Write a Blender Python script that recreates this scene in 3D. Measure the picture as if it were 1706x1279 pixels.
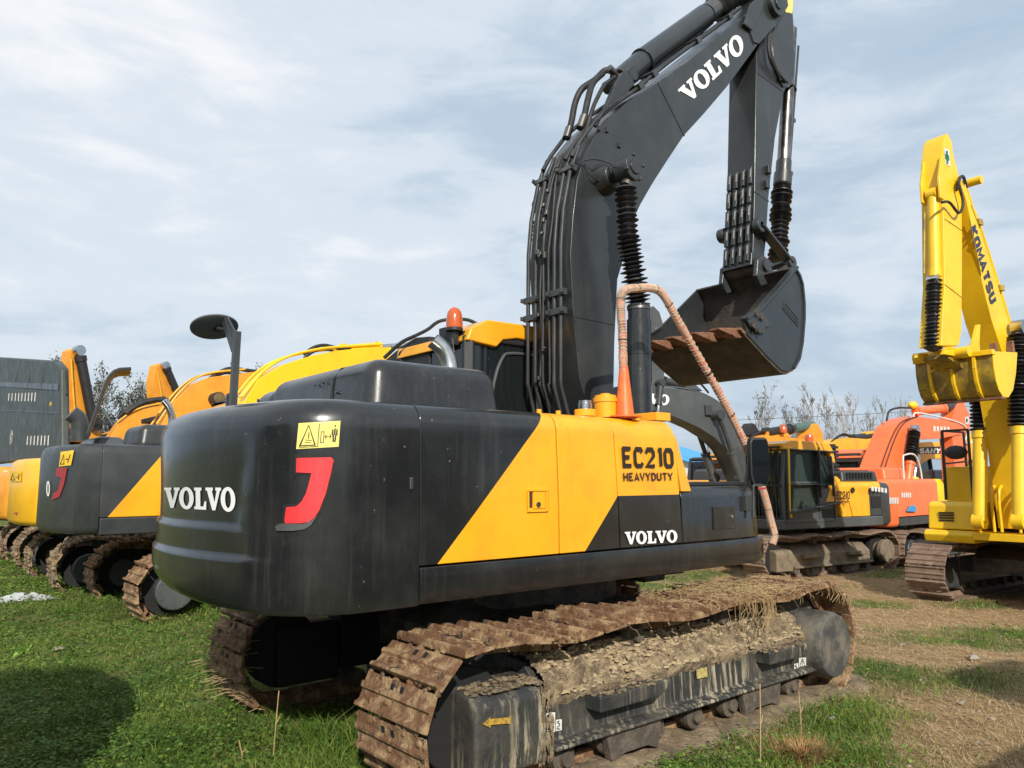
import bpy, bmesh, math, random
from math import radians as R, sin, cos, pi, hypot, atan2, sqrt
from mathutils import Vector as V, Matrix, noise
from mathutils.bvhtree import BVHTree
import numpy as np
random.seed(7)
SC = bpy.context.scene
for o in list(bpy.data.objects): bpy.data.objects.remove(o)
COL = SC.collection

# ------------------------------------------------------------------ camera
YAW, PITCH, ROLL, FPX = R(50.3), R(7.2), R(.3), 1280.0
CP = V((-4.51, -5.216, 1.75))
cF = V((cos(PITCH)*cos(YAW), cos(PITCH)*sin(YAW), sin(PITCH)))
_r = V((sin(YAW), -cos(YAW), 0)); _u = _r.cross(cF)
cR = _r*cos(ROLL) - _u*sin(ROLL); cU = _r*sin(ROLL) + _u*cos(ROLL)
cam = bpy.data.cameras.new('camera'); co = bpy.data.objects.new('camera', cam); COL.objects.link(co)
co.matrix_world = Matrix(((cR.x, cU.x, -cF.x, CP.x), (cR.y, cU.y, -cF.y, CP.y), (cR.z, cU.z, -cF.z, CP.z), (0, 0, 0, 1)))
cam.sensor_width = 36; cam.lens = 36*FPX/1706; cam.clip_end = 2000; cam.clip_start = .05
SC.camera = co
SC.render.resolution_x = 1024; SC.render.resolution_y = 768
SC.render.engine = 'CYCLES'
SC.view_settings.view_transform = 'Standard'; SC.view_settings.look = 'None'
SC.view_settings.exposure = 0.0; SC.view_settings.gamma = 1

# ------------------------------------------------------------------ sun and sky
SAZ, SEL = R(240), R(31)
sun = bpy.data.lights.new('sun', 'SUN'); sun.energy = 5.0; sun.angle = R(.6); sun.color = (1, .95, .86)
so = bpy.data.objects.new('sun', sun); COL.objects.link(so)
sd = V((cos(SEL)*cos(SAZ), cos(SEL)*sin(SAZ), sin(SEL)))
so.rotation_euler = sd.to_track_quat('Z', 'Y').to_euler(); so.location = (0, -20, 30)
W = bpy.data.worlds.new('World'); SC.world = W; W.use_nodes = True
nt = W.node_tree; nt.nodes.clear()
def N(t, typ, **k):
    n = t.nodes.new(typ)
    for a, b in k.items():
        if a.startswith('i_'):
            key = a[2:]; key = int(key) if key.isdigit() else key.replace('_', ' ')
            n.inputs[key].default_value = b
        else: setattr(n, a, b)
    return n
def ramp(t, stops, interp='LINEAR'):
    n = t.nodes.new('ShaderNodeValToRGB'); n.color_ramp.interpolation = interp
    e = n.color_ramp.elements
    while len(e) < len(stops): e.new(.5)
    for i, (p, c) in enumerate(stops):
        e[i].position = p; e[i].color = (c, c, c, 1) if isinstance(c, (int, float)) else (*c, 1)
    return n
sky = N(nt, 'ShaderNodeTexSky', sky_type='NISHITA', sun_disc=False, sun_elevation=SEL, sun_rotation=R(90)-SAZ, air_density=1.4, dust_density=2.0, ozone_density=1.5)
tc = N(nt, 'ShaderNodeTexCoord')
mp = N(nt, 'ShaderNodeMapping'); mp.inputs['Scale'].default_value = (1.0, 1.0, 3.2); mp.inputs['Rotation'].default_value = (R(6), R(12), R(30)); mp.inputs['Location'].default_value = (3.2, 1.3, .4)
nt.links.new(tc.outputs['Generated'], mp.inputs['Vector'])
n1 = N(nt, 'ShaderNodeTexNoise', i_Scale=1.1, i_Detail=3, i_Roughness=.5, i_Distortion=.5)
n2 = N(nt, 'ShaderNodeTexNoise', i_Scale=5.5, i_Detail=8, i_Roughness=.6, i_Distortion=.35)
for n in (n1, n2): nt.links.new(mp.outputs[0], n.inputs['Vector'])
ma = N(nt, 'ShaderNodeMath', operation='MULTIPLY'); nt.links.new(n2.outputs[0], ma.inputs[0]); ma.inputs[1].default_value = .38
mb_ = N(nt, 'ShaderNodeMath', operation='MULTIPLY_ADD'); nt.links.new(n1.outputs[0], mb_.inputs[0]); mb_.inputs[1].default_value = .62; nt.links.new(ma.outputs[0], mb_.inputs[2])
sx = N(nt, 'ShaderNodeSeparateXYZ'); nt.links.new(tc.outputs['Generated'], sx.inputs[0])
# elevation: flatter and duller cloud low down
el = N(nt, 'ShaderNodeMapRange'); el.inputs[1].default_value = 0; el.inputs[2].default_value = .42; el.inputs[3].default_value = .0; el.inputs[4].default_value = .13
nt.links.new(sx.outputs[2], el.inputs[0])
ad = N(nt, 'ShaderNodeMath', operation='ADD'); nt.links.new(mb_.outputs[0], ad.inputs[0]); nt.links.new(el.outputs[0], ad.inputs[1])
cr = ramp(nt, [(.38, (3.9, 5.3, 6.9)), (.54, (5.2, 6.4, 7.7)), (.67, (7.4, 8.2, 9.1)), (.82, (9.9, 10.0, 10.2))], 'EASE')
# one brighter bank of cloud, high to the left
vd = N(nt, 'ShaderNodeVectorMath', operation='DISTANCE'); _a, _e = R(50.3+17), R(7.2+16); vd.inputs[1].default_value = (cos(_a)*cos(_e), sin(_a)*cos(_e), sin(_e))
sv = N(nt, 'ShaderNodeVectorMath', operation='MULTIPLY_ADD'); nt.links.new(tc.outputs['Generated'], sv.inputs[0]); sv.inputs[1].default_value = (1, 1, 1.0)
nd_ = N(nt, 'ShaderNodeTexNoise', i_Scale=3.0, i_Detail=5); nt.links.new(tc.outputs['Generated'], nd_.inputs['Vector'])
sb = N(nt, 'ShaderNodeVectorMath', operation='SCALE'); nt.links.new(nd_.outputs['Color'], sb.inputs[0]); sb.inputs['Scale'].default_value = .22; nt.links.new(sb.outputs[0], sv.inputs[2])
nt.links.new(sv.outputs[0], vd.inputs[0])
bk_ = N(nt, 'ShaderNodeMapRange', interpolation_type='SMOOTHSTEP'); bk_.inputs[1].default_value = .0; bk_.inputs[2].default_value = .42; bk_.inputs[3].default_value = .10; bk_.inputs[4].default_value = 0; nt.links.new(vd.outputs['Value'], bk_.inputs[0])
ad2 = N(nt, 'ShaderNodeMath', operation='ADD'); nt.links.new(ad.outputs[0], ad2.inputs[0]); nt.links.new(bk_.outputs[0], ad2.inputs[1])
nt.links.new(ad2.outputs[0], cr.inputs[0])
mx = N(nt, 'ShaderNodeMix', data_type='RGBA'); mx.inputs[0].default_value = .93
nt.links.new(sky.outputs[0], mx.inputs['A']); nt.links.new(cr.outputs[0], mx.inputs['B'])
bg = N(nt, 'ShaderNodeBackground'); bg.inputs[1].default_value = .1
nt.links.new(mx.outputs['Result'], bg.inputs[0])
wo = N(nt, 'ShaderNodeOutputWorld'); nt.links.new(bg.outputs[0], wo.inputs[0])

# ------------------------------------------------------------------ surveying helpers (photo pixel -> point on a known real plane)
def ray(px, py): return cF*FPX + cR*(px-853) - cU*(py-639.5)
def onp(px, py, ax, v):
    r = ray(px, py); return CP + r*((v-CP[ax])/r[ax])
def sy(px, py, Y): return onp(px, py, 1, Y)
def sx_(px, py, X): return onp(px, py, 0, X)
def sz(px, py, Z=-.05): return onp(px, py, 2, Z)
def onplane(px, py, p0, n):
    r = ray(px, py); return CP + r*((p0-CP).dot(n)/r.dot(n))
def XZ(pts, Y): return [(lambda p: (p.x, p.z))(sy(a, b, Y)) for a, b in pts]

# ------------------------------------------------------------------ materials
MT = {}
def mat(name, col, rough=.5, metal=0, col2=None, scale=4, mix=(.45, .7), bump=0, bscale=30, streak=None, spec=.5, coat=0, detail=6, stretch=(1, 1, 1), speck=None, alpha=None, trans=0, emit=None, rvar=.12):
    m = bpy.data.materials.new(name); m.use_nodes = True; t = m.node_tree; b = t.nodes['Principled BSDF']; L = t.links.new
    tcn = N(t, 'ShaderNodeTexCoord'); obj = tcn.outputs['Object']
    base = N(t, 'ShaderNodeRGB'); base.outputs[0].default_value = (*col, 1); out = base.outputs[0]
    def mixin(out, c2, fac):
        q = N(t, 'ShaderNodeMix', data_type='RGBA'); L(fac, q.inputs[0]); L(out, q.inputs['A']); q.inputs['B'].default_value = (*c2, 1); return q.outputs['Result']
    if col2:
        mpn = N(t, 'ShaderNodeMapping'); mpn.inputs['Scale'].default_value = stretch; L(obj, mpn.inputs[0])
        n = N(t, 'ShaderNodeTexNoise', i_Scale=scale, i_Detail=detail, i_Roughness=.62); L(mpn.outputs[0], n.inputs['Vector'])
        r = ramp(t, [(mix[0], 0.), (mix[1], 1.)]); L(n.outputs[0], r.inputs[0]); out = mixin(out, col2, r.outputs[0])
    if streak:   # run-down dirt marks: (colour, strength, lo, hi)
        mpn = N(t, 'ShaderNodeMapping'); mpn.inputs['Scale'].default_value = (22, 22, .9); L(obj, mpn.inputs[0])
        n = N(t, 'ShaderNodeTexNoise', i_Scale=1.0, i_Detail=5, i_Roughness=.7); L(mpn.outputs[0], n.inputs['Vector'])
        n3 = N(t, 'ShaderNodeTexNoise', i_Scale=1.7, i_Detail=3); L(obj, n3.inputs['Vector'])
        mu = N(t, 'ShaderNodeMath', operation='MULTIPLY'); r = ramp(t, [(streak[2], 0.), (streak[3], 1.)]); r2 = ramp(t, [(.4, 0.), (.62, streak[1])])
        L(n.outputs[0], r.inputs[0]); L(n3.outputs[0], r2.inputs[0]); L(r.outputs[0], mu.inputs[0]); L(r2.outputs[0], mu.inputs[1]); out = mixin(out, streak[0], mu.outputs[0])
    if speck:
        n = N(t, 'ShaderNodeTexNoise', i_Scale=speck[1], i_Detail=4, i_Roughness=.7); L(obj, n.inputs['Vector'])
        r = ramp(t, [(speck[2], 0.), (speck[2]+.03, 1.)]); L(n.outputs[0], r.inputs[0]); out = mixin(out, speck[0], r.outputs[0])
    L(out, b.inputs['Base Color'])
    b.inputs['Metallic'].default_value = metal; b.inputs['Specular IOR Level'].default_value = spec
    n = N(t, 'ShaderNodeTexNoise', i_Scale=3.3, i_Detail=6, i_Roughness=.65); L(obj, n.inputs['Vector'])
    r = N(t, 'ShaderNodeMapRange'); r.inputs[1].default_value = .3; r.inputs[2].default_value = .7; r.inputs[3].default_value = max(.02, rough-rvar); r.inputs[4].default_value = min(1, rough+rvar)
    L(n.outputs[0], r.inputs[0]); L(r.outputs[0], b.inputs['Roughness'])
    if coat: b.inputs['Coat Weight'].default_value = coat; b.inputs['Coat Roughness'].default_value = .12
    if bump:
        n = N(t, 'ShaderNodeTexNoise', i_Scale=bscale, i_Detail=7, i_Roughness=.65); L(obj, n.inputs['Vector'])
        bp = N(t, 'ShaderNodeBump'); bp.inputs['Strength'].default_value = min(1, bump); bp.inputs['Distance'].default_value = .03*max(1, bump) if bscale < 60 else .01
        L(n.outputs[0], bp.inputs['Height']); L(bp.outputs[0], b.inputs['Normal'])
    if trans: b.inputs['Transmission Weight'].default_value = trans; b.inputs['IOR'].default_value = 1.2
    if emit: b.inputs['Emission Color'].default_value = (*emit, 1); b.inputs['Emission Strength'].default_value = 1
    MT[name] = m; return m
DUST = (.20, .165, .11)
mat('black_paint', (.012, .013, .0135), .24, col2=(.023, .0235, .023), scale=3, streak=((.085, .08, .07), .36, .50, .78), coat=.5, speck=((.20, .18, .15), 26, .695), bump=.05, bscale=90)
mat('hood_black', (.015, .016, .017), .28, col2=(.028, .029, .029), scale=5, coat=.25, speck=((.14, .14, .12), 30, .69), bump=.08, bscale=120, streak=((.09, .085, .075), .3, .5, .75))
mat('boom_black', (.023, .026, .027), .34, col2=(.034, .037, .037), scale=2, coat=.15, bump=.06, bscale=60, streak=((.075, .072, .068), .35, .5, .75), speck=((.1, .1, .09), 26, .72))
mat('yellow_paint', (.84, .385, .012), .36, col2=(.72, .315, .014), scale=3, coat=.3, streak=((.48, .24, .04), .5, .52, .78), bump=.04, bscale=80, speck=((.28, .17, .06), 30, .72))
mat('cab_yellow', (.80, .36, .010), .35, coat=.3, col2=(.70, .31, .012), scale=3)
mat('bright_yellow', (.84, .52, .010), .38, coat=.2, col2=(.74, .44, .012), scale=2.5, speck=((.3, .2, .05), 18, .70), streak=((.45, .28, .03), .3, .55, .8))
mat('worn_shaded_yellow', (.42, .28, .025), .5, col2=(.20, .135, .03), scale=3.5, mix=(.45, .62), speck=((.12, .07, .03), 12, .62))  # wear, plus the shade on a down-facing bucket back, mixed into the colour
mat('sand_yellow', (.78, .40, .03), .42, col2=(.64, .31, .03), scale=3, speck=((.2, .13, .06), 16, .68), streak=((.35, .22, .06), .4, .5, .75))
mat('amber_paint', (.76, .31, .025), .42, col2=(.62, .24, .025), scale=3, speck=((.2, .1, .05), 18, .68), streak=((.3, .15, .05), .4, .5, .75))
mat('orange_paint', (.82, .165, .045), .42, col2=(.68, .14, .04), scale=2.5, coat=.1, streak=((.4, .12, .06), .4, .5, .75), speck=((.3, .12, .08), 20, .70))
mat('grey_paint', (.062, .068, .068), .38, col2=(.085, .092, .090), scale=2.5, coat=.2, streak=((.13, .13, .12), .35, .5, .75))
mat('dark_grey', (.032, .036, .037), .40, col2=(.048, .050, .050), scale=4, coat=.15, streak=((.09, .085, .07), .3, .5, .75))
mat('green_grey', (.036, .044, .038), .5, col2=(.048, .056, .048), scale=6, speck=((.25, .26, .23), 14, .72))
mat('plastic', (.018, .018, .019), .55, bump=.1, bscale=150)
mat('rubber', (.012, .012, .013), .62, col2=(.035, .033, .032), scale=9)
mat('boot_rubber', (.020, .019, .022), .38, col2=(.045, .042, .046), scale=7)
mat('glass', (.010, .013, .014), .06, coat=0, spec=.8, rvar=.03)
mat('green_glass', (.13, .18, .16), .04, spec=.9, rvar=.02, trans=.8)
mat('clear_glass', (.75, .85, .8), .03, trans=.9, rvar=.02)
mat('chrome', (.62, .62, .60), .22, 1, col2=(.42, .40, .37), scale=6)
mat('dull_steel', (.20, .19, .18), .4, 1, col2=(.2, .18, .15), scale=12)
mat('white_paint', (.80, .80, .78), .45)
mat('decal_black', (.022, .014, .010), .5)
mat('decal_brown', (.060, .022, .018), .5)
mat('red_paint', (.78, .035, .04), .35, coat=.4)
mat('dull_red', (.30, .03, .03), .45)
mat('sticker_yellow', (.78, .66, .16), .5, col2=(.62, .52, .16), scale=20)
mat('sticker_white', (.66, .66, .62), .55, col2=(.4, .38, .33), scale=26)
mat('amber_lens', (.48, .085, .008), .16, coat=.6, col2=(.5, .09, .01), scale=12)
mat('orange_post', (.78, .16, .03), .45, col2=(.5, .10, .03), scale=14)
mat('wrap', (.62, .19, .10), .8, col2=(.50, .36, .27), scale=45, mix=(.46, .54), bump=.9, bscale=130)
mat('wrap_rope', (.52, .38, .28), .85)
mat('rust', (.20, .085, .045), .82, col2=(.30, .16, .09), scale=9, bump=.5, bscale=50, speck=((.07, .04, .03), 16, .58))
mat('shoe_mud', (.19, .095, .045), .88, col2=(.40, .265, .14), scale=9, mix=(.46, .60), bump=.9, bscale=38, speck=((.09, .058, .04), 11, .60), detail=9)
mat('shoe_clean', (.23, .155, .105), .7, col2=(.14, .085, .06), scale=6, bump=.4, bscale=40, speck=((.30, .22, .15), 9, .6))
mat('mud', (.33, .25, .15), .92, col2=(.15, .11, .07), scale=11, mix=(.42, .60), bump=1, bscale=44, detail=10)
mat('mud_streaked', (.026, .027, .027), .55, col2=(.075, .066, .053), scale=5, streak=((.36, .31, .21), .95, .50, .60), bump=.25, bscale=40)
mat('frame_dust', (.05, .05, .048), .65, col2=(.15, .13, .10), scale=6, mix=(.4, .62), bump=.3, bscale=40)
mat('roller', (.075, .06, .046), .8, col2=(.17, .135, .10), scale=9, bump=.6, bscale=40)
mat('bucket_in', (.040, .032, .026), .6, col2=(.085, .06, .04), scale=5, mix=(.45, .65), bump=.4, bscale=30, speck=((.15, .12, .09), 9, .66))
mat('underside', (.010, .010, .010), .8, bump=.2, bscale=20)  # near-black; holds the shade of underbodies and track insides in its colour
mat('blue_roof', (.05, .33, .72), .5)
mat('white_wall', (.62, .62, .58), .8, col2=(.45, .45, .42), scale=4, streak=((.3, .28, .25), .5, .5, .7))
mat('window_dark', (.03, .035, .04), .2)
mat('bark', (.24, .23, .215), .9, col2=(.33, .32, .30), scale=10)
mat('twig', (.33, .32, .32), .9)
mat('leaf_dark', (.075, .09, .06), .7, col2=(.12, .135, .09), scale=2)
mat('leaf_dry', (.10, .10, .065), .8, col2=(.15, .13, .08), scale=3)
mat('cloth', (.46, .48, .48), .8, col2=(.20, .22, .20), scale=9, bump=1, bscale=22)
mat('faded_yellow', (.46, .26, .03), .65, col2=(.20, .13, .04), scale=30, mix=(.45, .6))
mat('old_sticker', (.46, .38, .12), .6, col2=(.22, .17, .08), scale=30)
mat('stone', (.30, .26, .19), .9, col2=(.28, .25, .2), scale=20)
mat('blue_tarp', (.05, .25, .5), .5)
mat('navy_text', (.03, .035, .06), .5)
mat('green_mark', (.01, .16, .10), .5)

# ------------------------------------------------------------------ mesh helpers
def catmull(P, n=6, closed=False):
    P = [V(p) for p in P]; out = []; m = len(P)
    rng = range(m) if closed else range(m-1)
    for i in rng:
        p1, p2 = P[i], P[(i+1) % m]
        p0 = P[i-1] if (i > 0 or closed) else p1*2-p2
        p3 = P[(i+2) % m] if (i+2 < m or closed) else p2*2-p1
        for k in range(n):
            t = k/n
            out.append(.5*((2*p1)+(p2-p0)*t+(2*p0-5*p1+4*p2-p3)*t*t+(3*p1-p0-3*p2+p3)*t**3))
    if not closed: out.append(P[-1].copy())
    return out
class MB:
    def __init__(s): s.v = []; s.f = []; s.mi = []; s.X = None
    def add(s, vs, fs, m=0):
        k = len(s.v)
        s.v += [tuple((s.X @ V(p)) if s.X else p) for p in vs]
        s.f += [tuple(i+k for i in f) for f in fs]; s.mi += [m]*len(fs); return s
    def box(s, x0, x1, y0, y1, z0, z1, m=0):
        v = [(x, y, z) for z in (z0, z1) for y in (y0, y1) for x in (x0, x1)]
        return s.add(v, [(0, 2, 3, 1), (4, 5, 7, 6), (0, 1, 5, 4), (2, 6, 7, 3), (0, 4, 6, 2), (1, 3, 7, 5)], m)
    def obox(s, c, size, u, w=V((0, 0, 1)), m=0):   # box centred c, long axis u, up hint w
        u = V(u).normalized(); a = V(w).cross(u).normalized(); b = u.cross(a); c = V(c)
        v = [c+u*(i*size[0]/2)+a*(j*size[1]/2)+b*(k*size[2]/2) for k in (-1, 1) for j in (-1, 1) for i in (-1, 1)]
        return s.add(v, [(0, 2, 3, 1), (4, 5, 7, 6), (0, 1, 5, 4), (2, 6, 7, 3), (0, 4, 6, 2), (1, 3, 7, 5)], m)
    def bar(s, p, q, w, h, m=0, up=V((0, 0, 1))):
        p, q = V(p), V(q); return s.obox((p+q)/2, ((q-p).length, w, h), q-p, up, m)
    def prism(s, poly, y0, y1, m=0, ax=1, caps=True):
        n = len(poly)
        mk = {1: lambda a, b, t: (a, t, b), 0: lambda a, b, t: (t, a, b), 2: lambda a, b, t: (a, b, t)}[ax]
        v = [mk(a, b, y0) for a, b in poly]+[mk(a, b, y1) for a, b in poly]
        f = [(i, (i+1) % n, (i+1) % n+n, i+n) for i in range(n)]
        if caps: f += [tuple(range(n))[::-1], tuple(range(n, 2*n))]
        return s.add(v, f, m)
    def frames(s, path):
        P = [V(p) for p in path]; T = []
        for i in range(len(P)):
            a = P[max(0, i-1)]; b = P[min(len(P)-1, i+1)]; T.append((b-a).normalized())
        up = V((0, 0, 1)) if abs(T[0].z) < .9 else V((1, 0, 0))
        x = up.cross(T[0]).normalized(); fr = []
        for t in T:
            x = (x-t*x.dot(t)).normalized(); fr.append((x, t.cross(x)))
        return P, fr
    def tube(s, path, r, n=8, m=0, caps=True, flat=1):
        P, fr = s.frames(path); k = len(P); v = []
        rr = r if isinstance(r, (list, tuple)) else [r]*k
        for p, (x, y), q in zip(P, fr, rr):
            for j in range(n):
                a = 2*pi*j/n; v.append(p+x*(q*cos(a))+y*(q*flat*sin(a)))
        f = [(i*n+j, i*n+(j+1) % n, (i+1)*n+(j+1) % n, (i+1)*n+j) for i in range(k-1) for j in range(n)]
        if caps: f += [tuple(range(n))[::-1], tuple((k-1)*n+j for j in range(n))]
        return s.add(v, f, m)
    def cyl(s, p, q, r, r2=None, n=20, m=0, caps=True): return s.tube([p, q], [r, r if r2 is None else r2], n, m, caps)
    def bellows(s, p, q, ri, ro, k, m=0, n=18, jit=.12):
        p, q = V(p), V(q); path = []; rr = []
        for i in range(k):
            for t, r in ((0, ri), (.42, ro), (.58, ro), (.98, ri)):
                path.append(p.lerp(q, (i+t)/k)); rr.append(r*(1+random.uniform(-jit, jit)*(r == ro)))
        path.append(q); rr.append(ri); return s.tube(path, rr, n, m)
    def disc(s, c, nrm, r, th, n=28, m=0):
        c = V(c); d = V(nrm).normalized()*th/2; return s.cyl(c-d, c+d, r, n=n, m=m)
    def sphere(s, c, r, m=0, n=12, sc=(1, 1, 1), jit=0):
        v = []; f = []; h = n//2
        for i in range(h+1):
            for j in range(n):
                a = pi*i/h; b = 2*pi*j/n; q = 1+random.uniform(-jit, jit)
                v.append((c[0]+r*sc[0]*q*sin(a)*cos(b), c[1]+r*sc[1]*q*sin(a)*sin(b), c[2]+r*sc[2]*q*cos(a)))
        for i in range(h):
            for j in range(n): f.append((i*n+j, (i+1)*n+j, (i+1)*n+(j+1) % n, i*n+(j+1) % n))
        return s.add(v, f, m)
    def build(s, name, mats, parent=None, bevel=0, seg=2, smooth=38, fn=None, label=None):
        me = bpy.data.meshes.new(name); me.from_pydata([tuple(p) for p in s.v], [], s.f)
        if isinstance(mats, str): mats = [mats]
        for q in mats: me.materials.append(MT[q])
        me.polygons.foreach_set('material_index', s.mi)
        bm = bmesh.new(); bm.from_mesh(me)
        bmesh.ops.remove_doubles(bm, verts=bm.verts, dist=1e-5)
        bmesh.ops.recalc_face_normals(bm, faces=bm.faces)
        if fn: fn(bm)
        bm.to_mesh(me); bm.free()
        if smooth:
            me.polygons.foreach_set('use_smooth', [True]*len(me.polygons)); me.set_sharp_from_angle(angle=R(smooth))
        o = bpy.data.objects.new(name, me); COL.objects.link(o)
        if parent: o.parent = parent
        if bevel:
            b = o.modifiers.new('bevel', 'BEVEL'); b.width = bevel; b.segments = seg; b.limit_method = 'ANGLE'; b.angle_limit = R(35); b.harden_normals = True
        if label: o['label'] = label
        return o
def root(name, label, cat, loc=(0, 0, 0), rz=0, group=None):
    o = bpy.data.objects.new(name, None); o.empty_display_size = .3; COL.objects.link(o)
    o.location = loc; o.rotation_euler = (0, 0, rz); o['label'] = label; o['category'] = cat
    if group: o['group'] = group
    o.matrix_basis = Matrix.Translation(V(loc)) @ Matrix.Rotation(rz, 4, 'Z')
    return o
def tag(o, label=None, cat=None, group=None, kind=None):
    for k, v in (('label', label), ('category', cat), ('group', group), ('kind', kind)):
        if v: o[k] = v
    return o
def ortho(bm, pts):   # cut a mesh along planes ((point),(normal))
    for p, n in pts:
        bmesh.ops.bisect_plane(bm, geom=bm.verts[:]+bm.edges[:]+bm.faces[:], plane_co=V(p), plane_no=V(n), dist=1e-5)

# ------------------------------------------------------------------ lettering
GV = [(0, 1), (.5, 1), (.5, .87), (.42, .87), (.6, .36), (.76, .87), (.67, .87), (.67, 1), (1.06, 1), (1.06, .87), (.98, .87), (.64, 0), (.43, 0), (.1, .87), (0, .87)]
GL = [(0, 1), (.5, 1), (.5, .87), (.41, .87), (.41, .14), (.62, .14), (.7, .38), (.82, .38), (.8, 0), (0, 0), (0, .13), (.1, .13), (.1, .87), (0, .87)]
def ring(cx, w, h0=-.03, h1=1.03, iw=.40, ih=.70):
    o = []; n = 26; cy = (h0+h1)/2; rx = w/2; ry = (h1-h0)/2
    for i in range(n):
        a, b = 2*pi*i/n, 2*pi*(i+1)/n
        o.append([(cx+rx*cos(a), cy+ry*sin(a)), (cx+rx*cos(b), cy+ry*sin(b)), (cx+rx*iw*cos(b), cy+ry*ih*sin(b)), (cx+rx*iw*cos(a), cy+ry*ih*sin(a))])
    return o
def shift(P, d): return [(x+d, y) for x, y in P]
def word_slab():
    o = [GV]; x = 1.02; o += ring(x+.5, 1.0); x += 1.04
    o += [shift(GL, x)]; x += .78; o += [shift(GV, x)]; x += 1.02; o += ring(x+.5, 1.0); return o, x+1.0
def strokes(S, w=.2):   # polylines -> mitred outlines, one closed polygon each where possible
    o = []
    for P in S:
        closed = len(P) > 3 and P[0] == P[-1]; Q = P[:-1] if closed else P; n = len(Q); L_ = []; R_ = []
        for i in range(n):
            a = V(Q[i-1]) if (i > 0 or closed) else None; b = V(Q[i]); c = V(Q[(i+1) % n]) if (i < n-1 or closed) else None
            d1 = (b-a).normalized() if a is not None else (c-b).normalized(); d2 = (c-b).normalized() if c is not None else d1
            n1 = V((-d1.y, d1.x)); n2_ = V((-d2.y, d2.x)); m_ = (n1+n2_).normalized(); k = min(1.6, 1/max(.3, m_.dot(n1))); L_.append(b+m_*k*w/2); R_.append(b-m_*k*w/2)
        for i in range(n if closed else n-1):
            j = (i+1) % n; o.append([tuple(R_[i]), tuple(R_[j]), tuple(L_[j]), tuple(L_[i])])
    return o
GL_ = {'E': [[(.6, .9), (.1, .9), (.1, .1), (.6, .1)], [(.1, .5), (.5, .5)]], 'C': [[(.6, .75), (.5, .9), (.2, .9), (.1, .75), (.1, .25), (.2, .1), (.5, .1), (.6, .25)]],
 '2': [[(.1, .72), (.2, .9), (.5, .9), (.6, .75), (.6, .58), (.1, .1), (.64, .1)]], '1': [[(.15, .9), (.3, .9), (.3, .1)]], '0': [[(.1, .75), (.2, .9), (.48, .9), (.58, .75), (.58, .25), (.48, .1), (.2, .1), (.1, .25), (.1, .75)]],
 'H': [[(.1, .98), (.1, .02)], [(.6, .98), (.6, .02)], [(.1, .5), (.6, .5)]], 'A': [[(.04, .02), (.34, .92), (.64, .02)], [(.16, .3), (.52, .3)]], 'V': [[(.04, .98), (.34, .08), (.64, .98)]],
 'Y': [[(.04, .98), (.34, .48), (.64, .98)], [(.34, .48), (.34, .02)]], 'D': [[(.1, .9), (.42, .9), (.6, .7), (.6, .3), (.42, .1), (.1, .1), (.1, .9)]], 'U': [[(.1, .98), (.1, .25), (.2, .1), (.5, .1), (.6, .25), (.6, .98)]],
 'T': [[(.04, .9), (.66, .9)], [(.35, .9), (.35, .02)]], 'K': [[(.1, .98), (.1, .02)], [(.64, .98), (.14, .48), (.66, .02)]], 'O': [[(.1, .75), (.2, .9), (.5, .9), (.6, .75), (.6, .25), (.5, .1), (.2, .1), (.1, .25), (.1, .75)]],
 'M': [[(.08, .02), (.12, .92), (.42, .3), (.72, .92), (.76, .02)]], 'S': [[(.6, .78), (.5, .9), (.2, .9), (.1, .78), (.1, .62), (.2, .52), (.5, .48), (.6, .38), (.6, .22), (.5, .1), (.2, .1), (.1, .22)]],
 'N': [[(.1, .02), (.1, .92), (.6, .08), (.6, .98)]], 'R': [[(.1, .02), (.1, .9), (.5, .9), (.6, .75), (.5, .5), (.1, .5)], [(.35, .5), (.62, .02)]], ' ': []}
def word(s, w=.2, gap=.78, one=.5):
    o = []; x = 0
    for ch in s:
        o += [[(a+x, b) for a, b in q] for q in strokes(GL_[ch], w)]; x += (one if ch == '1' else gap+(.14 if ch == 'M' else 0))
    return o, x-.08
def decal(name, polys, Wd, quad, prj, mt, parent, cut=0, off=.004, nrm=None, h=1.0):
    """polys in a Wd x h box, laid in the photo quad (tl,tr,br,bl) and dropped on a real surface by prj"""
    bm = bmesh.new()
    for k, P in enumerate(polys):
        vs = [bm.verts.new((x, y, 0)) for x, y in P]
        try: bm.faces.new(vs)
        except ValueError: pass
    bmesh.ops.triangulate(bm, faces=bm.faces[:])
    if cut:
        n = int(Wd/cut)
        for i in range(1, n): bmesh.ops.bisect_plane(bm, geom=bm.verts[:]+bm.edges[:]+bm.faces[:], plane_co=(i*cut, 0, 0), plane_no=(1, 0, 0))
        for i in range(1, int(h/cut)): bmesh.ops.bisect_plane(bm, geom=bm.verts[:]+bm.edges[:]+bm.faces[:], plane_co=(0, i*cut, 0), plane_no=(0, 1, 0))
    tl, tr, br, bl = quad
    for v in bm.verts:
        u = v.co.x/Wd; w = v.co.y/h
        px = (bl[0]*(1-u)+br[0]*u)*(1-w)+(tl[0]*(1-u)+tr[0]*u)*w
        py = (bl[1]*(1-u)+br[1]*u)*(1-w)+(tl[1]*(1-u)+tr[1]*u)*w
        v.co = prj(px, py)
    if parent:
        I = parent.matrix_basis.inverted() if parent.parent is None else parent.parent.matrix_basis.inverted()
        for v in bm.verts: v.co = I @ v.co
    me = bpy.data.meshes.new(name); bm.to_mesh(me); bm.free(); me.materials.append(MT[mt])
    o = bpy.data.objects.new(name, me); COL.objects.link(o)
    if parent: o.parent = parent
    return o
RECT = [[(0, 0), (1, 0), (1, 1), (0, 1)]]
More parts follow.
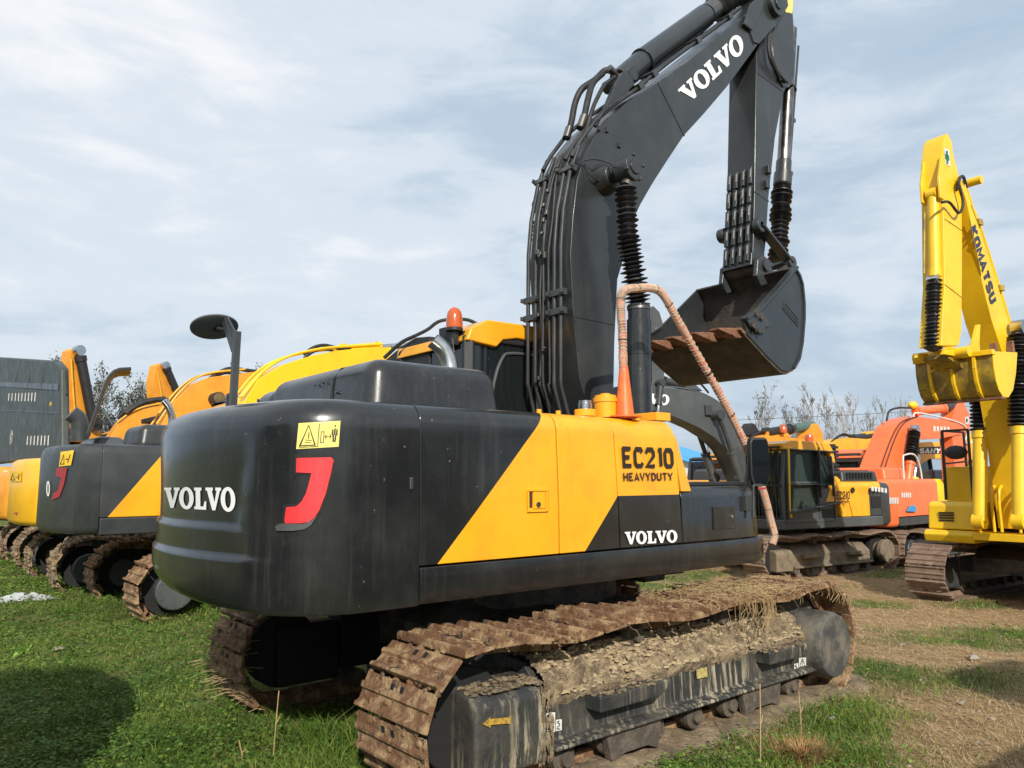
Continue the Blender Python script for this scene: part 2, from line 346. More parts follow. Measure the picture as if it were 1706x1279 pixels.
def bvh_of(o):
    me = o.data; M = o.parent.matrix_basis if o.parent else Matrix()
    return BVHTree.FromPolygons([M @ v.co for v in me.vertices], [p.vertices[:] for p in me.polygons])
def onsurf(tree, off=.005):
    def f(px, py):
        r = ray(px, py).normalized(); h = tree.ray_cast(CP, r)
        if h[0] is None: h = tree.find_nearest(CP+r*5.5)
        n = h[1] if h[1].dot(r) < 0 else -h[1]
        return h[0]+n*off
    return f
def plane_y(Y): return lambda px, py: sy(px, py, Y)
mat('straw', (.42, .30, .15), .9, col2=(.28, .19, .09), scale=8)
mat('mirror', (.45, .47, .48), .05, 1, rvar=.01)
mat('sticker_yellow2', (.80, .50, .03), .5, col2=(.6, .38, .03), scale=16)
mat('green_sleeve', (.08, .14, .12), .7, col2=(.05, .08, .07), scale=14)
mat('worn_print', (.16, .17, .16), .6, col2=(.45, .45, .43), scale=14, mix=(.48, .56))
mat('mud_bank', (.32, .235, .14), .95, col2=(.15, .11, .065), scale=5, mix=(.4, .62), bump=1, bscale=30, detail=10, speck=((.33, .27, .17), 16, .62))
mat('weed_leaf', (.16, .30, .04), .5)
mat('rusty_grass', (.26, .13, .05), .9, col2=(.4, .25, .11), scale=9)
mat('weld_grey', (.34, .33, .31), .6)
mat('mirror_back', (.13, .145, .15), .5)
mat('pale_mud', (.40, .31, .185), .95, col2=(.27, .20, .12), scale=14, bump=.6, bscale=60)
mat('lemon_paint', (.86, .46, .012), .36, coat=.3, col2=(.76, .39, .014), scale=3, speck=((.35, .22, .06), 24, .72))
mat('pipe_black', (.020, .021, .022), .5, col2=(.045, .045, .043), scale=7)
mat('rod_steel', (.13, .125, .12), .3, 1, col2=(.3, .28, .26), scale=5)
mat('frame_mud', (.20, .155, .10), .85, col2=(.10, .08, .06), scale=6, bump=.6, bscale=30)
# ================================================================== shared machine pieces
def track_path(L, Rr, sag=.04, n=14, lift=0):
    """closed loop in (x,z), clockwise seen from the right: starts rear bottom"""
    P = []
    for i in range(n+1): a = -pi/2-pi*i/n; P.append((-L+Rr*cos(a), Rr+Rr*sin(a)))
    m = 24
    for i in range(1, m):
        t = i/m; x = -L+2*L*t; P.append((x, 2*Rr-sag*(.55-.45*cos(6*pi*t))*min(1, 6*t, 6*(1-t))+lift*sin(pi*t)))
    for i in range(n+1): a = pi/2-pi*i/n; P.append((L+Rr*cos(a), Rr+Rr*sin(a)))
    for i in range(1, m): P.append((L-2*L*i/m, 0))
    return P
def resample(P, k):
    Q = P+[P[0]]; D = [0]
    for a, b in zip(Q, Q[1:]): D.append(D[-1]+hypot(b[0]-a[0], b[1]-a[1]))
    out = []; j = 0
    for i in range(k):
        s = D[-1]*i/k
        while D[j+1] < s: j += 1
        t = (s-D[j])/(D[j+1]-D[j]); a, b = Q[j], Q[j+1]
        out.append(((a[0]+(b[0]-a[0])*t, a[1]+(b[1]-a[1])*t), (b[0]-a[0], b[1]-a[1])))
    return out, D[-1]
def shoes(mb, L, Rr, w, yc, k=46, sag=.04, detail=True, lift=0, gh=.03, jit=0):
    P, tot = resample(track_path(L, Rr, sag, lift=lift), k); p = tot/k*.96
    for (x, z), (tx, tz) in P:
        l = hypot(tx, tz); tx /= l; tz /= l; nx, nz = -tz, tx   # outward normal
        j = random.uniform(-jit, jit)
        # profile in (s along, h outward)
        if detail: pr = [(-p*.475, -.018), (-p*.475, .012), (-p*.46, gh), (-p*.36, gh*1.0), (-p*.28, .010), (-p*.02, .006), (p*.03, gh*.72), (p*.13, gh*.72), (p*.2, .006), (p*.465, .0), (p*.465, -.018)]
        else: pr = [(-p/2, -.012), (-p/2, gh), (-p*.3, gh), (-p*.25, .005), (p*.1, .004), (p*.14, gh*.7), (p*.3, gh*.7), (p*.34, 0), (p*.5, -.004), (p*.5, -.012)]
        poly = [(x+tx*s+nx*h, z+tz*s+nz*h) for s, h in pr]
        mb.prism(poly, yc-w/2+j, yc+w/2+j)
        if detail:
            for sx2 in (-1, 1):   # link plates under the shoe
                c = (x-nx*.06, z-nz*.06)
                mb.prism([(c[0]+tx*a+nx*b, c[1]+tz*a+nz*b) for a, b in ((-p*.55, -.04), (p*.5, -.04), (p*.5, .045), (-p*.55, .045))], yc+sx2*.09-.02, yc+sx2*.09+.02)
def xyz_mat(cx, cy, cz, yaw): return Matrix.Translation((cx, cy, cz)) @ Matrix.Rotation(yaw, 4, 'Z')

# ================================================================== THE BIG EXCAVATOR
main = root('tracked_excavator', 'big black and yellow excavator in the foreground with its boom raised and bucket curled', 'excavator')
UC = xyz_mat(.067, -.12, -.075, R(.2)); G, SW = 1.25, .71

def spray(bm): pass
for sgn, nm in ((-1, 'muddy track with straw hanging from its outer edge'), (1, 'far track half in shadow under the counterweight')):
    t = MB(); t.X = UC; shoes(t, 1.83, .455, SW, sgn*G, 46, .05, gh=.034, jit=.004)
    tr = t.build('track', ['shoe_mud'], main, bevel=.004, seg=1, smooth=25, label=nm)
    # mud cakes packed between the grousers
    m = MB(); m.X = UC
    P, tot = resample(track_path(1.83, .455, .05), 92)
    rnd = random.Random(3+sgn)
    for (x, z), (tx, tz) in P:
        if z < .05: continue
        l = hypot(tx, tz); tx /= l; tz /= l; nx, nz = -tz, tx
        for q in range(16):
            y = sgn*G+rnd.uniform(-SW/2, SW/2); s = rnd.uniform(-.05, .05); r = rnd.uniform(.004, .013)
            m.sphere((x+nx*.008+tx*s, y, z+nz*.008+tz*s), r, n=6, sc=(1.9, 2.6, 1.0) if abs(nz) > .6 else (.9, 2.6, 1.8), jit=.35)
    m.build('mud_cake', 'shoe_mud', tr, smooth=60)['kind'] = 'stuff'
    # guide holes (dark) on each shoe
    hm = MB(); hm.X = UC
    Q, tot = resample(track_path(1.83, .455, .05), 46)
    for (x, z), (tx, tz) in Q:
        l = hypot(tx, tz); tx /= l; tz /= l; nx, nz = -tz, tx
        for dy in (-.05, .05):
            c = V((x+tx*.062+nx*.0075, sgn*G+dy, z+tz*.062+nz*.0075)); hm.obox(c, (.034, .03, .006), (tx, 0, tz), (nx, 0, nz))
    hm.build('bolt_recess', 'underside', tr, smooth=0)['kind'] = 'stuff'
    # straw caught on the track
    st = MB(); st.X = UC
    for i in range(750 if sgn < 0 else 160):
        if sgn < 0: x = rnd.triangular(.1, 2.1, 1.1); y = -G-rnd.uniform(-.33, .37); z = .905-.04*rnd.random(); a = rnd.uniform(0, pi)
        else: a0 = rnd.uniform(-.4, 1.0); x = -1.83-.48*cos(a0); z = .455-.48*sin(a0); y = G-rnd.uniform(-.3, .4); a = rnd.uniform(0, pi)
        ln = rnd.uniform(.05, .22); p0 = V((x, y, z+.03)); d = V((cos(a), sin(a), rnd.uniform(-.12, .25)))*ln
        st.tube([p0, p0+d*.5+V((0, 0, .012)), p0+d+V((0, 0, -.012))], rnd.uniform(.0016, .003), n=3)
    if sgn < 0:
        for i in range(95):   # hanging strands over the outer edge
            x = rnd.choice((rnd.gauss(.62, .1), rnd.gauss(.9, .05), rnd.gauss(1.95, .16), rnd.uniform(.2, 2.2))); x = min(x, 2.25)
            ln = rnd.uniform(.05, .28) if abs(x-.7) < .35 else rnd.uniform(.03, .12)
            z0 = .90 if x < 1.9 else .9-(x-1.9)*.35
            p0 = V((x, -G-.36, z0)); st.tube([p0+V((0, .08, .03)), p0, p0+V((rnd.uniform(-.03, .03), -.015, -ln*.5)), p0+V((rnd.uniform(-.07, .07), -.01, -ln))], rnd.uniform(.0015, .003), n=3)
    st.build('caught_straw', 'straw', tr, smooth=0)['kind'] = 'stuff'
    # frame
    f = MB(); f.X = UC; yo = sgn*1.585; yi = sgn*1.02
    ys = (min(yo, yi), max(yo, yi))
    sec = lambda a: [(a*1.10, .24), (a*1.60, .24), (a*1.60, .262), (a*1.515, .285), (a*1.50, .50), (a*1.30, .70), (a*1.12, .72), (a*1.05, .5)]
    f.prism([(y, z) for y, z in sec(sgn)], -1.36, 1.60, ax=0)
    fr = f.build('track_frame', 'mud_streaked' if sgn < 0 else 'underside', main, bevel=.012)  # far frame near-black: shade under the counterweight put into its colour
    g = MB(); g.X = UC       # idler end guard
    g.prism([(sgn*1.06, .18), (sgn*1.55, .18), (sgn*1.57, .34), (sgn*1.555, .58), (sgn*1.50, .64), (sgn*1.08, .66)], -1.93, -1.385, ax=0)
    g.build('idler_guard', 'mud_streaked' if sgn < 0 else 'underside', fr, bevel=.03, seg=3)  # far guard carries the same shade as colour
    w = MB(); w.X = UC       # idler wheel and sprocket inside the loop
    w.cyl((-1.83, sgn*1.15, .455), (-1.83, sgn*1.33, .455), .30, n=28); w.build('idler', 'underside', fr, bevel=.02)  # idler near-black: shade within the track loop put into its colour
    w = MB(); w.X = UC; w.cyl((1.83, sgn*1.2, .455), (1.83, sgn*1.3, .455), .36, n=24); w.build('sprocket', 'roller', fr)
    w = MB(); w.X = UC
    w.tube([(1.86, sgn*1.15, .42), (1.86, sgn*1.60, .42), (1.86, sgn*1.645, .42)], [.275, .275, .255], 30)
    w.build('travel_motor', 'frame_dust', main, bevel=.008)
    for xb in (-.38, .62):
        w = MB(); w.X = UC; w.tube([(xb, sgn*1.1, .76), (xb, sgn*1.30, .76), (xb, sgn*1.31, .76), (xb, sgn*1.37, .76), (xb, sgn*1.375, .76), (xb, sgn*1.41, .76)], [.05, .05, .085, .085, .055, .05], 20)
        w.build('carrier_roller', 'roller', fr)
    for i in range(7):
        w = MB(); w.X = UC; x = -1.2+i*.43; w.tube([(x, sgn*1.05, .15), (x, sgn*1.42, .15), (x, sgn*1.43, .15), (x, sgn*1.50, .15), (x, sgn*1.505, .15), (x, sgn*1.54, .15)], [.07, .07, .09, .09, .05, .045], 16)
        w.box(x-.07, x+.07, min(sgn*1.46, sgn*1.5), max(sgn*1.46, sgn*1.5), .13, .25); w.build('track_roller', 'roller', fr, bevel=.006)
    for x in (-.62, .86):
        w = MB(); w.X = UC; a, b = sorted((sgn*1.50, sgn*1.56)); w.prism([(x-.27, .25), (x+.27, .25), (x+.23, .05), (x+.12, .09), (x-.1, .09), (x-.22, .05)], a, b); w.build('track_guide', 'roller', fr, bevel=.006)
    if sgn < 0:
        # caked mud on top of the frame
        nx_, ny_ = 300, 60; vs = []; fs = []
        for i in range(nx_+1):
            for j in range(ny_+1):
                x = -1.34+2.92*i/nx_; t = j/ny_; edge = noise.noise(V((x*7, 3, 0)))*.07+noise.noise(V((x*27, 9, 0)))*.035
                if t < .3: y = 1.512; z = .50-(.3-t)/.3*(.022+edge*.6); q = 0
                elif t < .75: u = (t-.3)/.45; y = 1.512-u*.21; z = .505+u*.215; q = sin(pi*min(u*1.2, 1))
                else: u = (t-.75)/.25; y = 1.30-u*.24; z = .72-u*.02; q = .6
                p = V((x, -y, z)); d = noise.fractal(V((x*9, y*9, z*9)), .8, 2.1, 5)
                h = .010+.030*max(0, d+.35)+.030*q*(.5+noise.noise(V((x*3, y*3, 7)))); c = noise.cell(V((x*26, y*26, z*24))); h += .016*c+.014*abs(noise.noise(V((x*40, y*40, z*40))))
                if t < .06: h = -.01
                vs.append(p+V((0, -h*.8, h*.75)))
        for i in range(nx_):
            for j in range(ny_): a = i*(ny_+1)+j; fs.append((a, a+1, a+ny_+2, a+ny_+1))
        mm = MB(); mm.X = UC; mm.add(vs, fs); mm.build('caked_mud', 'mud', fr, smooth=50)
        mm = MB(); mm.X = UC
        for i in range(1500):
            x = rnd.uniform(-1.3, 1.55); u = rnd.random(); r = rnd.uniform(.004, .019)
            mm.sphere((x, -(1.53-u*.2), .535+u*.215), r, n=6, sc=(1.7, 1, .6), jit=.5)
        mm.build('mud_flake', 'pale_mud', fr, smooth=30)['kind'] = 'stuff'; mm = MB(); mm.X = UC
        for i in range(150):
            x = rnd.uniform(-1.9, -1.42); u = rnd.random(); mm.sphere((x, -(1.54-u*.2), .635+.02*rnd.random()), rnd.uniform(.006, .022), n=6, sc=(1.5, 1.2, .6), jit=.4)
        for i in range(120):
            x = rnd.uniform(-1.44, -1.35); u = rnd.random(); mm.sphere((x, -1.565, .2+u*.42), rnd.uniform(.005, .014), n=6, sc=(.8, .5, 2.2), jit=.4)
        mm.build('mud_crumbs', 'mud', fr, smooth=60)['kind'] = 'stuff'
        for x0, x1 in ((-1.02, -.33), (.86, 1.42)):   # foot steps
            s = MB(); s.X = UC
            s.prism([(x0, .405), (x1-.12, .405), (x1, .47), (x1, .50), (x0, .50)], -1.64, -1.50); s.build('step', 'mud_streaked', fr, bevel=.012)
            s = MB(); s.X = UC
            for i in range(70): s.sphere((rnd.uniform(x0, x1), -rnd.uniform(1.52, 1.64), .502), rnd.uniform(.006, .018), n=6, sc=(1.4, 1.4, .6), jit=.4)
            s.build('mud_crumbs', 'mud', fr, smooth=60)['kind'] = 'stuff'
        pl = lambda a, b: sy(a, b, -1.535-.12)
        yF = -1.508-.12
        q_ = lambda a, b: sy(a, b, -.12-1.524)
        def sticker(tl, tr, br, bl, marks, Wd):
            decal('lifting_sticker', [[(0, 0), (Wd, 0), (Wd, 1), (0, 1)]], Wd, (tl, tr, br, bl), q_, 'sticker_white', fr)
            decal('sticker_marks', marks, Wd, (tl, tr, br, bl), lambda a, b: sy(a, b, -.12-1.530), 'decal_black', fr)
        rm = strokes([[(.1, .08), (.9, .08)], [(.12, .3), (.12, .2), (.88, .2), (.88, .3), (.12, .3)], [(.2, .3), (.2, .5), (.38, .72), (.6, .72), (.8, .5), (.8, .3)], [(.48, .3), (.48, .92), (.32, .78)], [(.48, .92), (.66, .78)]], .05)
        hk = strokes([[(.3, .85), (.3, .7), (.55, .6), (.55, .45), (.3, .4), (.2, .25), (.35, .12), (.6, .2)], [(.2, .8), (.5, .88)]], .08)
        sticker((903, 1189), (925, 1186), (925, 1219), (903, 1223), rm, 1)
        sticker((926, 1199), (936, 1198), (936, 1216), (926, 1218), hk, .8)
        sticker((1331, 1096), (1343, 1095), (1343, 1115), (1331, 1118), rm, 1)
        sticker((1323, 1106), (1330, 1104), (1330, 1120), (1323, 1122), hk, .8)
        decal('yellow_sticker', RECT, 1, ((1160, 1115), (1178, 1111), (1179, 1127), (1161, 1131)), q_, 'old_sticker', fr)
        decal('painted_arrow', [[(0, .45), (.28, .95), (.28, .78), (.92, .8), (1.0, 1.0), (.98, .55), (1.0, .1), (.9, .2), (.3, .3), (.26, .08)]], 1, ((803, 1194), (852, 1191), (850, 1208), (805, 1216)), lambda a, b: sy(a, b, -.12-1.582), 'faded_yellow', fr)
# carbody between the tracks
b = MB(); b.X = UC; b.prism([(-1.0, .42), (-1.0, .66), (-.45, .86), (.45, .86), (1.0, .66), (1.0, .42)], -1.1, 1.1, ax=1)
b.cyl((0, 0, .8), (0, 0, 1.04), .62, n=40); b.build('carbody', 'frame_dust', main, bevel=.01)

# ---- turntable deck and skirts
Z0, ZS, ZT = 1.03, 1.255, 2.225; YS = -1.33; XS = -2.0
d = MB(); d.box(-1.98, 1.55, -1.22, 1.25, Z0+.03, Z0+.17); d.box(.55, 1.62, -.42, .42, .86, Z0+.1)
for y in (-.36, .36): d.prism([(-.2, 1.2), (.9, 1.2), (.95, 1.5), (.62, 2.3), (.35, 2.35), (-.1, 1.7)], y-.03, y+.03)
d.box(-1.98, -.3, -1.15, 1.2, Z0+.17, 2.1)
d.build('deck', 'underside', main)
for s in (1, -1):
    k = MB(); yy = -s
    prof = [(YS-.012, ZS-.006), (YS-.018, ZS-.05), (YS-.014, Z0+.05), (YS+.01, Z0+.008), (YS+.06, Z0), (YS+.12, Z0), (YS+.12, ZS-.006)]
    prof = [(y*s, z) for y, z in prof]
    xs = [XS+.004, -.2, 1.45, 1.58, 1.66, 1.675]; sh = [0, 0, 0, .02, .07, .16]
    vs = []; n = len(prof)
    for x, h in zip(xs, sh): vs += [(x, y+h*s, z) for y, z in prof]
    fs = [(i*n+j, i*n+(j+1) % n, (i+1)*n+(j+1) % n, (i+1)*n+j) for i in range(len(xs)-1) for j in range(n)]+[tuple(range(n)), tuple(range((len(xs)-1)*n, len(xs)*n))]
    k.add(vs, fs); k.build('skirt', 'black_paint', main, bevel=.008)

# ---- right hand side doors, livery cut into the metal
def shell(x0, x1, xt1=None, ztop=ZT, r=.13, y_in=.0, z0=ZS+.004, ysgn=1, name='side_door', mats=('black_paint', 'yellow_paint'), cuts=None, pick=None, x0t=None, lab=None, nx=1):
    xt1 = x1 if xt1 is None else xt1; x0t = x0 if x0t is None else x0t
    pr = [(YS, z0), (YS-.004, z0+.3), (YS, ztop-r-.25), (YS+.006, ztop-r-.08)]
    for i in range(7): a = pi/2*i/6; pr.append((YS+.006+r-r*cos(a), ztop-r+r*sin(a)))
    pr += [(y_in, ztop), (y_in, ztop-.03), (YS+.2, ztop-.03), (YS+.03, ztop-r-.02), (YS+.03, z0)]
    n = len(pr); vs = []
    for k in (0, 1):
        for y, z in pr:
            t = (z-z0)/(ztop-z0); x = (x0+(x0t-x0)*t) if k == 0 else (x1+(xt1-x1)*t); vs.append((x, y*ysgn, z))
    fs = [(j, (j+1) % n, (j+1) % n+n, j+n) for j in range(n)]+[tuple(range(n)), tuple(range(n, 2*n))]
    m = MB(); m.add(vs, fs)
    def fn(bm):
        if cuts:
            ortho(bm, cuts)
            for f in bm.faces: f.material_index = 1 if pick(f.calc_center_median()) else 0
    return m.build(name, list(mats), main, bevel=.006, fn=fn, label=lab)
def line(p, q):   # plane containing y axis through two (x,z) points
    dx, dz = q[0]-p[0], q[1]-p[1]; return ((p[0], 0, p[1]), (dz, 0, -dx))
def side_of(l, c): return (V((c[0], 0, c[2]))-V(l[0])).dot(V(l[1]))
LA = line((-1.87, 1.26), (-.95, 2.23)); LB = line((-.62, 1.27), (-.275, 1.65))
gp_ = .006
shell(XS+.004, -.876, -.89, cuts=[LA], pick=lambda c: side_of(LA, c) > 0, name='engine_door', lab='rear engine door, black with a slanting yellow half', y_in=-.95)
shell(-.876+gp_*2, -.272, -.31, x0t=-.89+gp_*2, cuts=[LB], pick=lambda c: side_of(LB, c) < 0, name='pump_door', lab='yellow door with one black lower corner', y_in=-.5)
LC = ((0, 0, 1.638), (0, 0, 1))
shell(-.262, .455, .395, x0t=-.30, cuts=[LC], pick=lambda c: c[2] > 1.638, name='tank_cover', lab='tank side, yellow above and black below', y_in=-.4, r=.15)
# slanting yellow wedge that ends the tank
w = MB(); w.add([(.46, YS-.004, 1.66), (.60, YS+.01, 1.66), (.60, -.45, 1.66), (.46, -.45, 1.66), (.40, YS+.02, 2.09), (.455, YS+.03, 2.09), (.455, -.45, 2.09), (.40, -.45, 2.09), (.40, YS+.12, 2.205), (.41, YS+.12, 2.195), (.41, -.45, 2.2), (.40, -.45, 2.21)],
      [(0, 1, 5, 4), (1, 2, 6, 5), (2, 3, 7, 6), (3, 0, 4, 7), (0, 3, 2, 1), (4, 5, 9, 8), (5, 6, 10, 9), (6, 7, 11, 10), (7, 4, 8, 11), (8, 9, 10, 11)])
w.build('tank_end', 'yellow_paint', main, bevel=.022, seg=3)
# low black box in front of the tank
w = MB(); zb = 1.70
pts = [(.462, YS+.002), (1.30, YS+.002), (1.50, YS+.02), (1.60, YS+.09), (1.63, YS+.22), (1.63, -.42), (.462, -.42)]
lo = [(x*(1 if x < 1.4 else 1)+(.035 if x > 1.4 else 0), y) for x, y in pts]
n = len(pts); w.add([(x, y, ZS+.004) for x, y in lo]+[(x, y, 1.60) for x, y in pts]+[(x-(.012 if x > 1.2 else 0), y+.015, 1.66) for x, y in pts]+[(x-(.05 if x > 1.2 else 0), y+(.06 if y < -.5 else 0), zb) for x, y in pts],
      [(k*n+i, k*n+(i+1) % n, (k+1)*n+(i+1) % n, (k+1)*n+i) for k in range(3) for i in range(n)]+[tuple(range(n)), tuple(range(3*n, 4*n))])
tb = w.build('tool_box', 'black_paint', main, bevel=.006)
for x0, x1, z0, z1 in ((.86, 1.16, 1.345, 1.53),):
    w = MB(); w.box(x0, x1, YS-.008, YS+.01, z0, z1); w.build('hatch', 'black_paint', tb, bevel=.003)
    w = MB(); w.disc((x1-.05, YS-.012, 1.445), (0, 1, 0), .016, .01, 14); w.build('lock', 'chrome', tb)
w = MB(); w.box(.5, 1.55, -1.24, -.5, zb, zb+.035); w.build('tread_plate', 'plastic', tb, bevel=.01)
# bonnet handle in the yellow door
sp = plane_y(YS-.006)
w = MB(); x0, x1, z0, z1 = -1.17, -.985, 1.545, 1.70
for a in ((x0, x1, z0, z0+.018), (x0, x1, z1-.018, z1), (x0, x0+.018, z0+.018, z1-.018), (x1-.018, x1, z0+.018, z1-.018)): w.box(a[0], a[1], YS-.016, YS, a[2], a[3])
for x in (x0+.01, x1-.01):
    for z in (z0+.01, z1-.01): w.disc((x, YS-.018, z), (0, 1, 0), .006, .008, 8)
dl = w.build('door_latch', 'yellow_paint', main, bevel=.002)
w = MB(); w.box(x0+.02, x0+.05, YS-.007, YS-.004, z0+.03, z1-.022); w.build('latch_recess', 'decal_brown', dl)
w = MB(); w.box(x0+.055, x1-.022, YS-.013, YS-.004, z0+.022, z1-.022); w.build('latch_plate', 'yellow_paint', dl, bevel=.002)
w = MB(); w.disc((-1.075, YS-.018, 1.595), (0, 1, 0), .017, .012, 14); w.build('lock', 'dull_steel', dl)
# front left platform edge & left side panels (mirror side)
w = MB(); w.box(-1.98, -.45, .3, 1.30, ZS, ZT-.02); w.build('left_side_door', 'black_paint', main, bevel=.05, seg=3)
# top plates, caps, bolts
tp = MB(); tp.box(-.86, .37, -1.02, -.38, ZT+.002, ZT+.02); tp.build('top_plate', 'yellow_paint', main, bevel=.004)
def onroof(px, py, z): return sz(px, py, z)
def cap(px, y, base, stack, mt, nm):
    p = sy(px, 690, y); m = MB(); m.tube([(p.x, y, z) for z, r in stack], [r for z, r in stack], 22); return m.build(nm, mt, main)
zt = ZT+.015
cap(975, -1.05, 0, [(zt, .085), (zt+.05, .085), (zt+.052, .078)], 'yellow_paint', 'filler_neck')
cap(975, -1.05, 0, [(zt+.05, .055), (zt+.10, .055), (zt+.102, .05), (zt+.12, .05)], 'chrome', 'filler_cap')
cap(1009, -1.05, 0, [(zt, .092), (zt+.12, .092), (zt+.121, .10), (zt+.155, .10), (zt+.157, .085), (zt+.175, .085), (zt+.176, .04), (zt+.19, .04)], 'yellow_paint', 'tank_cap')
m = MB(); p = sy(1087, 690, -1.0); m.box(p.x-.09, p.x+.09, -1.12, -.85, zt, zt+.07); m.build('vent_box', 'yellow_paint', main, bevel=.006)
m = MB()
for px in (898, 930, 1062): p = sy(px, 690, -1.15); m.tube([(p.x, -1.15, ZT-.01), (p.x, -1.15, ZT+.03)], .018, 8)
m.build('lifting_bolts', 'yellow_paint', main)

# ---- counterweight
def cw_outline():
    P = [(-2.0, -1.33), (-2.18, -1.33), (-2.36, -1.328)]
    a = V((-2.36, -1.328)); c = V((-2.74, -1.325)); e = V((-2.875, -.90))
    for i in range(1, 15): t = i/15; P.append(tuple(a*(1-t)**2+c*2*t*(1-t)+e*t*t))
    t0 = atan2(-.90, -2.875); t1 = atan2(.90, -2.875); t0 %= 2*pi; t1 %= 2*pi
    rr = hypot(.9, 2.875)
    for i in range(41): t = t0+(t1-t0)*i/40; P.append((rr*cos(t), rr*sin(t)))
    m = [(x, -y) for x, y in P[:17]][::-1]
    return P+m
OUT = cw_outline()
def smooth(a, b, x): t = max(0, min(1, (x-a)/(b-a))); return t*t*(3-2*t)
def cw_mesh():
    n = len(OUT); nrm = []
    for i in range(n):
        a = V(OUT[max(0, i-1)]); b = V(OUT[min(n-1, i+1)]); d = (b-a).normalized(); nrm.append(V((-d.y, d.x)))
    zs = [Z0, Z0+.004, Z0+.012, Z0+.03, Z0+.06, Z0+.10, Z0+.15, Z0+.2]
    zs += [Z0+.2+(ZT-.16-Z0-.2)*i/60 for i in range(1, 61)]
    zs += [ZT-.16+.16*sin(pi/2*i/7) for i in range(1, 8)]
    vs = []
    for z in zs:
        for i in range(n):
            x, y = OUT[i]; q = nrm[i]
            rear = smooth(-2.1, -2.6, x)
            d = 0
            if z > ZT-.16: h = (z-(ZT-.16))/.16; d += .15*(1-sqrt(max(0, 1-h*h)))
            if z < Z0+.2: h = 1-(z-Z0)/.2; d += (.012+.20*rear*smooth(-1.6, 1.2, y))*(1-sqrt(max(0, 1-h*h)))
            # pressed panel with two ledges
            e = -.80-.17*(z-1.45); lft = smooth(e-.02, e+.02, y)*smooth(1.25, 1.15, y)
            zl1 = 1.465+.035*smooth(-.9, -.7, y); d += .020*lft*smooth(zl1-.012, zl1+.012, z)*smooth(2.12, 1.62, z)
            zl2 = 1.325; d += .020*smooth(-1.25, -.75, y)*smooth(1.3, 1.1, y)*smooth(zl2-.012, zl2+.014, z)
            vs.append((x-q.x*d, y-q.y*d, z))
    k = len(zs); fs = []
    for a in range(k-1):
        for i in range(n-1): fs.append((a*n+i, a*n+i+1, (a+1)*n+i+1, (a+1)*n+i))
        fs.append((a*n+n-1, a*n, (a+1)*n, (a+1)*n+n-1))
    fs.append(tuple(range(n))[::-1]); fs.append(tuple((k-1)*n+i for i in range(n)))
    return vs, fs
m = MB(); vs, fs = cw_mesh(); m.add(vs, fs); cw = m.build('counterweight', 'black_paint', main, smooth=50)
cwt = bvh_of(cw)
wp, ww = word_slab()
decal('lettering', wp, ww, ((275, 812), (393, 812), (394, 852), (275, 845)), onsurf(cwt, .006), 'white_paint', cw, cut=.35)
decal('lettering', wp, ww, ((1041, 886), (1128, 883), (1129, 903), (1042, 907)), plane_y(YS-.012), 'white_paint', main)
# model letters on the tank
wp2, w2 = word('EC210', .19, .78, .5)
decal('model_lettering', wp2, w2, ((1036, 743), (1122, 746), (1124, 780), (1038, 779)), plane_y(YS-.012), 'decal_black', main)
wp3, w3 = word('HEAVYDUTY', .19, .80)
decal('model_lettering', wp3, w3, ((1038, 787), (1121, 787), (1122, 800), (1039, 801)), plane_y(YS-.012), 'decal_brown', main)
# red hooked emblem with its dark recess and silver lip
def pxpoly(name, P, prj, mt, parent, cut=.08):
    xs = [p[0] for p in P]; ys = [p[1] for p in P]; x0, x1, y0, y1 = min(xs), max(xs), min(ys), max(ys)
    return decal(name, [[((x-x0)/(x1-x0), (y1-y)/(y1-y0)) for x, y in P]], 1, ((x0, y0), (x1, y0), (x1, y1), (x0, y1)), prj, mt, parent, cut=cut)
c3 = lambda x, y: (240+x/2.907, 560+y/2.907)
Jr = [c3(*p) for p in ((742, 590), (905, 586), (917, 600), (905, 660), (880, 760), (850, 840), (828, 875), (800, 898), (760, 905), (688, 905), (684, 890), (693, 828), (740, 824), (765, 800), (787, 760), (800, 710), (812, 663), (740, 659))]
Jd = [c3(*p) for p in ((730, 570), (912, 566), (925, 590), (918, 660), (893, 765), (862, 850), (836, 890), (800, 914), (700, 918), (672, 910), (680, 815), (735, 812), (770, 760), (795, 675), (728, 668))]
Jl = [c3(*p) for p in ((672, 906), (770, 908), (806, 896), (838, 868), (812, 912), (780, 934), (720, 942), (648, 942), (640, 922), (655, 910))]
pxpoly('emblem_recess', Jd, onsurf(cwt, .004), 'underside', cw)
pxpoly('emblem', Jr, onsurf(cwt, .010), 'red_paint', cw)
pxpoly('emblem_lip', Jl, onsurf(cwt, .012), 'grey_paint', cw)
STK = ((498, 705), (567, 701), (564, 744), (494, 748))
decal('warning_sticker', RECT, 1, STK, onsurf(cwt, .005), 'sticker_yellow', cw, cut=.1)
tri = strokes([[(.08, .12), (.25, .9), (.44, .12), (.08, .12)]], .035)+strokes([[(.06, .06), (.50, .06), (.50, .94)], [(.2, .24), (.34, .24)], [(.2, .34), (.35, .3)], [(.27, .62), (.27, .38)], [(.56, .2), (.56, .62), (.63, .62), (.63, .2), (.56, .2)], [(.66, .42), (.8, .42)], [(.69, .5), (.66, .42), (.69, .34)], [(.77, .5), (.8, .42), (.77, .34)]], .018)+strokes([[(.88, .72), (.88, .48)], [(.85, .48), (.86, .2)], [(.91, .48), (.90, .2)], [(.83, .68), (.83, .46)], [(.93, .68), (.93, .46)]], .035)+[[(.86+.02*cos(a*pi/4)+.02, .82+.035*sin(a*pi/4)) for a in range(8)]]
decal('sticker_marks', tri, 1, STK, onsurf(cwt, .008), 'decal_black', cw, cut=.12)
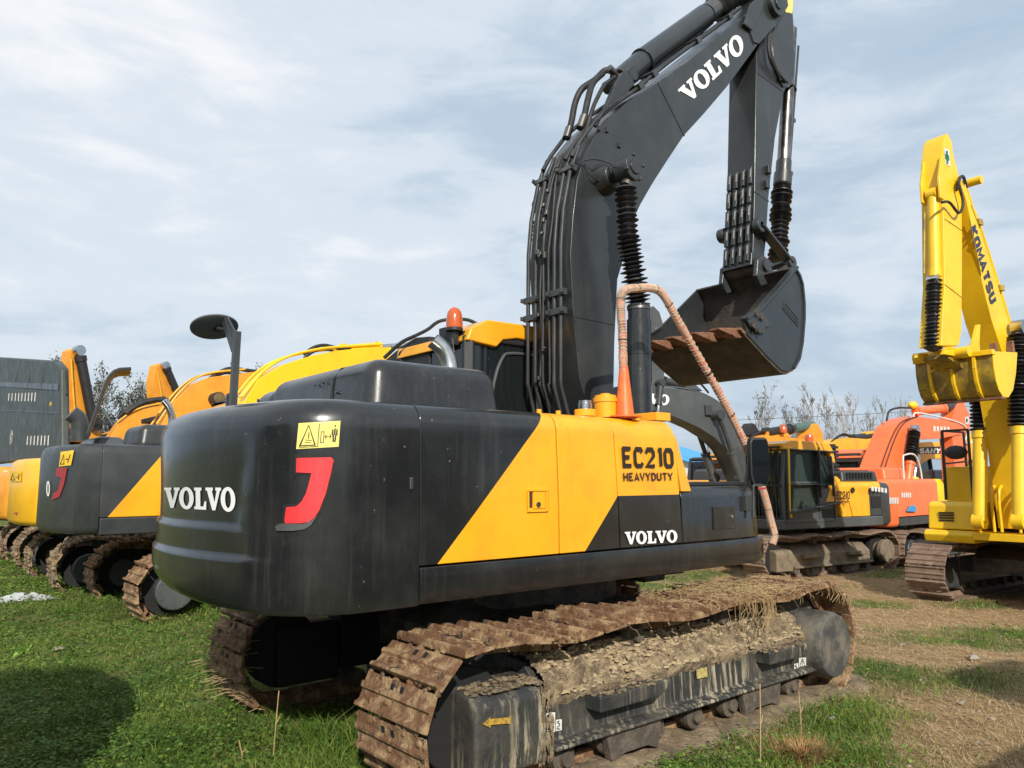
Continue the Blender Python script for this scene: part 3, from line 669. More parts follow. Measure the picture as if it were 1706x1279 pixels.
# small things on the counterweight
m = MB(); p = onsurf(cwt, .0)(685, 805); m.box(p.x-.012, p.x+.012, p.y-.008, p.y+.01, p.z-.035, p.z+.035); m.build('drain_clip', 'dull_steel', cw, bevel=.004)

# ---- engine hood on top
def rbox(x0, x1, y0, y1, z0, z1, r, nm, mt, parent, taper=0, lab=None, seg=4):
    m = MB(); t = taper; m.add([(x0, y0, z0), (x1, y0, z0), (x1, y1, z0), (x0, y1, z0), (x0+t, y0+t, z1), (x1-t, y0+t, z1), (x1-t, y1-t, z1), (x0+t, y1-t, z1)], [(3, 2, 1, 0), (4, 5, 6, 7), (0, 1, 5, 4), (1, 2, 6, 5), (2, 3, 7, 6), (3, 0, 4, 7)])
    return m.build(nm, mt, parent, bevel=r, seg=seg, label=lab)
hd = rbox(-2.19, -1.10, -1.05, .63, 2.10, 2.535, .11, 'engine_hood', 'hood_black', main, .05, seg=6)
m = MB(); m.tube([(-2.192, -.50, 2.20), (-2.155, -.50, 2.44), (-2.10, -.50, 2.515), (-2.02, -.50, 2.538), (-1.2, -.50, 2.538)], .006, 6); m.build('hood_seam', 'underside', hd)
rbox(-2.14, -1.15, .612, 1.12, 2.10, 2.50, .11, 'hood_panel', 'hood_black', hd, .06)
m = MB(); m.box(-2.20, -2.17, -.49, -.30, 2.225, 2.24); m.build('hood_hinge', 'rust', hd)
for pa in ((524, 640), (538, 636), (560, 653), (430, 667)):
    p = sx_(pa[0], pa[1], -2.175); m = MB(); m.disc((-2.175, p.y, p.z), (1, 0, 0), .014, .012, 10); m.build('hood_bolt', 'dull_steel', hd)
m = MB(); m.box(-2.0, -.9, -1.0, .2, ZT-.01, ZT+.004); m.build('deck_top', 'hood_black', main)
# exhaust
p0 = sy(751, 615, -.30); x = p0.x
ex = MB(); pth = catmull([(x, -.3, 2.3), (x, -.3, 2.56), (x-.01, -.29, 2.68), (x-.05, -.27, 2.78), (x-.13, -.24, 2.85)], 5); ex.tube(pth, .064, 18, caps=False); ex.tube([q+V((0, 0, 0)) for q in pth], .058, 18, caps=False)
ex.build('exhaust_pipe', 'chrome', main)

# ---- cab (behind the boom)
CX0, CX1, CY0, CY1, CZ0, CZ1 = -.42, 1.42, .33, 1.52, 1.25, 3.2
cab_ = MB()
def strut(a, b, w=.09, m=0): cab_.bar(a, b, w, w, m)
C = {}
for i, x in ((0, CX0), (1, CX1)):
    for j, y in ((0, CY0), (1, CY1)): C[i, j, 0] = V((x, y, CZ0)); C[i, j, 1] = V((x+(.04 if i == 0 else -.15), y+(.05 if j == 0 else -.05), CZ1-.12))
for i in (0, 1):
    for j in (0, 1): strut(C[i, j, 0], C[i, j, 1], .11)
for k in (0, 1):
    strut(C[0, 0, k], C[1, 0, k]); strut(C[0, 1, k], C[1, 1, k]); strut(C[0, 0, k], C[0, 1, k]); strut(C[1, 0, k], C[1, 1, k])
cab_.box(CX0, CX0+.06, CY0, CY1, CZ0, 2.42); cab_.box(CX0, CX1, CY0, CY0+.05, CZ0, 1.7); cab_.box(.42, .52, CY0+.01, CY0+.08, 1.6, 3.06)
cab_.box(CX0, CX1, CY1-.05, CY1, CZ0, 1.7)
cb = cab_.build('cab', 'plastic', main, bevel=.03, seg=3)
m = MB(); m.box(CX0+.02, CX0+.03, CY0+.1, CY1-.1, 2.40, 3.02); m.build('rear_window', 'glass', cb)
m = MB(); m.box(CX0+.1, CX1-.2, CY0+.035, CY0+.045, 1.7, 3.05); m.build('side_window', 'glass', cb)
m = MB(); m.box(CX0+.1, CX1-.2, CY1-.045, CY1-.035, 1.7, 3.05); m.build('side_window', 'glass', cb)
m = MB(); m.box(CX1-.1, CX1-.09, CY0+.1, CY1-.1, 1.6, 3.05); m.build('windscreen', 'glass', cb)
# window surround, arched corner seen behind the boom
m = MB(); fr_ = [(-.16, 2.28), (-.10, 2.66), (.0, 2.90), (.12, 2.96), (.5, 2.97)]
m.tube(catmull([(x, CY0+.03, z) for x, z in fr_], 5), .016, 8); m.build('window_trim', 'grey_paint', cb)
rf = MB()
rf.prism([(CX0-.03, 3.02), (CX0+.02, 3.14), (CX0+.22, 3.24), (1.0, 3.26), (1.3, 3.2), (1.35, 3.1), (.6, 3.08), (.15, 3.10), (-.02, 3.07), (-.1, 2.99)], CY0-.02, CY0+.34)
rf.prism([(CX0-.035, 2.99), (CX0-.01, 3.10), (CX0+.16, 3.18), (1.0, 3.22), (1.3, 3.18), (1.35, 3.08), (CX0+.1, 3.04)], CY0+.345, CY1+.02)
rf.build('cab_roof', 'cab_yellow', cb, bevel=.02, seg=3)
m = MB(); m.box(CX0-.035, CX0+.02, CY0+.22, CY0+.42, 2.98, 3.19); m.build('roof_gap', 'plastic', cb)
# beacon
bp_ = sx_(760, 545, CX0-.04); m = MB(); y, z = bp_.y, bp_.z-.01
m.tube([(CX0-.06, y, z+.0), (CX0-.06, y, z+.02), (CX0-.06, y, z+.10), (CX0-.06, y, z+.15), (CX0-.06, y, z+.18), (CX0-.06, y, z+.195)], [.078, .078, .074, .064, .042, .012], 20)
bn = m.build('beacon', 'amber_lens', main, smooth=50)
m = MB(); m.tube([(CX0-.06, y, z-.03), (CX0-.06, y, z)], .08, 18); m.box(CX0-.09, CX0-.03, y-.03, y+.03, z-.16, z-.03); m.build('beacon_base', 'plastic', bn, bevel=.004)
m = MB(); m.tube(catmull([(CX0-.09, y-.01, z-.1), (CX0-.09, y-.05, z-.3), (CX0-.06, y-.04, z-.5)], 5), .006, 6); m.build('cable', 'rubber', bn)
m = MB(); m.tube(catmull([sx_(690, 560, CX0), sx_(712, 549, CX0+.1), sx_(735, 534, CX0+.2), sx_(775, 532, CX0+.4), sx_(798, 541, CX0+.4)], 5), .018, 8); m.build('roof_hose', 'rubber', cb)
m = MB(); m.prism([(lambda p: (p.y, p.z))(sx_(a, b, CX0)) for a, b in ((636, 604), (668, 577), (692, 562), (715, 560), (715, 650), (636, 650))], CX0-.0, CX0+.12, ax=0); m.build('rear_corner_panel', 'plastic', cb, bevel=.01)
# black grab bar left of the cab
m = MB(); m.tube(catmull([sx_(640, 596, -.6), sx_(668, 571, -.5), sx_(690, 560, -.42)], 5), .02, 8); m.build('grab_rail', 'plastic', main)

# ---- boom
BY = .285
c1 = lambda x, y: (850+x/3.0455, y/3.0455)
c2 = lambda x, y: (850+x/3.0455, 400+y/3.0455)
back = [c2(420, 1000), c2(395, 840), c2(352, 700), c2(318, 330), c2(306, 100), c1(306, 1279), c1(318, 1100), c1(340, 910), c1(372, 800), c1(420, 705), c1(500, 600), c1(600, 515), c1(740, 425), c1(900, 312), c1(1050, 195), c1(1180, 85), c1(1225, 40), c1(1290, -35), c1(1380, -45)]
front = [c1(1400, 20), c1(1385, 70), c1(1340, 130), c1(1290, 185), c1(1252, 232), c1(1100, 440), c1(985, 575), c1(880, 690), c1(800, 810), c1(720, 935), c1(660, 1040), c1(628, 1110), c1(585, 1279), c2(545, 200), c2(530, 520), c2(524, 850), c2(520, 1000)]
bk = XZ(back, -BY); fo = XZ(front, -BY)
m = MB(); m.prism(bk+fo, -BY, BY); boom = m.build('boom', 'boom_black', main, bevel=.008)
# flange strips along both edges of the side plate
def strip(pts, w, h, y, nm, mt='boom_black'):
    m = MB()
    for a, b in zip(pts, pts[1:]): m.bar(V((a[0], y, a[1])), V((b[0], y, b[1])), h, w)
    return m.build(nm, mt, boom, smooth=20)
def inset(P, d):
    o = []
    for i in range(len(P)):
        a = V(P[max(0, i-1)]); b = V(P[min(len(P)-1, i+1)]); t = (b-a).normalized(); o.append((P[i][0]+t.y*d, P[i][1]-t.x*d))
    return o
def plates(Y=-BY-.004):
    for q in (((1240, 120), (1205, 96)),): pass
seam = lambda a, b: (MB().bar(sy(*a, -BY), sy(*b, -BY), .012, .012)).build('weld_seam', 'boom_black', boom)
seam(c1(748, 418), c1(884, 690)); seam(c1(1180, 85), c1(1235, 232)); seam(c2(326, 385), c2(528, 428)); seam(c2(326, 385), c2(345, 560))
m = MB()   # boom tip cheek plate
m.prism(XZ([c1(1185, 80), c1(1240, 20), c1(1290, -30), c1(1400, -40), c1(1410, 30), c1(1385, 72), c1(1340, 135), c1(1262, 222), c1(1235, 215)], -BY-.012), -BY-.02, -BY+.0)
m.build('tip_plate', 'boom_black', boom, bevel=.01)
m = MB(); p = sy(*c1(1240, 50), -BY-.03)
m.prism([(p.x-.28, p.z-.3), (p.x-.12, p.z+.02), (p.x+.1, p.z+.22), (p.x+.22, p.z+.2), (p.x+.05, p.z-.12), (p.x-.1, p.z-.32)], -BY-.05, -BY-.02); m.build('tip_rib', 'boom_black', boom, bevel=.015)
pv = sy(1286, 12, -BY)
m = MB(); m.cyl((pv.x, -BY-.09, pv.z), (pv.x, BY+.09, pv.z), .15, n=28); m.cyl((pv.x, -BY-.11, pv.z), (pv.x, -BY-.08, pv.z), .07, n=20); m.build('arm_pin', 'boom_black', boom, bevel=.01)
# bracket of the arm cylinder on the boom's back
m = MB()
for y in (-.17, .17):
    m.prism(XZ([c1(470, 560), c1(520, 440), c1(560, 372), c1(590, 368), c1(612, 400), c1(622, 436), c1(560, 500)], y), y-.03, y+.03)
m.build('cylinder_bracket', 'boom_black', boom, bevel=.012)
def P1(x, y, Y=0): return sy(*c1(x, y), Y)
A0 = P1(555, 410, 0); A1 = P1(668, 312, 0); A2 = P1(985, 80, 0); A3 = P1(1045, 38, 0); A4 = P1(1240, -95, 0)
m = MB(); m.tube([A0, A1], .125, 26); m.tube([A1, A2], .135, 28); m.tube([A2.lerp(A1, .12), A2.lerp(A1, .12), A2, A2.lerp(A3, .2)], [.135, .155, .165, .15], 28); m.tube([A1.lerp(A0, .02), A1.lerp(A2, .02)], .145, 26)
ac = m.build('arm_cylinder', 'boom_black', main, bevel=.006)
m = MB(); m.tube([A2.lerp(A3, .1), A2.lerp(A3, .75)], .128, 24); m.build('clamp_band', 'dull_steel', ac)
m = MB(); m.bellows(A2.lerp(A3, .8), A4, .085, .15, 13, jit=.2); m.build('rod_boot', 'boot_rubber', ac)
m = MB(); m.tube([A4.lerp(A3, .1), P1(1330, -160, 0)], .06, 16); m.build('rod', 'chrome', ac)
m = MB(); m.cyl(A0+V((0, -.2, 0)), A0+V((0, .2, 0)), .07, n=20); m.build('cylinder_pin', 'boom_black', ac)

# pipes along the boom's back
bkp = [V((a, 0, b)) for a, b in XZ([c2(300, 700), c2(300, 500), c2(300, 260), c2(300, 60), c1(300, 1240), c1(312, 1060), c1(345, 870), c1(390, 745)], -BY)]
def offs(P, d):
    o = []
    for i in range(len(P)):
        a = P[max(0, i-1)]; b = P[min(len(P)-1, i+1)]; t = (b-a).normalized(); o.append(P[i]+V((-t.z, 0, t.x))*d)
    return o
pp = MB()
for y, d, r in ((-.22, .045, .023), (-.13, .042, .023), (.02, .045, .014), (.13, .045, .023), (.23, .05, .023)):
    P = offs(bkp, d)
    low = [P[0]+V((.25, 0, -.75)), P[0]+V((.12, 0, -.42)), P[0]+V((0, 0, -.06))] if y < 0 else [P[0]+V((.35, -.1, -.7)), P[0]+V((.1, 0, -.36)), P[0]+V((.02, 0, -.06))]
    Q = low+P; pp.tube([V((q.x, y+q.y, q.z)) for q in Q], r*.86, 10)
pipes = pp.build('hydraulic_pipe_run', 'pipe_black', boom, smooth=60)
m = MB()
for i, f in ((1, .6), (2, 0.), (6, .1)):
    a = bkp[i].lerp(bkp[i+1], f); b = bkp[i+1]; t = (b-a).normalized(); nn = V((-t.z, 0, t.x))
    for y0, y1 in ((-.27, -.08), (.08, .28)):
        m = MB(); m.obox(a+nn*.04+V((0, (y0+y1)/2, 0)), (.06, y1-y0, .062), t, nn)
        for y in (y0, y1): m.obox(a+nn*.08+V((0, y, 0)), (.04, .02, .04), t, nn)
        m.build('pipe_clamp', 'dark_grey', boom, bevel=.004)
# small valves, fittings and zip ties
m = MB(); rnd = random.Random(11)
for i in range(16):
    k = rnd.randrange(0, 7); a = bkp[k].lerp(bkp[k+1], rnd.random()); t = (bkp[k+1]-bkp[k]).normalized(); nn = V((-t.z, 0, t.x))
    m.obox(a+nn*.08+V((0, rnd.uniform(-.05, .07), 0)), (rnd.uniform(.02, .05), .03, .03), t, nn)
m.build('pipe_fitting', 'dull_steel', boom, bevel=.003)
m = MB()
for y in (.02, .05, -.05): m.tube(catmull([bkp[0]+V((.3, y, -.7)), bkp[0]+V((-.02, y, -.1))]+[q+V((rnd.uniform(-.02, .02), y, 0)) for q in offs(bkp, .04)], 4), .011, 6)
m.build('cable', 'rubber', boom)
# upper pipe pair along the top of the boom
tp_ = [V((a, 0, b)) for a, b in XZ([c1(355, 800), c1(395, 725), c1(470, 620), c1(560, 540), c1(690, 450), c1(760, 385), c1(850, 312), c1(980, 215), c1(1140, 95), c1(1200, 40)], -BY)]
m = MB()
for y, d in ((-.21, .045), (-.12, .045), (.2, .045)): m.tube([V((q.x, y, q.z)) for q in offs(tp_, d)], .022, 8)
m.build('hydraulic_pipe_run', 'pipe_black', boom, smooth=60)
m = MB()
for i in (4, 5, 7, 8):
    a = tp_[i]; t = (tp_[i]-tp_[i-1]).normalized(); nn = V((-t.z, 0, t.x)); m = MB(); m.obox(a+nn*.05+V((0, -.17, 0)), (.09, .18, .07), t, nn); m.build('pipe_clamp', 'dark_grey', boom, bevel=.006)
# hoses rising to the arm cylinder
def hose(P, r, nm='hose', par=None, mt='rubber', k=6): m = MB(); m.tube(catmull(P, k), r, 10); return m.build(nm, mt, par or boom, smooth=60)
hose([P1(285, 700, .15), P1(310, 620, .15), P1(330, 520, .15), P1(365, 450, .12), P1(430, 405, .08), P1(480, 358, .05), P1(515, 360, 0)], .034)
hose([P1(350, 650, -.1), P1(375, 590, -.1), P1(395, 500, -.1), P1(420, 420, -.05), P1(470, 370, 0)], .034)
hose([P1(380, 690, -.2), P1(415, 560, -.2), P1(450, 480, -.15), P1(480, 430, -.1), P1(530, 390, -.05)], .022)
hose([P1(430, 640, -.2), P1(480, 560, -.22), P1(600, 470, -.2)], .02)
m = MB()
for a, b, Y in (((300, 650), (285, 700), .15), ((375, 590), (355, 650), -.1), ((500, 345), (540, 380), 0)): m = MB(); m.cyl(P1(*a, Y), P1(*b, Y), .042, n=12); m.build('hose_fitting', 'dull_steel', boom)
# trunnion for the boom cylinder
E1 = sy(*c1(600, 860), -.60); 
m = MB(); m.cyl((E1.x-.0, -BY+.02, E1.z+.0), (E1.x, -BY-.14, E1.z), .17, .12, n=28); m.cyl((E1.x, -BY-.1, E1.z), (E1.x, -.52, E1.z), .075, n=20)
m.build('trunnion', 'boom_black', boom, bevel=.01)
bc = MB(); Ey = -.60
bc.cyl((E1.x, Ey-.085, E1.z), (E1.x, Ey+.085, E1.z), .125, n=28); bc.cyl((E1.x, Ey-.10, E1.z), (E1.x, Ey-.07, E1.z), .07, n=18)
for a in (20, 100, 200, 300): bc.box(E1.x+.12*cos(R(a))-.015, E1.x+.12*cos(R(a))+.015, Ey-.10, Ey-.06, E1.z+.12*sin(R(a))-.015, E1.z+.12*sin(R(a))+.015)
boomcyl = bc.build('boom_cylinder', 'boom_black', main, bevel=.006)
B1 = sy(1064, 512, Ey); B2 = sy(1066, 690, Ey); T1 = sy(1042, 310, Ey)
m = MB(); m.tube([V((E1.x, Ey, E1.z-.09)), T1], .055, 16); m.tube([B1.lerp(T1, .0), T1], .05, 16); m.build('rod', 'dull_steel', boomcyl)
m = MB(); K = 27; mid = sy(1047, 400, Ey)
P = [T1, mid, B1.lerp(mid, .05)]
m.bellows(T1, mid, .055, .098, 10, jit=.14); m.bellows(mid, B1, .058, .108, 16, jit=.2); m.build('rod_boot', 'boot_rubber', boomcyl, smooth=30)
dn = (B2-B1).normalized()
m = MB(); m.tube([B1-dn*.02, B1+dn*.03, B1+dn*.031, B1+dn*.12, B1+dn*.121, B1+dn*.42, B1+dn*.421, B1+dn*.45, B1+dn*.451, B1+dn*1.6], [.105, .105, .10, .10, .112, .112, .118, .118, .112, .112], 26); m.build('cylinder_barrel', 'black_paint', boomcyl)
m = MB(); m.tube([B1+dn*.0+V((-.0, -.0, 0)), B1+dn*.025], .107, 26); m.build('clamp_band', 'dull_steel', boomcyl)
# the twin cylinder on the far side
m = MB(); F = lambda p: V((p.x, .60, p.z)); m.bellows(F(T1), F(B1), .055, .105, 26); m.tube([F(B1), F(B1+dn*1.6)], .112, 20); m.cyl((E1.x, .28, E1.z), (E1.x, .68, E1.z), .09, n=20)
m.build('far_boom_cylinder', 'boot_rubber', main)
hose([P1(345, 830, -BY-.02), P1(380, 812, -BY-.05), P1(440, 808, -BY-.1), P1(500, 825, -.45), P1(530, 850, -.58)], .008, 'grease_line')
hose([P1(375, 830, -BY-.02), P1(410, 890, -BY-.04), P1(470, 915, -BY-.08), P1(525, 870, -.5)], .007, 'grease_line')
m = MB()
for a in ((490, 658), (552, 735), (448, 650)): p = P1(*a, -BY-.006); m.box(p.x-.02, p.x+.02, -BY-.02, -BY, p.z-.025, p.z+.02)
m.build('boom_lug', 'boom_black', boom)
decal('lettering', wp, ww, ((1129, 150), (1231, 52), (1242, 82), (1148, 172)), plane_y(-BY-.006), 'white_paint', boom)

# ---- arm
AY = .20
arm_pts = [c1(1250, 260), c1(1245, 600), c1(1240, 1000), c1(1232, 1279), c2(1226, 60), c2(1222, 125), c2(1290, 130), c2(1292, 60), c1(1298, 1230), c1(1312, 1000), c1(1345, 700), c1(1388, 470), c1(1402, 440), c1(1428, 430), c1(1442, 370), c1(1440, 130), c1(1430, 0), c1(1400, -120), c1(1330, -180), c1(1270, -160), c1(1300, -40), c1(1330, 60), c1(1310, 130)]
ap = XZ(arm_pts, -AY)
m = MB(); m.prism(ap, -AY, AY); arm = m.build('arm', 'boom_black', main, bevel=.012)
m = MB(); ch = XZ([c1(1345, 100), c1(1432, 20), c1(1442, 370), c1(1428, 378), c1(1402, 436), c1(1385, 440), c1(1345, 360), c1(1325, 200)], -AY-.02); m.prism(ch, -AY-.025, -AY)
m.build('cheek_plate', 'boom_black', arm, bevel=.01)
seamA = lambda a, b: (MB().bar(sy(*a, -AY), sy(*b, -AY), .01, .01)).build('weld_seam', 'boom_black', arm)
seamA(c1(1255, 370), c1(1385, 465)); seamA(c1(1240, 972), c1(1312, 1022))
# wear bars on the arm's rear face
wb = MB(); wl = MB(); back0 = sy(*c1(1243, 860), -AY); 
for j in range(4):
    y = -AY+.05+j*.1; off = .018
    for i in range(5):
        a = sy(*c1(1242, 840), -AY).lerp(sy(*c2(1222, 110), -AY), i/5+.01); b = sy(*c1(1242, 840), -AY).lerp(sy(*c2(1222, 110), -AY), (i+.92)/5)
        wb.bar(V((a.x-off, y, a.z)), V((b.x-off, y, b.z)), .05, .03)
        c_ = a.lerp(b, .12); d_ = a.lerp(b, .62)
        wl.bar(V((c_.x-off-.017, y-.012, c_.z)), V((d_.x-off-.017, y-.012, d_.z)), .012, .006)
wb.build('wear_bar', 'boom_black', arm, bevel=.004); wl.build('wear_bar_weld', 'weld_grey', arm)['kind'] = 'stuff'
m = MB()
for a in ((1308, 865), (1300, 940)): p = sy(*c1(*a), -AY-.01); m.box(p.x-.05, p.x+.02, -AY-.05, -AY, p.z-.05, p.z+.05)
m.build('hose_lug', 'boom_black', arm, bevel=.008)
decal('yellow_sticker', RECT, 1, ((1305, -8), (1322, -8), (1320, 22), (1309, 20)), plane_y(-AY-.03), 'sticker_yellow', arm)
hose([P1(1350, 60, -AY-.03), P1(1325, 150, -AY-.05), P1(1325, 260, -AY-.06), P1(1350, 350, -AY-.06), P1(1395, 410, -AY-.04), P1(1425, 425, -.1), P1(1448, 455, -.05), P1(1425, 505, 0), P1(1412, 560, 0), P1(1412, 900, 0)], .018, 'hose', arm)
hose([P1(1340, 90, -AY-.03), P1(1312, 190, -AY-.07), P1(1318, 290, -AY-.08), P1(1365, 390, -AY-.05)], .022, 'hose', arm)
# bucket cylinder
K0 = P1(1425, 150, 0); K1 = P1(1385, 880, 0); K2 = P1(1380, 945, 0); K3 = sy(1296, 436, 0)
m = MB(); m.tube([K0, K0.lerp(K1, .2), K1], [.08, .08, .088], 24); bkc = m.build('bucket_cylinder', 'rod_steel', main)
m = MB(); m.tube([K1.lerp(K0, .08), K1, K1, K2.lerp(K1, .1), K2], [.1, .1, .118, .118, .10], 24); m.build('cylinder_head', 'dark_grey', bkc)
m = MB(); m.bellows(K2, K3, .075, .125, 17, jit=.16); m.build('rod_boot', 'boot_rubber', bkc, smooth=30)
m = MB(); m.tube([K0+V((.14, -.02, -.2)), K1+V((.13, -.02, .1)), K1+V((.1, -.02, -.02))], .016, 8); 
for f in (.62, .98): q = K0.lerp(K1, f); m.obox(q+V((.09, 0, 0)), (.2, .06, .05), (1, 0, 0))
m.build('grease_pipe', 'dark_grey', bkc)
# linkage
L0 = sy(*c2(1285, -35), -.30); L1 = sy(*c2(1434, 112), -.30); Pin = sy(*c2(1285, 130), -.25)
L0 = sy(*c1(1272, 1140), -.28)
m = MB()
for y in (-.26, .26): m.bar(V((L0.x, y, L0.z)), V((L1.x, y, L1.z)), .035, .13, up=V((0, 1, 0)))
for s in (-1, 1): m.cyl((L0.x, s*.21, L0.z), (L0.x, s*.30, L0.z), .09, n=20); m.cyl((L1.x, s*.22, L1.z), (L1.x, s*.31, L1.z), .08, n=20)
m.cyl((L1.x, -.3, L1.z), (L1.x, .3, L1.z), .045, n=14); m.cyl((L0.x, -.3, L0.z), (L0.x, .3, L0.z), .045, n=14)
lk = m.build('bucket_link', 'dark_grey', main, bevel=.008)
m = MB(); m.cyl((Pin.x, -.26, Pin.z), (Pin.x, .26, Pin.z), .12, n=24); m.build('arm_end_boss', 'bucket_in', arm)

# ---- bucket
BN, BF = -.66, .72
nb = lambda *p: XZ([c2(*q) for q in p], BN)
lip = nb((1190, 478))[0]
prof = nb((1195, 474), (1300, 590), (1372, 660), (1400, 667), (1432, 650), (1460, 600), (1475, 520), (1485, 400), (1485, 320), (1476, 225), (1462, 180), (1438, 140))
top = prof[-1]
tin = nb((1260, 345),)[0]; fr2 = nb((1178, 402),)[0]
bkt = MB()
def curve(P, y0, y1, th, mb, mi=0):
    n = len(P); I = inset(P, -th); v = [(a, y0, b) for a, b in P]+[(a, y1, b) for a, b in P]+[(a, y0, b) for a, b in I]+[(a, y1, b) for a, b in I]
    f = []
    for i in range(n-1): f += [(i, i+1, n+i+1, n+i), (2*n+i, 3*n+i, 3*n+i+1, 2*n+i+1), (i, 2*n+i, 2*n+i+1, i+1), (n+i, n+i+1, 3*n+i+1, 3*n+i)]
    f += [(0, n, 3*n, 2*n), (n-1, 3*n-1, 4*n-1, 2*n-1)]
    mb.add(v, f, mi)
curve(prof, BN, BF, -.03, bkt, 0)
bucket = bkt.build('bucket', ['bucket_in'], main, smooth=30)
m = MB()
side = prof+[tin, fr2]
m.prism(side, BN-.012, BN+.02); m.build('side_plate', 'boom_black', bucket, bevel=.006); m = MB(); m.prism(side, BF-.02, BF+.012); m.build('side_plate', 'boom_black', bucket, bevel=.006)
m = MB()
cen = (sum(p[0] for p in prof)/len(prof), sum(p[1] for p in prof)/len(prof))
for a, b in zip(prof[4:], prof[5:]): m.bar(V((a[0], BN-.02, a[1])), V((b[0], BN-.02, b[1])), .03, .02, up=V((0, 1, 0)))
m.build('side_rim', 'boom_black', bucket)
m = MB(); m.bar(V((fr2[0], BN-.02, fr2[1])), V((tin[0], BN-.02, tin[1])), .03, .1, up=V((0, 1, 0))); m.bar(V((tin[0], BN-.02, tin[1])), V((top[0], BN-.02, top[1])), .03, .09, up=V((0, 1, 0)))
m.bar(V((fr2[0], BF, fr2[1])), V((tin[0], BF, tin[1])), .03, .1, up=V((0, 1, 0))); m.build('edge_strip', 'boom_black', bucket, bevel=.004)
# side cutters
m = MB(); cp = nb((1172, 398), (1245, 342), (1262, 352), (1268, 380), (1285, 405), (1302, 425), (1290, 440), (1275, 445), (1268, 478), (1245, 475), (1190, 425))
m.prism(cp, BN-.05, BN-.015); m.build('side_cutter', 'dark_grey', bucket, bevel=.008); m = MB(); m.prism(cp, BF+.015, BF+.05); m.build('side_cutter', 'dark_grey', bucket, bevel=.008)
m = MB()
for a in ((1225, 432), (1240, 372), (1268, 395), (1255, 462)): p = sy(*c2(*a), BN-.05); m.disc((p.x, BN-.06, p.z), (0, 1, 0), .03, .04, 10)
m.build('cutter_bolt', 'bucket_in', bucket)
# lip and teeth
lipd = (V((prof[0][0], prof[0][1]))-V((prof[1][0], prof[1][1]))).normalized(); ld = V((lipd.x, 0, lipd.y)); ln_ = V((-ld.z, 0, ld.x))
m = MB(); L_ = V((prof[0][0], 0, prof[0][1])); m.bar(L_+V((0, BN, 0))+ld*.03, L_+V((0, BF, 0))+ld*.03, .14, .035, up=ln_)
m.build('lip', 'rust', bucket, bevel=.006)
td = sy(*c2(1062, 444), BN+.1)-sy(*c2(1165, 470), BN+.1); td.normalize(); tn = V((-td.z, 0, td.x))
for i in range(5):
    y = BN+.10+i*(BF-BN-.2)/4; m = MB(); o = L_+V((0, y, 0))+td*.05
    m.X = Matrix((( td.x, 0, tn.x, o.x), (0, 1, 0, o.y), (td.z, 0, tn.z, o.z), (0, 0, 0, 1)))
    up = 1
    v = []
    for s, w, h0, h1 in ((-.10, .045, -.05, .02), (-.02, .055, -.06, .045), (.07, .055, -.05, .05), (.13, .075, -.04, .045), (.36, .06, -.008, .010)):
        v += [(s, -w, h0), (s, w, h0), (s, w, h1), (s, -w, h1)]
    f = [(k*4+j, k*4+(j+1) % 4, k*4+4+(j+1) % 4, k*4+4+j) for k in range(4) for j in range(4)]+[(0, 1, 2, 3), (16, 17, 18, 19)]
    m.add(v, f); m.build('tooth', 'rust', bucket, bevel=.006)
# ears carrying the pins
for y in (-.24, .24):
    m = MB(); e = XZ([c2(1246, 100), c2(1262, 84), c2(1290, 90), c2(1312, 130), c2(1330, 170), c2(1390, 130), c2(1430, 95), c2(1446, 120), c2(1440, 150), c2(1330, 215), c2(1266, 235), c2(1240, 180)], -.24)
    m.prism(e, y-.03, y+.03); m.build('bucket_ear', 'dark_grey', bucket, bevel=.012)
m = MB(); m.cyl((Pin.x, -.31, Pin.z), (Pin.x, .31, Pin.z), .075, n=22); m.build('bucket_pin', 'dark_grey', bucket)
m = MB(); q = sy(*c2(1280, 215), 0); m.bar(V((Pin.x-.05, -.4, Pin.z-.30)), V((Pin.x-.05, .5, Pin.z-.30)), .3, .03, up=V((0, 0, 1))) if False else None
# raised word plate on the bucket cheek, worn away: only its frame can be read
pw = [c2(1392, 315), c2(1462, 400), c2(1462, 438), c2(1385, 348)]
m = MB(); PP = [sy(*q, BN-.014) for q in pw]
for a, b in zip(PP, PP[1:]+PP[:1]): m.bar(a, b, .014, .012, up=V((0, 1, 0)))
rnd = random.Random(5)
for i in range(8):
    t = (i+.7)/8.6; a = PP[0].lerp(PP[1], t); b = PP[3].lerp(PP[2], t); m.bar(a.lerp(b, .25), a.lerp(b, .75), .012, .02, up=V((0, 1, 0)))
m.build('cast_plate', 'dark_grey', bucket)

# ---- orange wrapped hand rail
rp = [sy(*q, -1.18) for q in ((1041, 690), (1039, 640), (1037, 560), (1034, 505), (1040, 484), (1062, 480), (1085, 480), (1104, 490), (1130, 535), (1190, 640), (1220, 695), (1245, 748), (1262, 790), (1275, 830), (1284, 868), (1290, 892), (1286, 907))]
rl = MB(); pth = catmull(rp, 7); rl.tube(pth, [.031+.004*sin(i*1.9)+.002*sin(i*.7) for i in range(len(pth))], 10); rail = rl.build('hand_rail', 'wrap', main, smooth=60)
m = MB(); P, fr_ = m.frames(catmull(rp, 90)); hx = []
for i, (p, (x, y)) in enumerate(zip(P, fr_)):
    a = i*.9; hx.append(p+(x*cos(a)+y*sin(a))*.034)
m.tube(hx, .0032, 4); m.tube([p+(x*cos(-i*.9)+y*sin(-i*.9))*.034 for i, (p, (x, y)) in enumerate(zip(P, fr_))], .0032, 4); m.build('wrap_cord', 'wrap_rope', rail)
m = MB()
for f in (.05, .12, .2, .31, .4, .47, .55, .62, .7, .76, .84, .93): i = int(f*(len(P)-2)); m.cyl(P[i], P[i+1]+(P[i+1]-P[i])*.4, .038, n=10)
m.build('rail_tie', 'rubber', rail)
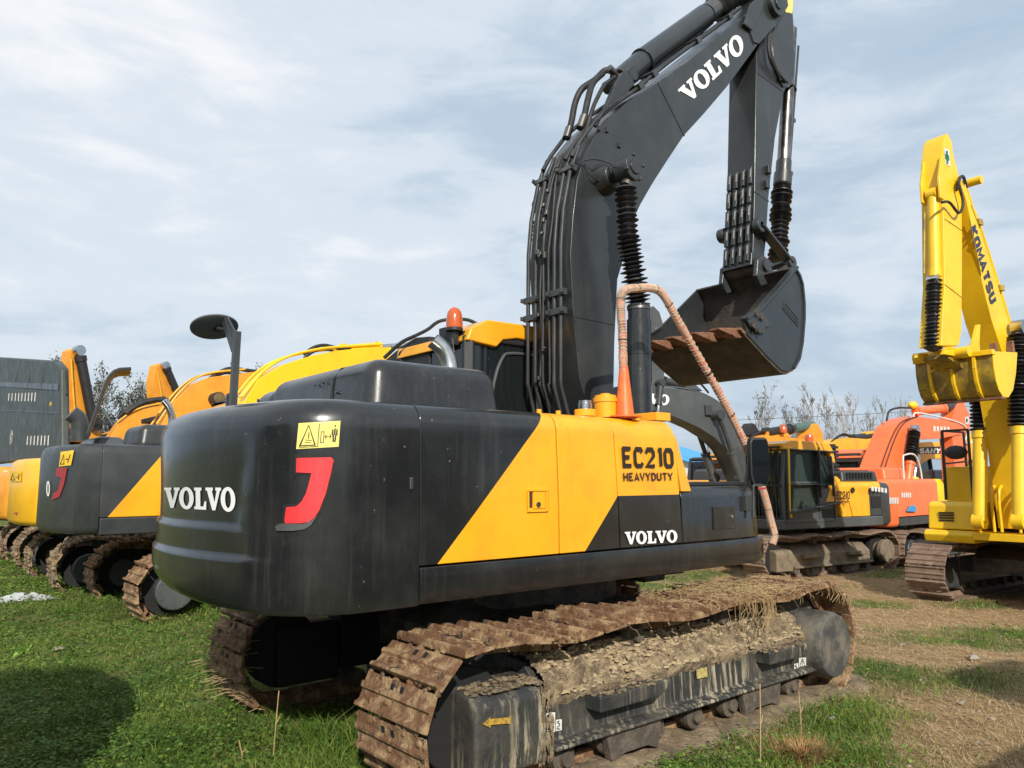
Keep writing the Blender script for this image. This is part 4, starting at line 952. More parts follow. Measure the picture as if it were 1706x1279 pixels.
b0 = rp[0]; m = MB(); m.tube([V((b0.x, b0.y, ZT+.0)), V((b0.x, b0.y, ZT+.02)), V((b0.x, b0.y, ZT+.021)), V((b0.x, b0.y, ZT+.42))], [.085, .085, .075, .034], 14); m.disc((b0.x, b0.y, ZT+.018), (0, 0, 1), .13, .012, 20); m.build('rail_foot', 'orange_post', rail)
# ---- rear view mirror at the front corner
mp_ = lambda x, y, Y=-1.36: sy(1080+x/3.5525, 620+y/3.5525, Y)
m = MB(); q0 = mp_(600, 850); m.box(q0.x-.045, q0.x+.05, -1.36, -1.31, mp_(0, 850).z+.0, mp_(0, 745).z); m.cyl(mp_(622, 860), mp_(622, 735), .016, n=10)
m.tube(catmull([mp_(622, 800), mp_(622, 700), mp_(624, 672), mp_(645, 668), mp_(700, 666)], 5), .011, 8)
mr = m.build('mirror_arm', 'dark_grey', main, bevel=.003)
m = MB()
m = MB(); m.tube([mp_(582, 650, -1.2), mp_(604, 510, -1.2)], .022, 8); m.build('front_post', 'dark_grey', main)
mo = [(612, 400), (640, 388), (680, 392), (700, 420), (712, 600), (705, 650), (690, 672), (650, 660), (625, 600), (610, 500)]
m = MB(); V0 = [mp_(a, b) for a, b in mo]; ndir = V((cos(R(15)), sin(R(15)), 0)); cc = sum(V0, V())/len(V0)
# mirror head: housing facing back down the machine, turned a little out
MX = Matrix.Translation(cc) @ Matrix.Rotation(R(62), 4, 'Z')
hh = .215; hw = .092
sh = [(-hw, -hh*.5), (-hw*.7, -hh), (hw*.7, -hh), (hw, -hh*.6), (hw, hh*.8), (hw*.8, hh), (-hw*.8, hh), (-hw, hh*.8)]
m.X = MX; m.prism([(a, b) for a, b in sh], .0, .07, ax=0); m.build('mirror_head', 'plastic', mr, bevel=.02, seg=3)
m = MB(); m.X = MX; m.prism([(a*.86, b*.9) for a, b in sh], -.006, -.001, ax=0); m.build('mirror_glass', 'mirror', mr)
m = MB(); m.X = MX; m.box(-.012, -.003, -.04, .04, -hh-.03, -hh-.012); m.build('mirror_label', 'dull_red', mr)

# ---- round mirror on its post at the back
PX = -2.62; lp = lambda x, y: sx_(300+x/2.7516, 500+y/2.7516, PX)
m = MB(); m.bar(lp(240, 520), lp(262, 143), .045, .045); m.bar(lp(218, 500), lp(222, 430), .03, .02); m.box(PX-.06, PX+.06, lp(235, 510).y-.07, lp(235, 510).y+.07, ZT-.03, ZT+.01)
m.bar(lp(246, 225), lp(205, 95), .02, .06); m.bar(lp(252, 160), lp(212, 85), .014, .05)
rm_ = m.build('mirror_post', 'dark_grey', main, bevel=.003)
c_ = lp(157, 122); nr = V((.50, .12, 1)).normalized()
nr = V((.02, .42, 1.0)).normalized()
m = MB(); m.tube([c_-nr*.012, c_-nr*.004, c_+nr*.004, c_+nr*.014], [.155, .17, .17, .12], 36); m.build('round_mirror', 'mirror_back', rm_)
m = MB(); m.obox(c_-nr*.02+V((.03, 0, 0)), (.12, .06, .02), (0, 1, 0), nr); m.build('mirror_bracket', 'plastic', rm_, bevel=.004)
# bits hanging below the deck: centre swivel, hose tangle
m = MB(); m.box(.95, 1.25, -.5, -.2, .83, Z0+.02); m.box(.4, .75, -.9, -.2, .95, Z0+.02); m.build('swing_guard', 'frame_dust', main, bevel=.02)
# dust and dried drips on the engine deck roof line
m = MB(); rnd = random.Random(4)
for i in range(26): m.sphere((rnd.uniform(-2.5, -1.9), rnd.uniform(-1.1, .6), ZT+.002), rnd.uniform(.004, .010), n=5, sc=(1.5, 1, .6))
m.build('deck_grit', 'mud', main)['kind'] = 'stuff'
# ---- seams between doors are real gaps; dark backing behind them
m = MB(); m.box(-1.98, .45, YS+.035, YS+.05, ZS, ZT-.15); m.build('inner_panel', 'underside', main)
# ================================================================== THE OTHER MACHINES IN THE YARD
def height(x, y):
    h = -.06-.30*smooth(2.5, 9.5, x)+.12*smooth(3, 7, y)*smooth(5, 1, x)-.05*smooth(12, 30, hypot(x, y))
    return h+.030*noise.noise(V((x*.9, y*.9, 1)))+.020*noise.noise(V((x*2.7, y*2.7, 5)))+.010*noise.noise(V((x*6.5, y*6.5, 9)))
def LXZ(rt, pts, yo=0.):
    """photo pixels -> (x,z) in a machine's own upright mid-plane (moved yo to its left)"""
    M = rt.matrix_basis; I = M.inverted(); n = (M.to_3x3() @ V((0, 1, 0))); p0 = M @ V((0, yo, 0)); o = []
    for a, b in pts: q = I @ onplane(a, b, p0, n); o.append((q.x, q.z))
    return o
def lplane(rt, yo):
    M = rt.matrix_basis; n = (M.to_3x3() @ V((0, 1, 0))); p0 = M @ V((0, yo, 0)); return lambda a, b: onplane(a, b, p0, n)
def undercarriage(rt, mt_track='shoe_clean', mt_frame='dark_grey', w=.62, yaw=0, sides=(-1, 1), L=1.83, detail=False, nshoe=44, lab=None, guard=True, muddy=False, dz=0, dx=0, dy=0, rd=.265):
    X = xyz_mat(dx, dy, dz, yaw)
    for s in sides:
        t = MB(); t.X = X; shoes(t, L, .455, w, s*1.2, nshoe, .05, detail=detail, gh=.035); tr = t.build('track', mt_track, rt, smooth=25)
        f = MB(); f.X = X; f.prism([(s*1.05, .22), (s*1.50, .22), (s*1.50, .26), (s*1.42, .28), (s*1.41, .50), (s*1.2, .68), (s*1.05, .70)], -1.3, 1.35, ax=0)
        fr = f.build('track_frame', mt_frame, rt, bevel=.012)
        if guard:
            f = MB(); f.X = X; gx = 1.9; f.prism([(s*1.05, .17), (s*1.49, .17), (s*1.50, .55), (s*1.45, .62), (s*1.08, .64)], 1.38, gx, ax=0); f.build('idler_guard', mt_frame, fr, bevel=.03)
        f = MB(); f.X = X
        f.cyl((-L, s*1.12, .455), (-L, s*1.40, .455), .20, n=20); f.tube([(-L, s*1.40, .455), (-L, s*1.50, .455), (-L, s*1.515, .455)], [rd, rd, rd-.015], 28); [f.disc((-L+rd*.82*cos(q*pi/6), s*1.518, .455+rd*.82*sin(q*pi/6)), (0, 1, 0), .014, .012, 7) for q in range(12)]; f.build('travel_motor', mt_frame, rt)
        f = MB(); f.X = X; f.cyl((L, s*1.1, .455), (L, s*1.3, .455), .33, n=22); f.build('idler', 'underside', fr); f = MB(); f.X = X; f.cyl((-L, s*1.15, .455), (-L, s*1.25, .455), .34, n=22); f.build('sprocket', 'underside', fr)  # both wheels near-black: shade inside the loop painted in as colour
        for i in range(7): f = MB(); f.X = X; x = -1.15+i*.4; f.cyl((x, s*1.05, .16), (x, s*1.46, .16), .085, n=12); f.build('track_roller', 'roller', fr)
        for x in (-.6, .5): f = MB(); f.X = X; f.cyl((x, s*1.1, .77), (x, s*1.35, .77), .07, n=12); f.build('carrier_roller', 'roller', fr)
        for x in (-.5, .7): f = MB(); f.X = X; f.box(x-.2, x+.2, *sorted((s*1.38, s*1.46)), .05, .2); f.build('track_guide', 'roller', fr)
        for x0, x1 in ((-1.0, -.45), (.55, 1.05)): f = MB(); f.X = X; f.prism([(x0, .42), (x1, .42), (x1, .5), (x0, .5)], *sorted((s*1.41, s*1.53))); f.build('step', mt_frame, fr, bevel=.02)
        if muddy:
            m = MB(); m.X = X; P, tot = resample(track_path(L, .455, .05), 150); rnd = random.Random(int(rt.location.y*9)+s)
            for (x, z), (tx, tz) in P:
                if z < .05: continue
                l = hypot(tx, tz); nx, nz = -tz/l, tx/l
                for q in range(9): m.sphere((x+nx*.015, s*1.2+rnd.uniform(-w/2, w/2), z+nz*.015), rnd.uniform(.014, .04), n=6, sc=(1.3, 1.8, 1.3), jit=.5)
            m.build('mud_cake', 'mud', tr, smooth=60)['kind'] = 'stuff'
    b = MB(); b.X = X; b.prism([(-.9, .4), (-.9, .66), (-.4, .85), (.4, .85), (.9, .66), (.9, .4)], -1.05, 1.05); b.cyl((0, 0, .8), (0, 0, 1.03), .55, n=28); b.build('carbody', 'frame_dust', rt)
def poly3(rt, nm, mt, pts, y0, y1, par=None, bevel=.008, ax=1):
    m = MB(); m.prism(pts, y0, y1, ax=ax); return m.build(nm, mt, par or rt, bevel=bevel)
def plan_cw(rt, mt, zb=1.03, zt=2.2, r=2.75, hw=1.3, xs=-2.0, rb=.08):
    P = [(xs, -hw), (xs-.28, -hw)]
    t0 = math.asin((hw-.22)/r); pts = []
    for i in range(15): t = -t0+2*t0*i/14; pts.append((-r*cos(t), r*sin(t)))
    P += [(pts[0][0]+.16, -hw+.03), (pts[0][0]+.05, -hw+.10)]+pts+[(pts[-1][0]+.05, hw-.10), (pts[-1][0]+.16, hw-.03), (xs-.28, hw), (xs, hw)]
    m = MB(); n = len(P); rows = [(zb, .09), (zb+.03, .04), (zb+.09, 0), (zt-.13, 0), (zt-.05, .03), (zt-.012, .08), (zt, .14)]
    vs = []
    for z, d in rows:
        for x, y in P: k = 1-d/2.4; vs.append((xs+(x-xs)*(1-d/.75 if x < xs-.01 else 1), y*(1-d/1.3*.8), z))
    fs = [(a*n+i, a*n+(i+1) % n, (a+1)*n+(i+1) % n, (a+1)*n+i) for a in range(len(rows)-1) for i in range(n)]+[tuple(range(n)), tuple((len(rows)-1)*n+i for i in range(n))]
    m.add(vs, fs); return m.build('counterweight', mt, rt, smooth=50)
def sides(rt, mts, cutpts=None, pick=None, s=1, x0=-2.0, x1=-.4, z0=1.27, z1=2.2, nm='side_door', r=.12):
    m = MB(); Y = 1.30
    pr = [(Y, z0), (Y, z1-r)]+[(Y-r+r*cos(a), z1-r+r*sin(a)) for a in (R(30), R(60), R(90))]+[(.5, z1), (.5, z0)]
    m.prism([(y*s, z) for y, z in pr], x0+.004, x1-.004, ax=0)
    def fn(bm):
        if cutpts:
            ortho(bm, cutpts)
            for f in bm.faces: f.material_index = 1 if pick(f.calc_center_median()) else 0
    return m.build(nm, mts, rt, bevel=.008, fn=fn)
def cab_box(rt, mt_frame, mt_roof, glass='glass', x0=-.42, x1=1.38, y0=.33, y1=1.32, z0=1.2, z1=2.98, s=1, seatc=True, front_slope=.16):
    cb = MB(); fr = .075
    prof = [(x0, z0), (x1, z0), (x1+.02, z0+.75), (x1-front_slope, z1-.05), (x1-front_slope-.12, z1), (x0+.14, z1), (x0+.02, z1-.12)]
    inn = [(x0+fr, z0+.55), (x0+.50, z0+.45), (x0+.52, z1-.17), (x0+.2, z1-.19), (x0+.12, z1-.3)]
    # side panels with window openings made of bars
    for y, d in ((y0, .03), (y1, -.03)):
        n = len(prof)
        for i in range(n): a, b = prof[i], prof[(i+1) % n]; cb.bar(V((a[0], y+d, a[1])), V((b[0], y+d, b[1])), .05, .11, up=V((0, 1, 0)))
        cb.box(x0, x1-.02, *sorted((y, y+d*1.6)), z0, z0+.28); cb.bar(V((x0+.52, y+d, z0)), V((x0+.50, y+d, z1-.04)), .05, .11, up=V((0, 1, 0)))
        cb.box(x0, x0+.5, *sorted((y, y+d*1.6)), z0, z0+.72); cb.bar(V((x0+.5, y+d, z0+.86)), V((x1, y+d, z0+.86)), .05, .09, up=V((0, 1, 0)))
    cb.box(x0, x0+.05, y0, y1, z0, z0+.95); cb.box(x0, x1, y0, y1, z0-.02, z0+.05); cb.box(x0, x0+.05, y0, y1, z1-.3, z1-.05)
    for y in (y0+.03, y1-.03): cb.bar(V((x1+.01, y, z0)), V((x1-front_slope, y, z1-.05)), .07, .07)
    c = cb.build('cab', mt_frame, rt, bevel=.015)
    for y in (y0+.05, y1-.05): poly3(rt, 'side_window', glass, [(x0+.04, z0+.6), (x0+.3, z0+.1), (x1-.05, z0+.1), (x1, z0+.75), (x1-front_slope-.04, z1-.1), (x0+.16, z1-.1)], y-.004, y+.004, c, 0)
    m = MB(); m.add([(x1-.03, y0+.06, z0+.2), (x1-.03, y1-.06, z0+.2), (x1-front_slope-.02, y1-.06, z1-.1), (x1-front_slope-.02, y0+.06, z1-.1)], [(0, 1, 2, 3)]); m.build('windscreen', glass, c, smooth=0)
    m = MB(); m.box(x0+.055, x0+.06, y0+.1, y1-.1, z0+.95, z1-.3); m.build('rear_window', glass, c)
    if mt_roof: poly3(rt, 'cab_roof', mt_roof, [(x0-.03, z1-.19), (x0+.05, z1-.02), (x0+.24, z1+.06), (x1-front_slope-.15, z1+.07), (x1-front_slope+.03, z1+.0), (x1-front_slope, z1-.08), (x0+.2, z1-.06), (x0+.08, z1-.18)], y0-.02, y1+.02, c, .02)
    if seatc:
        m = MB(); m.box(x0+.35, x0+.5, y0+.25, y1-.25, z0+.5, z0+1.2); m.box(x0+.35, x0+.9, y0+.25, y1-.25, z0+.3, z0+.5); m.build('seat', 'white_wall', c, bevel=.05)
    return c
def beam(rt, nm, mt, C_, H, w, par=None, bev=.01):
    """box-section beam from a centre line and depths (top, bottom offsets)"""
    P = [V(c) for c in C_]; up = []; dn = []
    for i, p in enumerate(P):
        a = P[max(0, i-1)]; b = P[min(len(P)-1, i+1)]; t = (b-a).normalized(); n = V((-t.y, t.x)); h = H[i]; up.append(tuple(p+n*h/2)); dn.append(tuple(p-n*h/2))
    return poly3(rt, nm, mt, up+dn[::-1], -w/2, w/2, par, bev)
def ram(rt, a, b, y, r, mt, boot=False, frac=.5, nm='hydraulic_cylinder', rodm='chrome'):
    """a = barrel end, b = rod end, in (x,z)"""
    A = V((a[0], y, a[1])); B = V((b[0], y, b[1])); K = A.lerp(B, frac)
    m = MB(); m.tube([A, K.lerp(A, .08), K.lerp(A, .08), K], [r, r, r*1.18, r*1.18], 18); m.cyl(A+V((0, -.08, 0)), A+V((0, .08, 0)), r*1.2, n=14); o = m.build(nm, mt, rt)
    m = MB(); m.tube([K, B], r*.55, 12); m.cyl(B+V((0, -.09, 0)), B+V((0, .09, 0)), r*1.1, n=14); m.build('rod', rodm, o)
    if boot: m = MB(); L_ = (B-K).length; m.bellows(K, K.lerp(B, .93), r*.75, r*1.45, max(6, int(L_/.07)), jit=.1, n=14); m.build('rod_boot', 'boot_rubber', o)
    return o
def loose(rt, P, r=.02, mt='rubber', nm='hose', y=None, k=5):
    m = MB(); m.tube(catmull([V((p[0], p[2] if len(p) > 2 else y, p[1])) for p in P], k), r, 7); return m.build(nm, mt, rt, smooth=60)
def gbucket(rt, org, ang, mt, w=1.15, mt_in='bucket_in', sc=1.0, teeth='rust', yc=0):
    """generic bucket; org = pin (x,z), ang turns it; opening towards +x, back towards -x"""
    prof = [(.75, -.95), (.3, -1.02), (-.1, -1.0), (-.38, -.85), (-.55, -.55), (-.55, -.2), (-.4, .0), (-.15, .1)]
    ca, sa = cos(ang), sin(ang); T = lambda p: (org[0]+sc*(p[0]*ca-p[1]*sa), org[1]+sc*(p[0]*sa+p[1]*ca))
    pr = [T(p) for p in prof]; b = MB(); curve(pr, yc-w/2, yc+w/2, -.025, b); o = b.build('bucket', mt, rt, smooth=30)
    side = [T(p) for p in prof+[(.12, .02), (.55, -.5), (.72, -.82)]]
    for s in (-1, 1): poly3(rt, 'side_plate', mt, side, yc+s*w/2-.015, yc+s*w/2+.015, o)
    for s in (-1, 1): poly3(rt, 'bucket_ear', mt, [T(p) for p in ((-.2, .05), (-.32, .22), (-.2, .3), (-.05, .12), (.0, .14), (.12, .08), (.12, -.06), (-.2, -.12))], yc+s*.2-.025, yc+s*.2+.025, o)
    for i in range(5):
        y = yc-w/2+.09+i*(w-.18)/4; poly3(rt, 'tooth', teeth, [T(p) for p in ((.66, -.99), (.8, -1.02), (.97, -.97), (.82, -.90), (.66, -.90))], y-.045, y+.045, o, .004)
    return o
GRP = 'excavators parked across the yard'

# ---------- A: the dark machine directly to the left
A = root('tracked_excavator', 'dark grey excavator left of the big one, yellow triangle on its door, hatch open', 'excavator', (.12, 6.95, .05), R(0), GRP)
undercarriage(A, 'shoe_mud', 'grey_paint', muddy=False, detail=True, nshoe=44, dx=.30, dy=-.2, dz=-.12, rd=.24)
cwA = plan_cw(A, 'dark_grey', 1.06, 2.2, r=2.84, xs=-2.38); cwb = bvh_of(cwA); sA = onsurf(cwb, .014)
lA = line((-2.28, 1.27), (-1.72, 2.0))
eA = sides(A, ['dark_grey', 'yellow_paint'], [lA], lambda c: side_of(lA, c) > 0, s=-1, x0=-2.38, x1=-.6)
sides(A, ['yellow_paint'], s=-1, x0=-.6, x1=.4); sides(A, ['grey_paint'], s=1)
poly3(A, 'skirt', 'dark_grey', [(-2.37, 1.05), (1.55, 1.05), (1.55, 1.265), (-2.37, 1.265)], -1.32, 1.31, bevel=.02)
rbox(-1.90, -.5, -1.0, .0, 2.15, 2.50, .10, 'engine_hood', 'dark_grey', A, .05)
rbox(-2.45, -1.95, -.9, .2, 2.15, 2.32, .06, 'hood_panel', 'grey_paint', A, .1)
decal('emblem', [[(.1, 1), (.95, 1), (.85, .5), (.6, .12), (0, .0), (.05, .22), (.4, .3), (.55, .7), (.1, .74)]], 1, ((94, 779), (115, 779), (108, 835), (88, 833)), sA, 'dull_red', cwA, cut=.2)
decal('warning_sticker', RECT, 1, ((103, 753), (125, 750), (120, 775), (100, 777)), sA, 'sticker_yellow2', cwA, cut=.2)
decal('sticker_marks', strokes([[(.12, .15), (.3, .8), (.42, .15), (.12, .15)], [(.7, .2), (.8, .75)], [(.5, .45), (.7, .45)]], .05), 1, ((103, 753), (125, 750), (120, 775), (100, 777)), onsurf(cwb, .020), 'decal_black', cwA)
decal('lettering', ring(.5, 1.0), 1, ((79, 802), (85, 801), (85, 826), (79, 826)), sA, 'white_paint', cwA)
# open side hatch seen edge on, with its gas strut
hp = LXZ(A, [(149, 724), (163, 684), (178, 641), (184, 628), (192, 620), (200, 617), (219, 616)], -1.25); 
m = MB(); hin = inset(hp, -.04); hq = hp+hin[::-1]; n = len(hq); m.add([(a, -1.25, b) for a, b in hq]+[(a+.13, -.60, b) for a, b in hq], [(i, (i+1) % n, (i+1) % n+n, i+n) for i in range(n)]+[tuple(range(n)), tuple(range(n, 2*n))])
hatch = m.build('open_hatch', 'dark_grey', A, bevel=.008)
st0 = LXZ(A, [(170, 681), (187, 707)], -.6); m = MB(); m.cyl((st0[0][0], -.6, st0[0][1]), (st0[1][0], -.6, st0[1][1]), .012, n=8); m.build('gas_strut', 'white_paint', hatch)
def exh(rt, pts, yo, r, mt, nm='exhaust_pipe'):
    q = [V((a, yo, b)) for a, b in LXZ(rt, pts, yo)]; m = MB(); m.tube(catmull(q, 5), r, 14); return m.build(nm, mt, rt, smooth=60)
exh(A, [(286, 712), (286, 692), (281, 678), (273, 667)], .2, .055, 'chrome')
exh(A, [(133, 735), (133, 712), (130, 698), (118, 688)], .6, .12, 'dark_grey')
# its yellow boom reaching away to the right
bA = LXZ(A, [(395, 690), (430, 632), (470, 608), (520, 592), (560, 584), (600, 580), (652, 578), (654, 640), (560, 640), (500, 640), (470, 690)], -.25)
poly3(A, 'boom', 'bright_yellow', bA, -.25, .25)
pA = LXZ(A, [(405, 668), (440, 626), (480, 601), (530, 588), (575, 583), (640, 579)], -.25)
for y in (-.2, -.1, .2): loose(A, [(a, b+.07) for a, b in pA], .022, 'bright_yellow', 'hydraulic_pipe', y)
hA = LXZ(A, [(506, 590), (522, 579), (540, 575), (560, 579), (585, 583)], -.1); loose(A, hA, .03, y=-.1); loose(A, [(a+.1, b-.03) for a, b in hA], .025, y=.1)
ram(A, LXZ(A, [(570, 584)])[0], LXZ(A, [(690, 574)])[0], 0, .1, 'bright_yellow')
cab_box(A, 'plastic', 'cab_yellow', x0=-.3)

# ---------- B: yellow machine further left, engine cover standing open
B = root('tracked_excavator', 'yellow excavator at the left edge with its grey-green engine cover standing open', 'excavator', (.2, 10.5, .0), R(0), GRP)
undercarriage(B, 'shoe_mud', 'grey_paint', muddy=True, dx=-.1, dy=-.3, dz=-.05, rd=.23)
cwB = plan_cw(B, 'lemon_paint', 1.06, 2.17, r=2.85); sB = onsurf(bvh_of(cwB), .016)
decal('reflector', [[(.1, 0), (1, .0), (.6, 1), (.15, 1)]], 1, ((21, 855), (32, 855), (33, 873), (21, 873)), sB, 'dull_red', cwB)
decal('warning_sticker', RECT, 1, ((18, 785), (37, 785), (37, 802), (18, 802)), sB, 'sticker_yellow2', cwB, cut=.2)
decal('sticker_marks', strokes([[(.12, .15), (.3, .8), (.48, .15), (.12, .15)], [(.8, .2), (.85, .75)], [(.55, .45), (.75, .45)]], .06), 1, ((18, 785), (37, 785), (37, 802), (18, 802)), onsurf(bvh_of(cwB), .024), 'decal_brown', cwB)
wv, wvw = word('V', .22); decal('lettering', wv, wvw, ((0, 808), (5, 808), (5, 833), (0, 833)), sB, 'decal_brown', cwB)
sides(B, ['yellow_paint'], s=-1); sides(B, ['yellow_paint'], s=1)
poly3(B, 'skirt', 'yellow_paint', [(-1.99, 1.05), (1.5, 1.05), (1.5, 1.25), (-1.99, 1.25)], -1.31, 1.31, bevel=.02)
XB = -2.05; hx_ = XB+B.location.x
qb = lambda a, b: (lambda p: (p.y-B.location.y, p.z-B.location.z))(sx_(a, b, hx_-.02))
m = MB(); o4 = [qb(*p) for p in ((-40, 592), (88, 600), (98, 612), (99, 762), (-40, 776))]
m.prism(o4, XB, XB+.16, ax=0); ov = m.build('raised_engine_cover', 'green_grey', B, bevel=.05, seg=4)
hb = lambda x, y: qb(x/5.33*.88, 560+y/5.33)
m = MB()
for i in range(9): c = hb(82+i*33, 540); m.box(XB-.012, XB, c[0]-.035, c[0]+.035, c[1]-.1, c[1]+.1)
for i in range(7): c = hb(268+i*35, 925); m.box(XB-.012, XB, c[0]-.035, c[0]+.035, c[1]-.1, c[1]+.1)
m.build('vent_slots', 'sticker_white', ov, bevel=.02)
m = MB()
for i in range(3):
    c = hb(150+i*135, 380); 
    pts = [(c[0]+.09*cos(a), c[1]+(.14 if sin(a) > 0 else -.14)+.09*sin(a)) for a in [2*pi*k/20 for k in range(20)]]
    m.prism(pts, XB-.02, XB+.01, ax=0)
m.build('pressed_oval', 'green_grey', ov, bevel=.012)
m = MB(); a, b = hb(-20, 655), hb(590, 680); m.bar(V((XB-.004, a[0], a[1])), V((XB-.004, b[0], b[1])), .02, .02); a, b = hb(-20, 425), hb(585, 450); m.bar(V((XB-.004, a[0], a[1])), V((XB-.004, b[0], b[1])), .03, .12)
m.build('cover_seam', 'dark_grey', ov)
c = hb(500, 600); m = MB(); m.box(XB-.008, XB, c[0]-.07, c[0]+.07, c[1]-.035, c[1]+.035); m.build('label', 'sticker_yellow2', ov)
c = hb(105, 900); m = MB(); m.disc((XB-.003, c[0], c[1]), (1, 0, 0), .20, .012, 30); m.build('worn_disc', 'worn_print', ov)
a, b = hb(585, 310), hb(600, 510); m = MB(); m.tube([(XB+.1, a[0], a[1]), (XB+.1, a[0]-.09, a[1]), (XB+.1, b[0]-.04, b[1]), (XB+.1, b[0]+.04, b[1])], .012, 6); m.build('cover_handle', 'plastic', ov)
bB = LXZ(B, [(262, 720), (290, 668), (320, 640), (350, 628), (400, 622), (440, 617), (520, 622), (520, 660), (430, 650), (380, 655), (350, 690), (340, 720)], -.25)
poly3(B, 'boom', 'amber_paint', bB, -.25, .25)
pB = LXZ(B, [(262, 712), (295, 665), (325, 637), (355, 626), (410, 620)], -.25)
for y in (-.2, -.05, .2): loose(B, [(a, b+.07) for a, b in pB], .022, 'rubber' if y == -.05 else 'sand_yellow', 'hydraulic_pipe', y)
h1 = LXZ(B, [(345, 632), (362, 621), (380, 615), (405, 618), (430, 621)]); loose(B, h1, .04, y=-.15); loose(B, [(a, b-.06) for a, b in h1], .035, y=.1)
h1 = LXZ(B, [(205, 690), (225, 676), (250, 668), (275, 668)]); loose(B, h1, .05, y=-.2)
poly3(B, 'cylinder_bracket', 'sand_yellow', LXZ(B, [(392, 640), (400, 622), (420, 620), (425, 640)]), -.1, .1)
tr_ = LXZ(B, [(362, 664), (356, 690)], -.4); m = MB(); m.cyl((tr_[0][0], -.25, tr_[0][1]), (tr_[0][0], -.5, tr_[0][1]), .13, n=18); m.build('trunnion', 'rubber', B)
ram(B, (tr_[1][0]+.3, tr_[1][1]-1.0), tr_[0], -.45, .1, 'sand_yellow', boot=True)
cab_box(B, 'dark_grey', None, z1=2.95); cbx = MB(); cbx.box(-.5, 1.3, .3, 1.35, 2.96, 3.06); cbx.build('cab_roof', 'dark_grey', B, bevel=.02)
poly3(B, 'cab_frame_panel', 'bright_yellow', [(-.46, 1.2), (-.36, 1.2), (-.36, 2.9), (1.2, 2.9), (1.2, 2.96), (-.46, 2.96)], .28, .31)

# ---------- C: third in that row
Cx = root('tracked_excavator', 'amber excavator behind the open engine cover, track end at the left edge', 'excavator', (.1, 14.1, -.02), R(0), GRP)
undercarriage(Cx, 'shoe_mud', 'grey_paint', muddy=True)
plan_cw(Cx, 'amber_paint', 1.06, 2.0); sides(Cx, ['amber_paint'], s=-1); sides(Cx, ['amber_paint'], s=1); poly3(Cx, 'skirt', 'dark_grey', [(-1.99, 1.05), (1.5, 1.05), (1.5, 1.25), (-1.99, 1.25)], -1.3, 1.3)
bC = LXZ(Cx, [(178, 735), (200, 703), (222, 685), (250, 677), (285, 672), (380, 674), (380, 700), (300, 700), (255, 712), (240, 735)], -.25)
poly3(Cx, 'boom', 'amber_paint', bC, -.25, .25)
loose(Cx, [(a, b+.08) for a, b in LXZ(Cx, [(195, 702), (215, 685), (240, 673), (275, 668)], -.25)], .04, y=-.25)
loose(Cx, [(a, b+.02) for a, b in LXZ(Cx, [(195, 705), (215, 690), (240, 679), (275, 672)], -.28)], .02, 'sand_yellow', 'hydraulic_pipe', y=-.28)
cab_box(Cx, 'dark_grey', 'amber_paint')
# ---------- far machines of which the raised arms show
def arm_up(px, top, bot, label, name='tracked_excavator', d=26, wtop=14, wbot=32):
    dirv = ray(px, 800); dirv = V((dirv.x, dirv.y)).normalized(); c = V((CP.x, CP.y))+dirv*d
    rt = root(name, label, 'excavator', (c.x, c.y, -.05), R(20), GRP)
    undercarriage(rt, guard=False, nshoe=40); plan_cw(rt, 'amber_paint'); sides(rt, ['amber_paint'], s=-1); sides(rt, ['amber_paint'], s=1); cab_box(rt, 'dark_grey', 'amber_paint')
    poly3(rt, 'deck', 'dark_grey', [(-1.99, 1.05), (1.5, 1.05), (1.5, 1.25), (-1.99, 1.25)], -1.3, 1.3)
    a = LXZ(rt, [(px-10, top+4), (px-4, top), (px+3, top+1), (px+12, top+38), (px+22, (top+bot)/2+25), (px+26, bot), (px+6, bot+16), (px-14, bot), (px-16, (top+bot)/2)], -.2)
    ar = poly3(rt, 'arm', 'amber_paint', a, -.2, .2)
    k = LXZ(rt, [(px+3, top+4), (px+14, top+50), (px+22, top+75), (px+27, bot-4)], -.25); ram(rt, k[3], k[0], -.3, .13, 'plastic', frac=.93)
    k = LXZ(rt, [(px-10, top+18), (px-7, (top+bot)/2), (px-2, bot)], -.2); loose(rt, k, .03, 'sand_yellow', 'hydraulic_pipe', -.24)
    f = LXZ(rt, [(px+8, bot+10)])[0]; beam(rt, 'boom', 'amber_paint', [(.4, 1.5), (1.2, 2.6), f], [.7, .8, .45], .45)
    return rt
r1 = arm_up(127, 580, 712, 'far amber excavator whose arm points straight up beside the grey-green cover', d=24)
r2 = arm_up(271, 605, 668, 'far amber excavator whose arm tip rises right of the bushy trees', d=30)

# ---------- D: the twin on the right, nose towards us
D = root('tracked_excavator', 'black and yellow excavator on the right facing left, grey boom, glazed cab', 'excavator', (12.55, 5.15, -.38), R(170), GRP)
undercarriage(D, 'shoe_clean', 'frame_mud', detail=True)
cwD = plan_cw(D, 'dark_grey', 1.03, 2.05)
l1 = line((-.62, 1.27), (-.40, 1.75)); 
sd_ = sides(D, ['yellow_paint', 'dark_grey'], [((-1.55, 0, 0), (1, 0, 0)), ((0, 0, 1.92), (0, 0, 1))], lambda c: c[0] < -1.55 and c[2] < 1.92, s=1, x0=-2.0, x1=-.5, z1=2.08)
sides(D, ['yellow_paint'], s=-1, x1=.3, z1=2.08)
poly3(D, 'yellow_wedge', 'yellow_paint', [(-.504, 1.62), (.02, 1.62), (-.24, 2.08), (-.38, 2.20), (-.504, 2.12)], 1.20, 1.335)
poly3(D, 'yellow_wedge', 'yellow_paint', [(-1.2, 1.272), (-.9, 1.272), (-.8, 1.62), (-.504, 1.62), (-.504, 1.66), (-1.2, 1.66)], 1.31, 1.325)
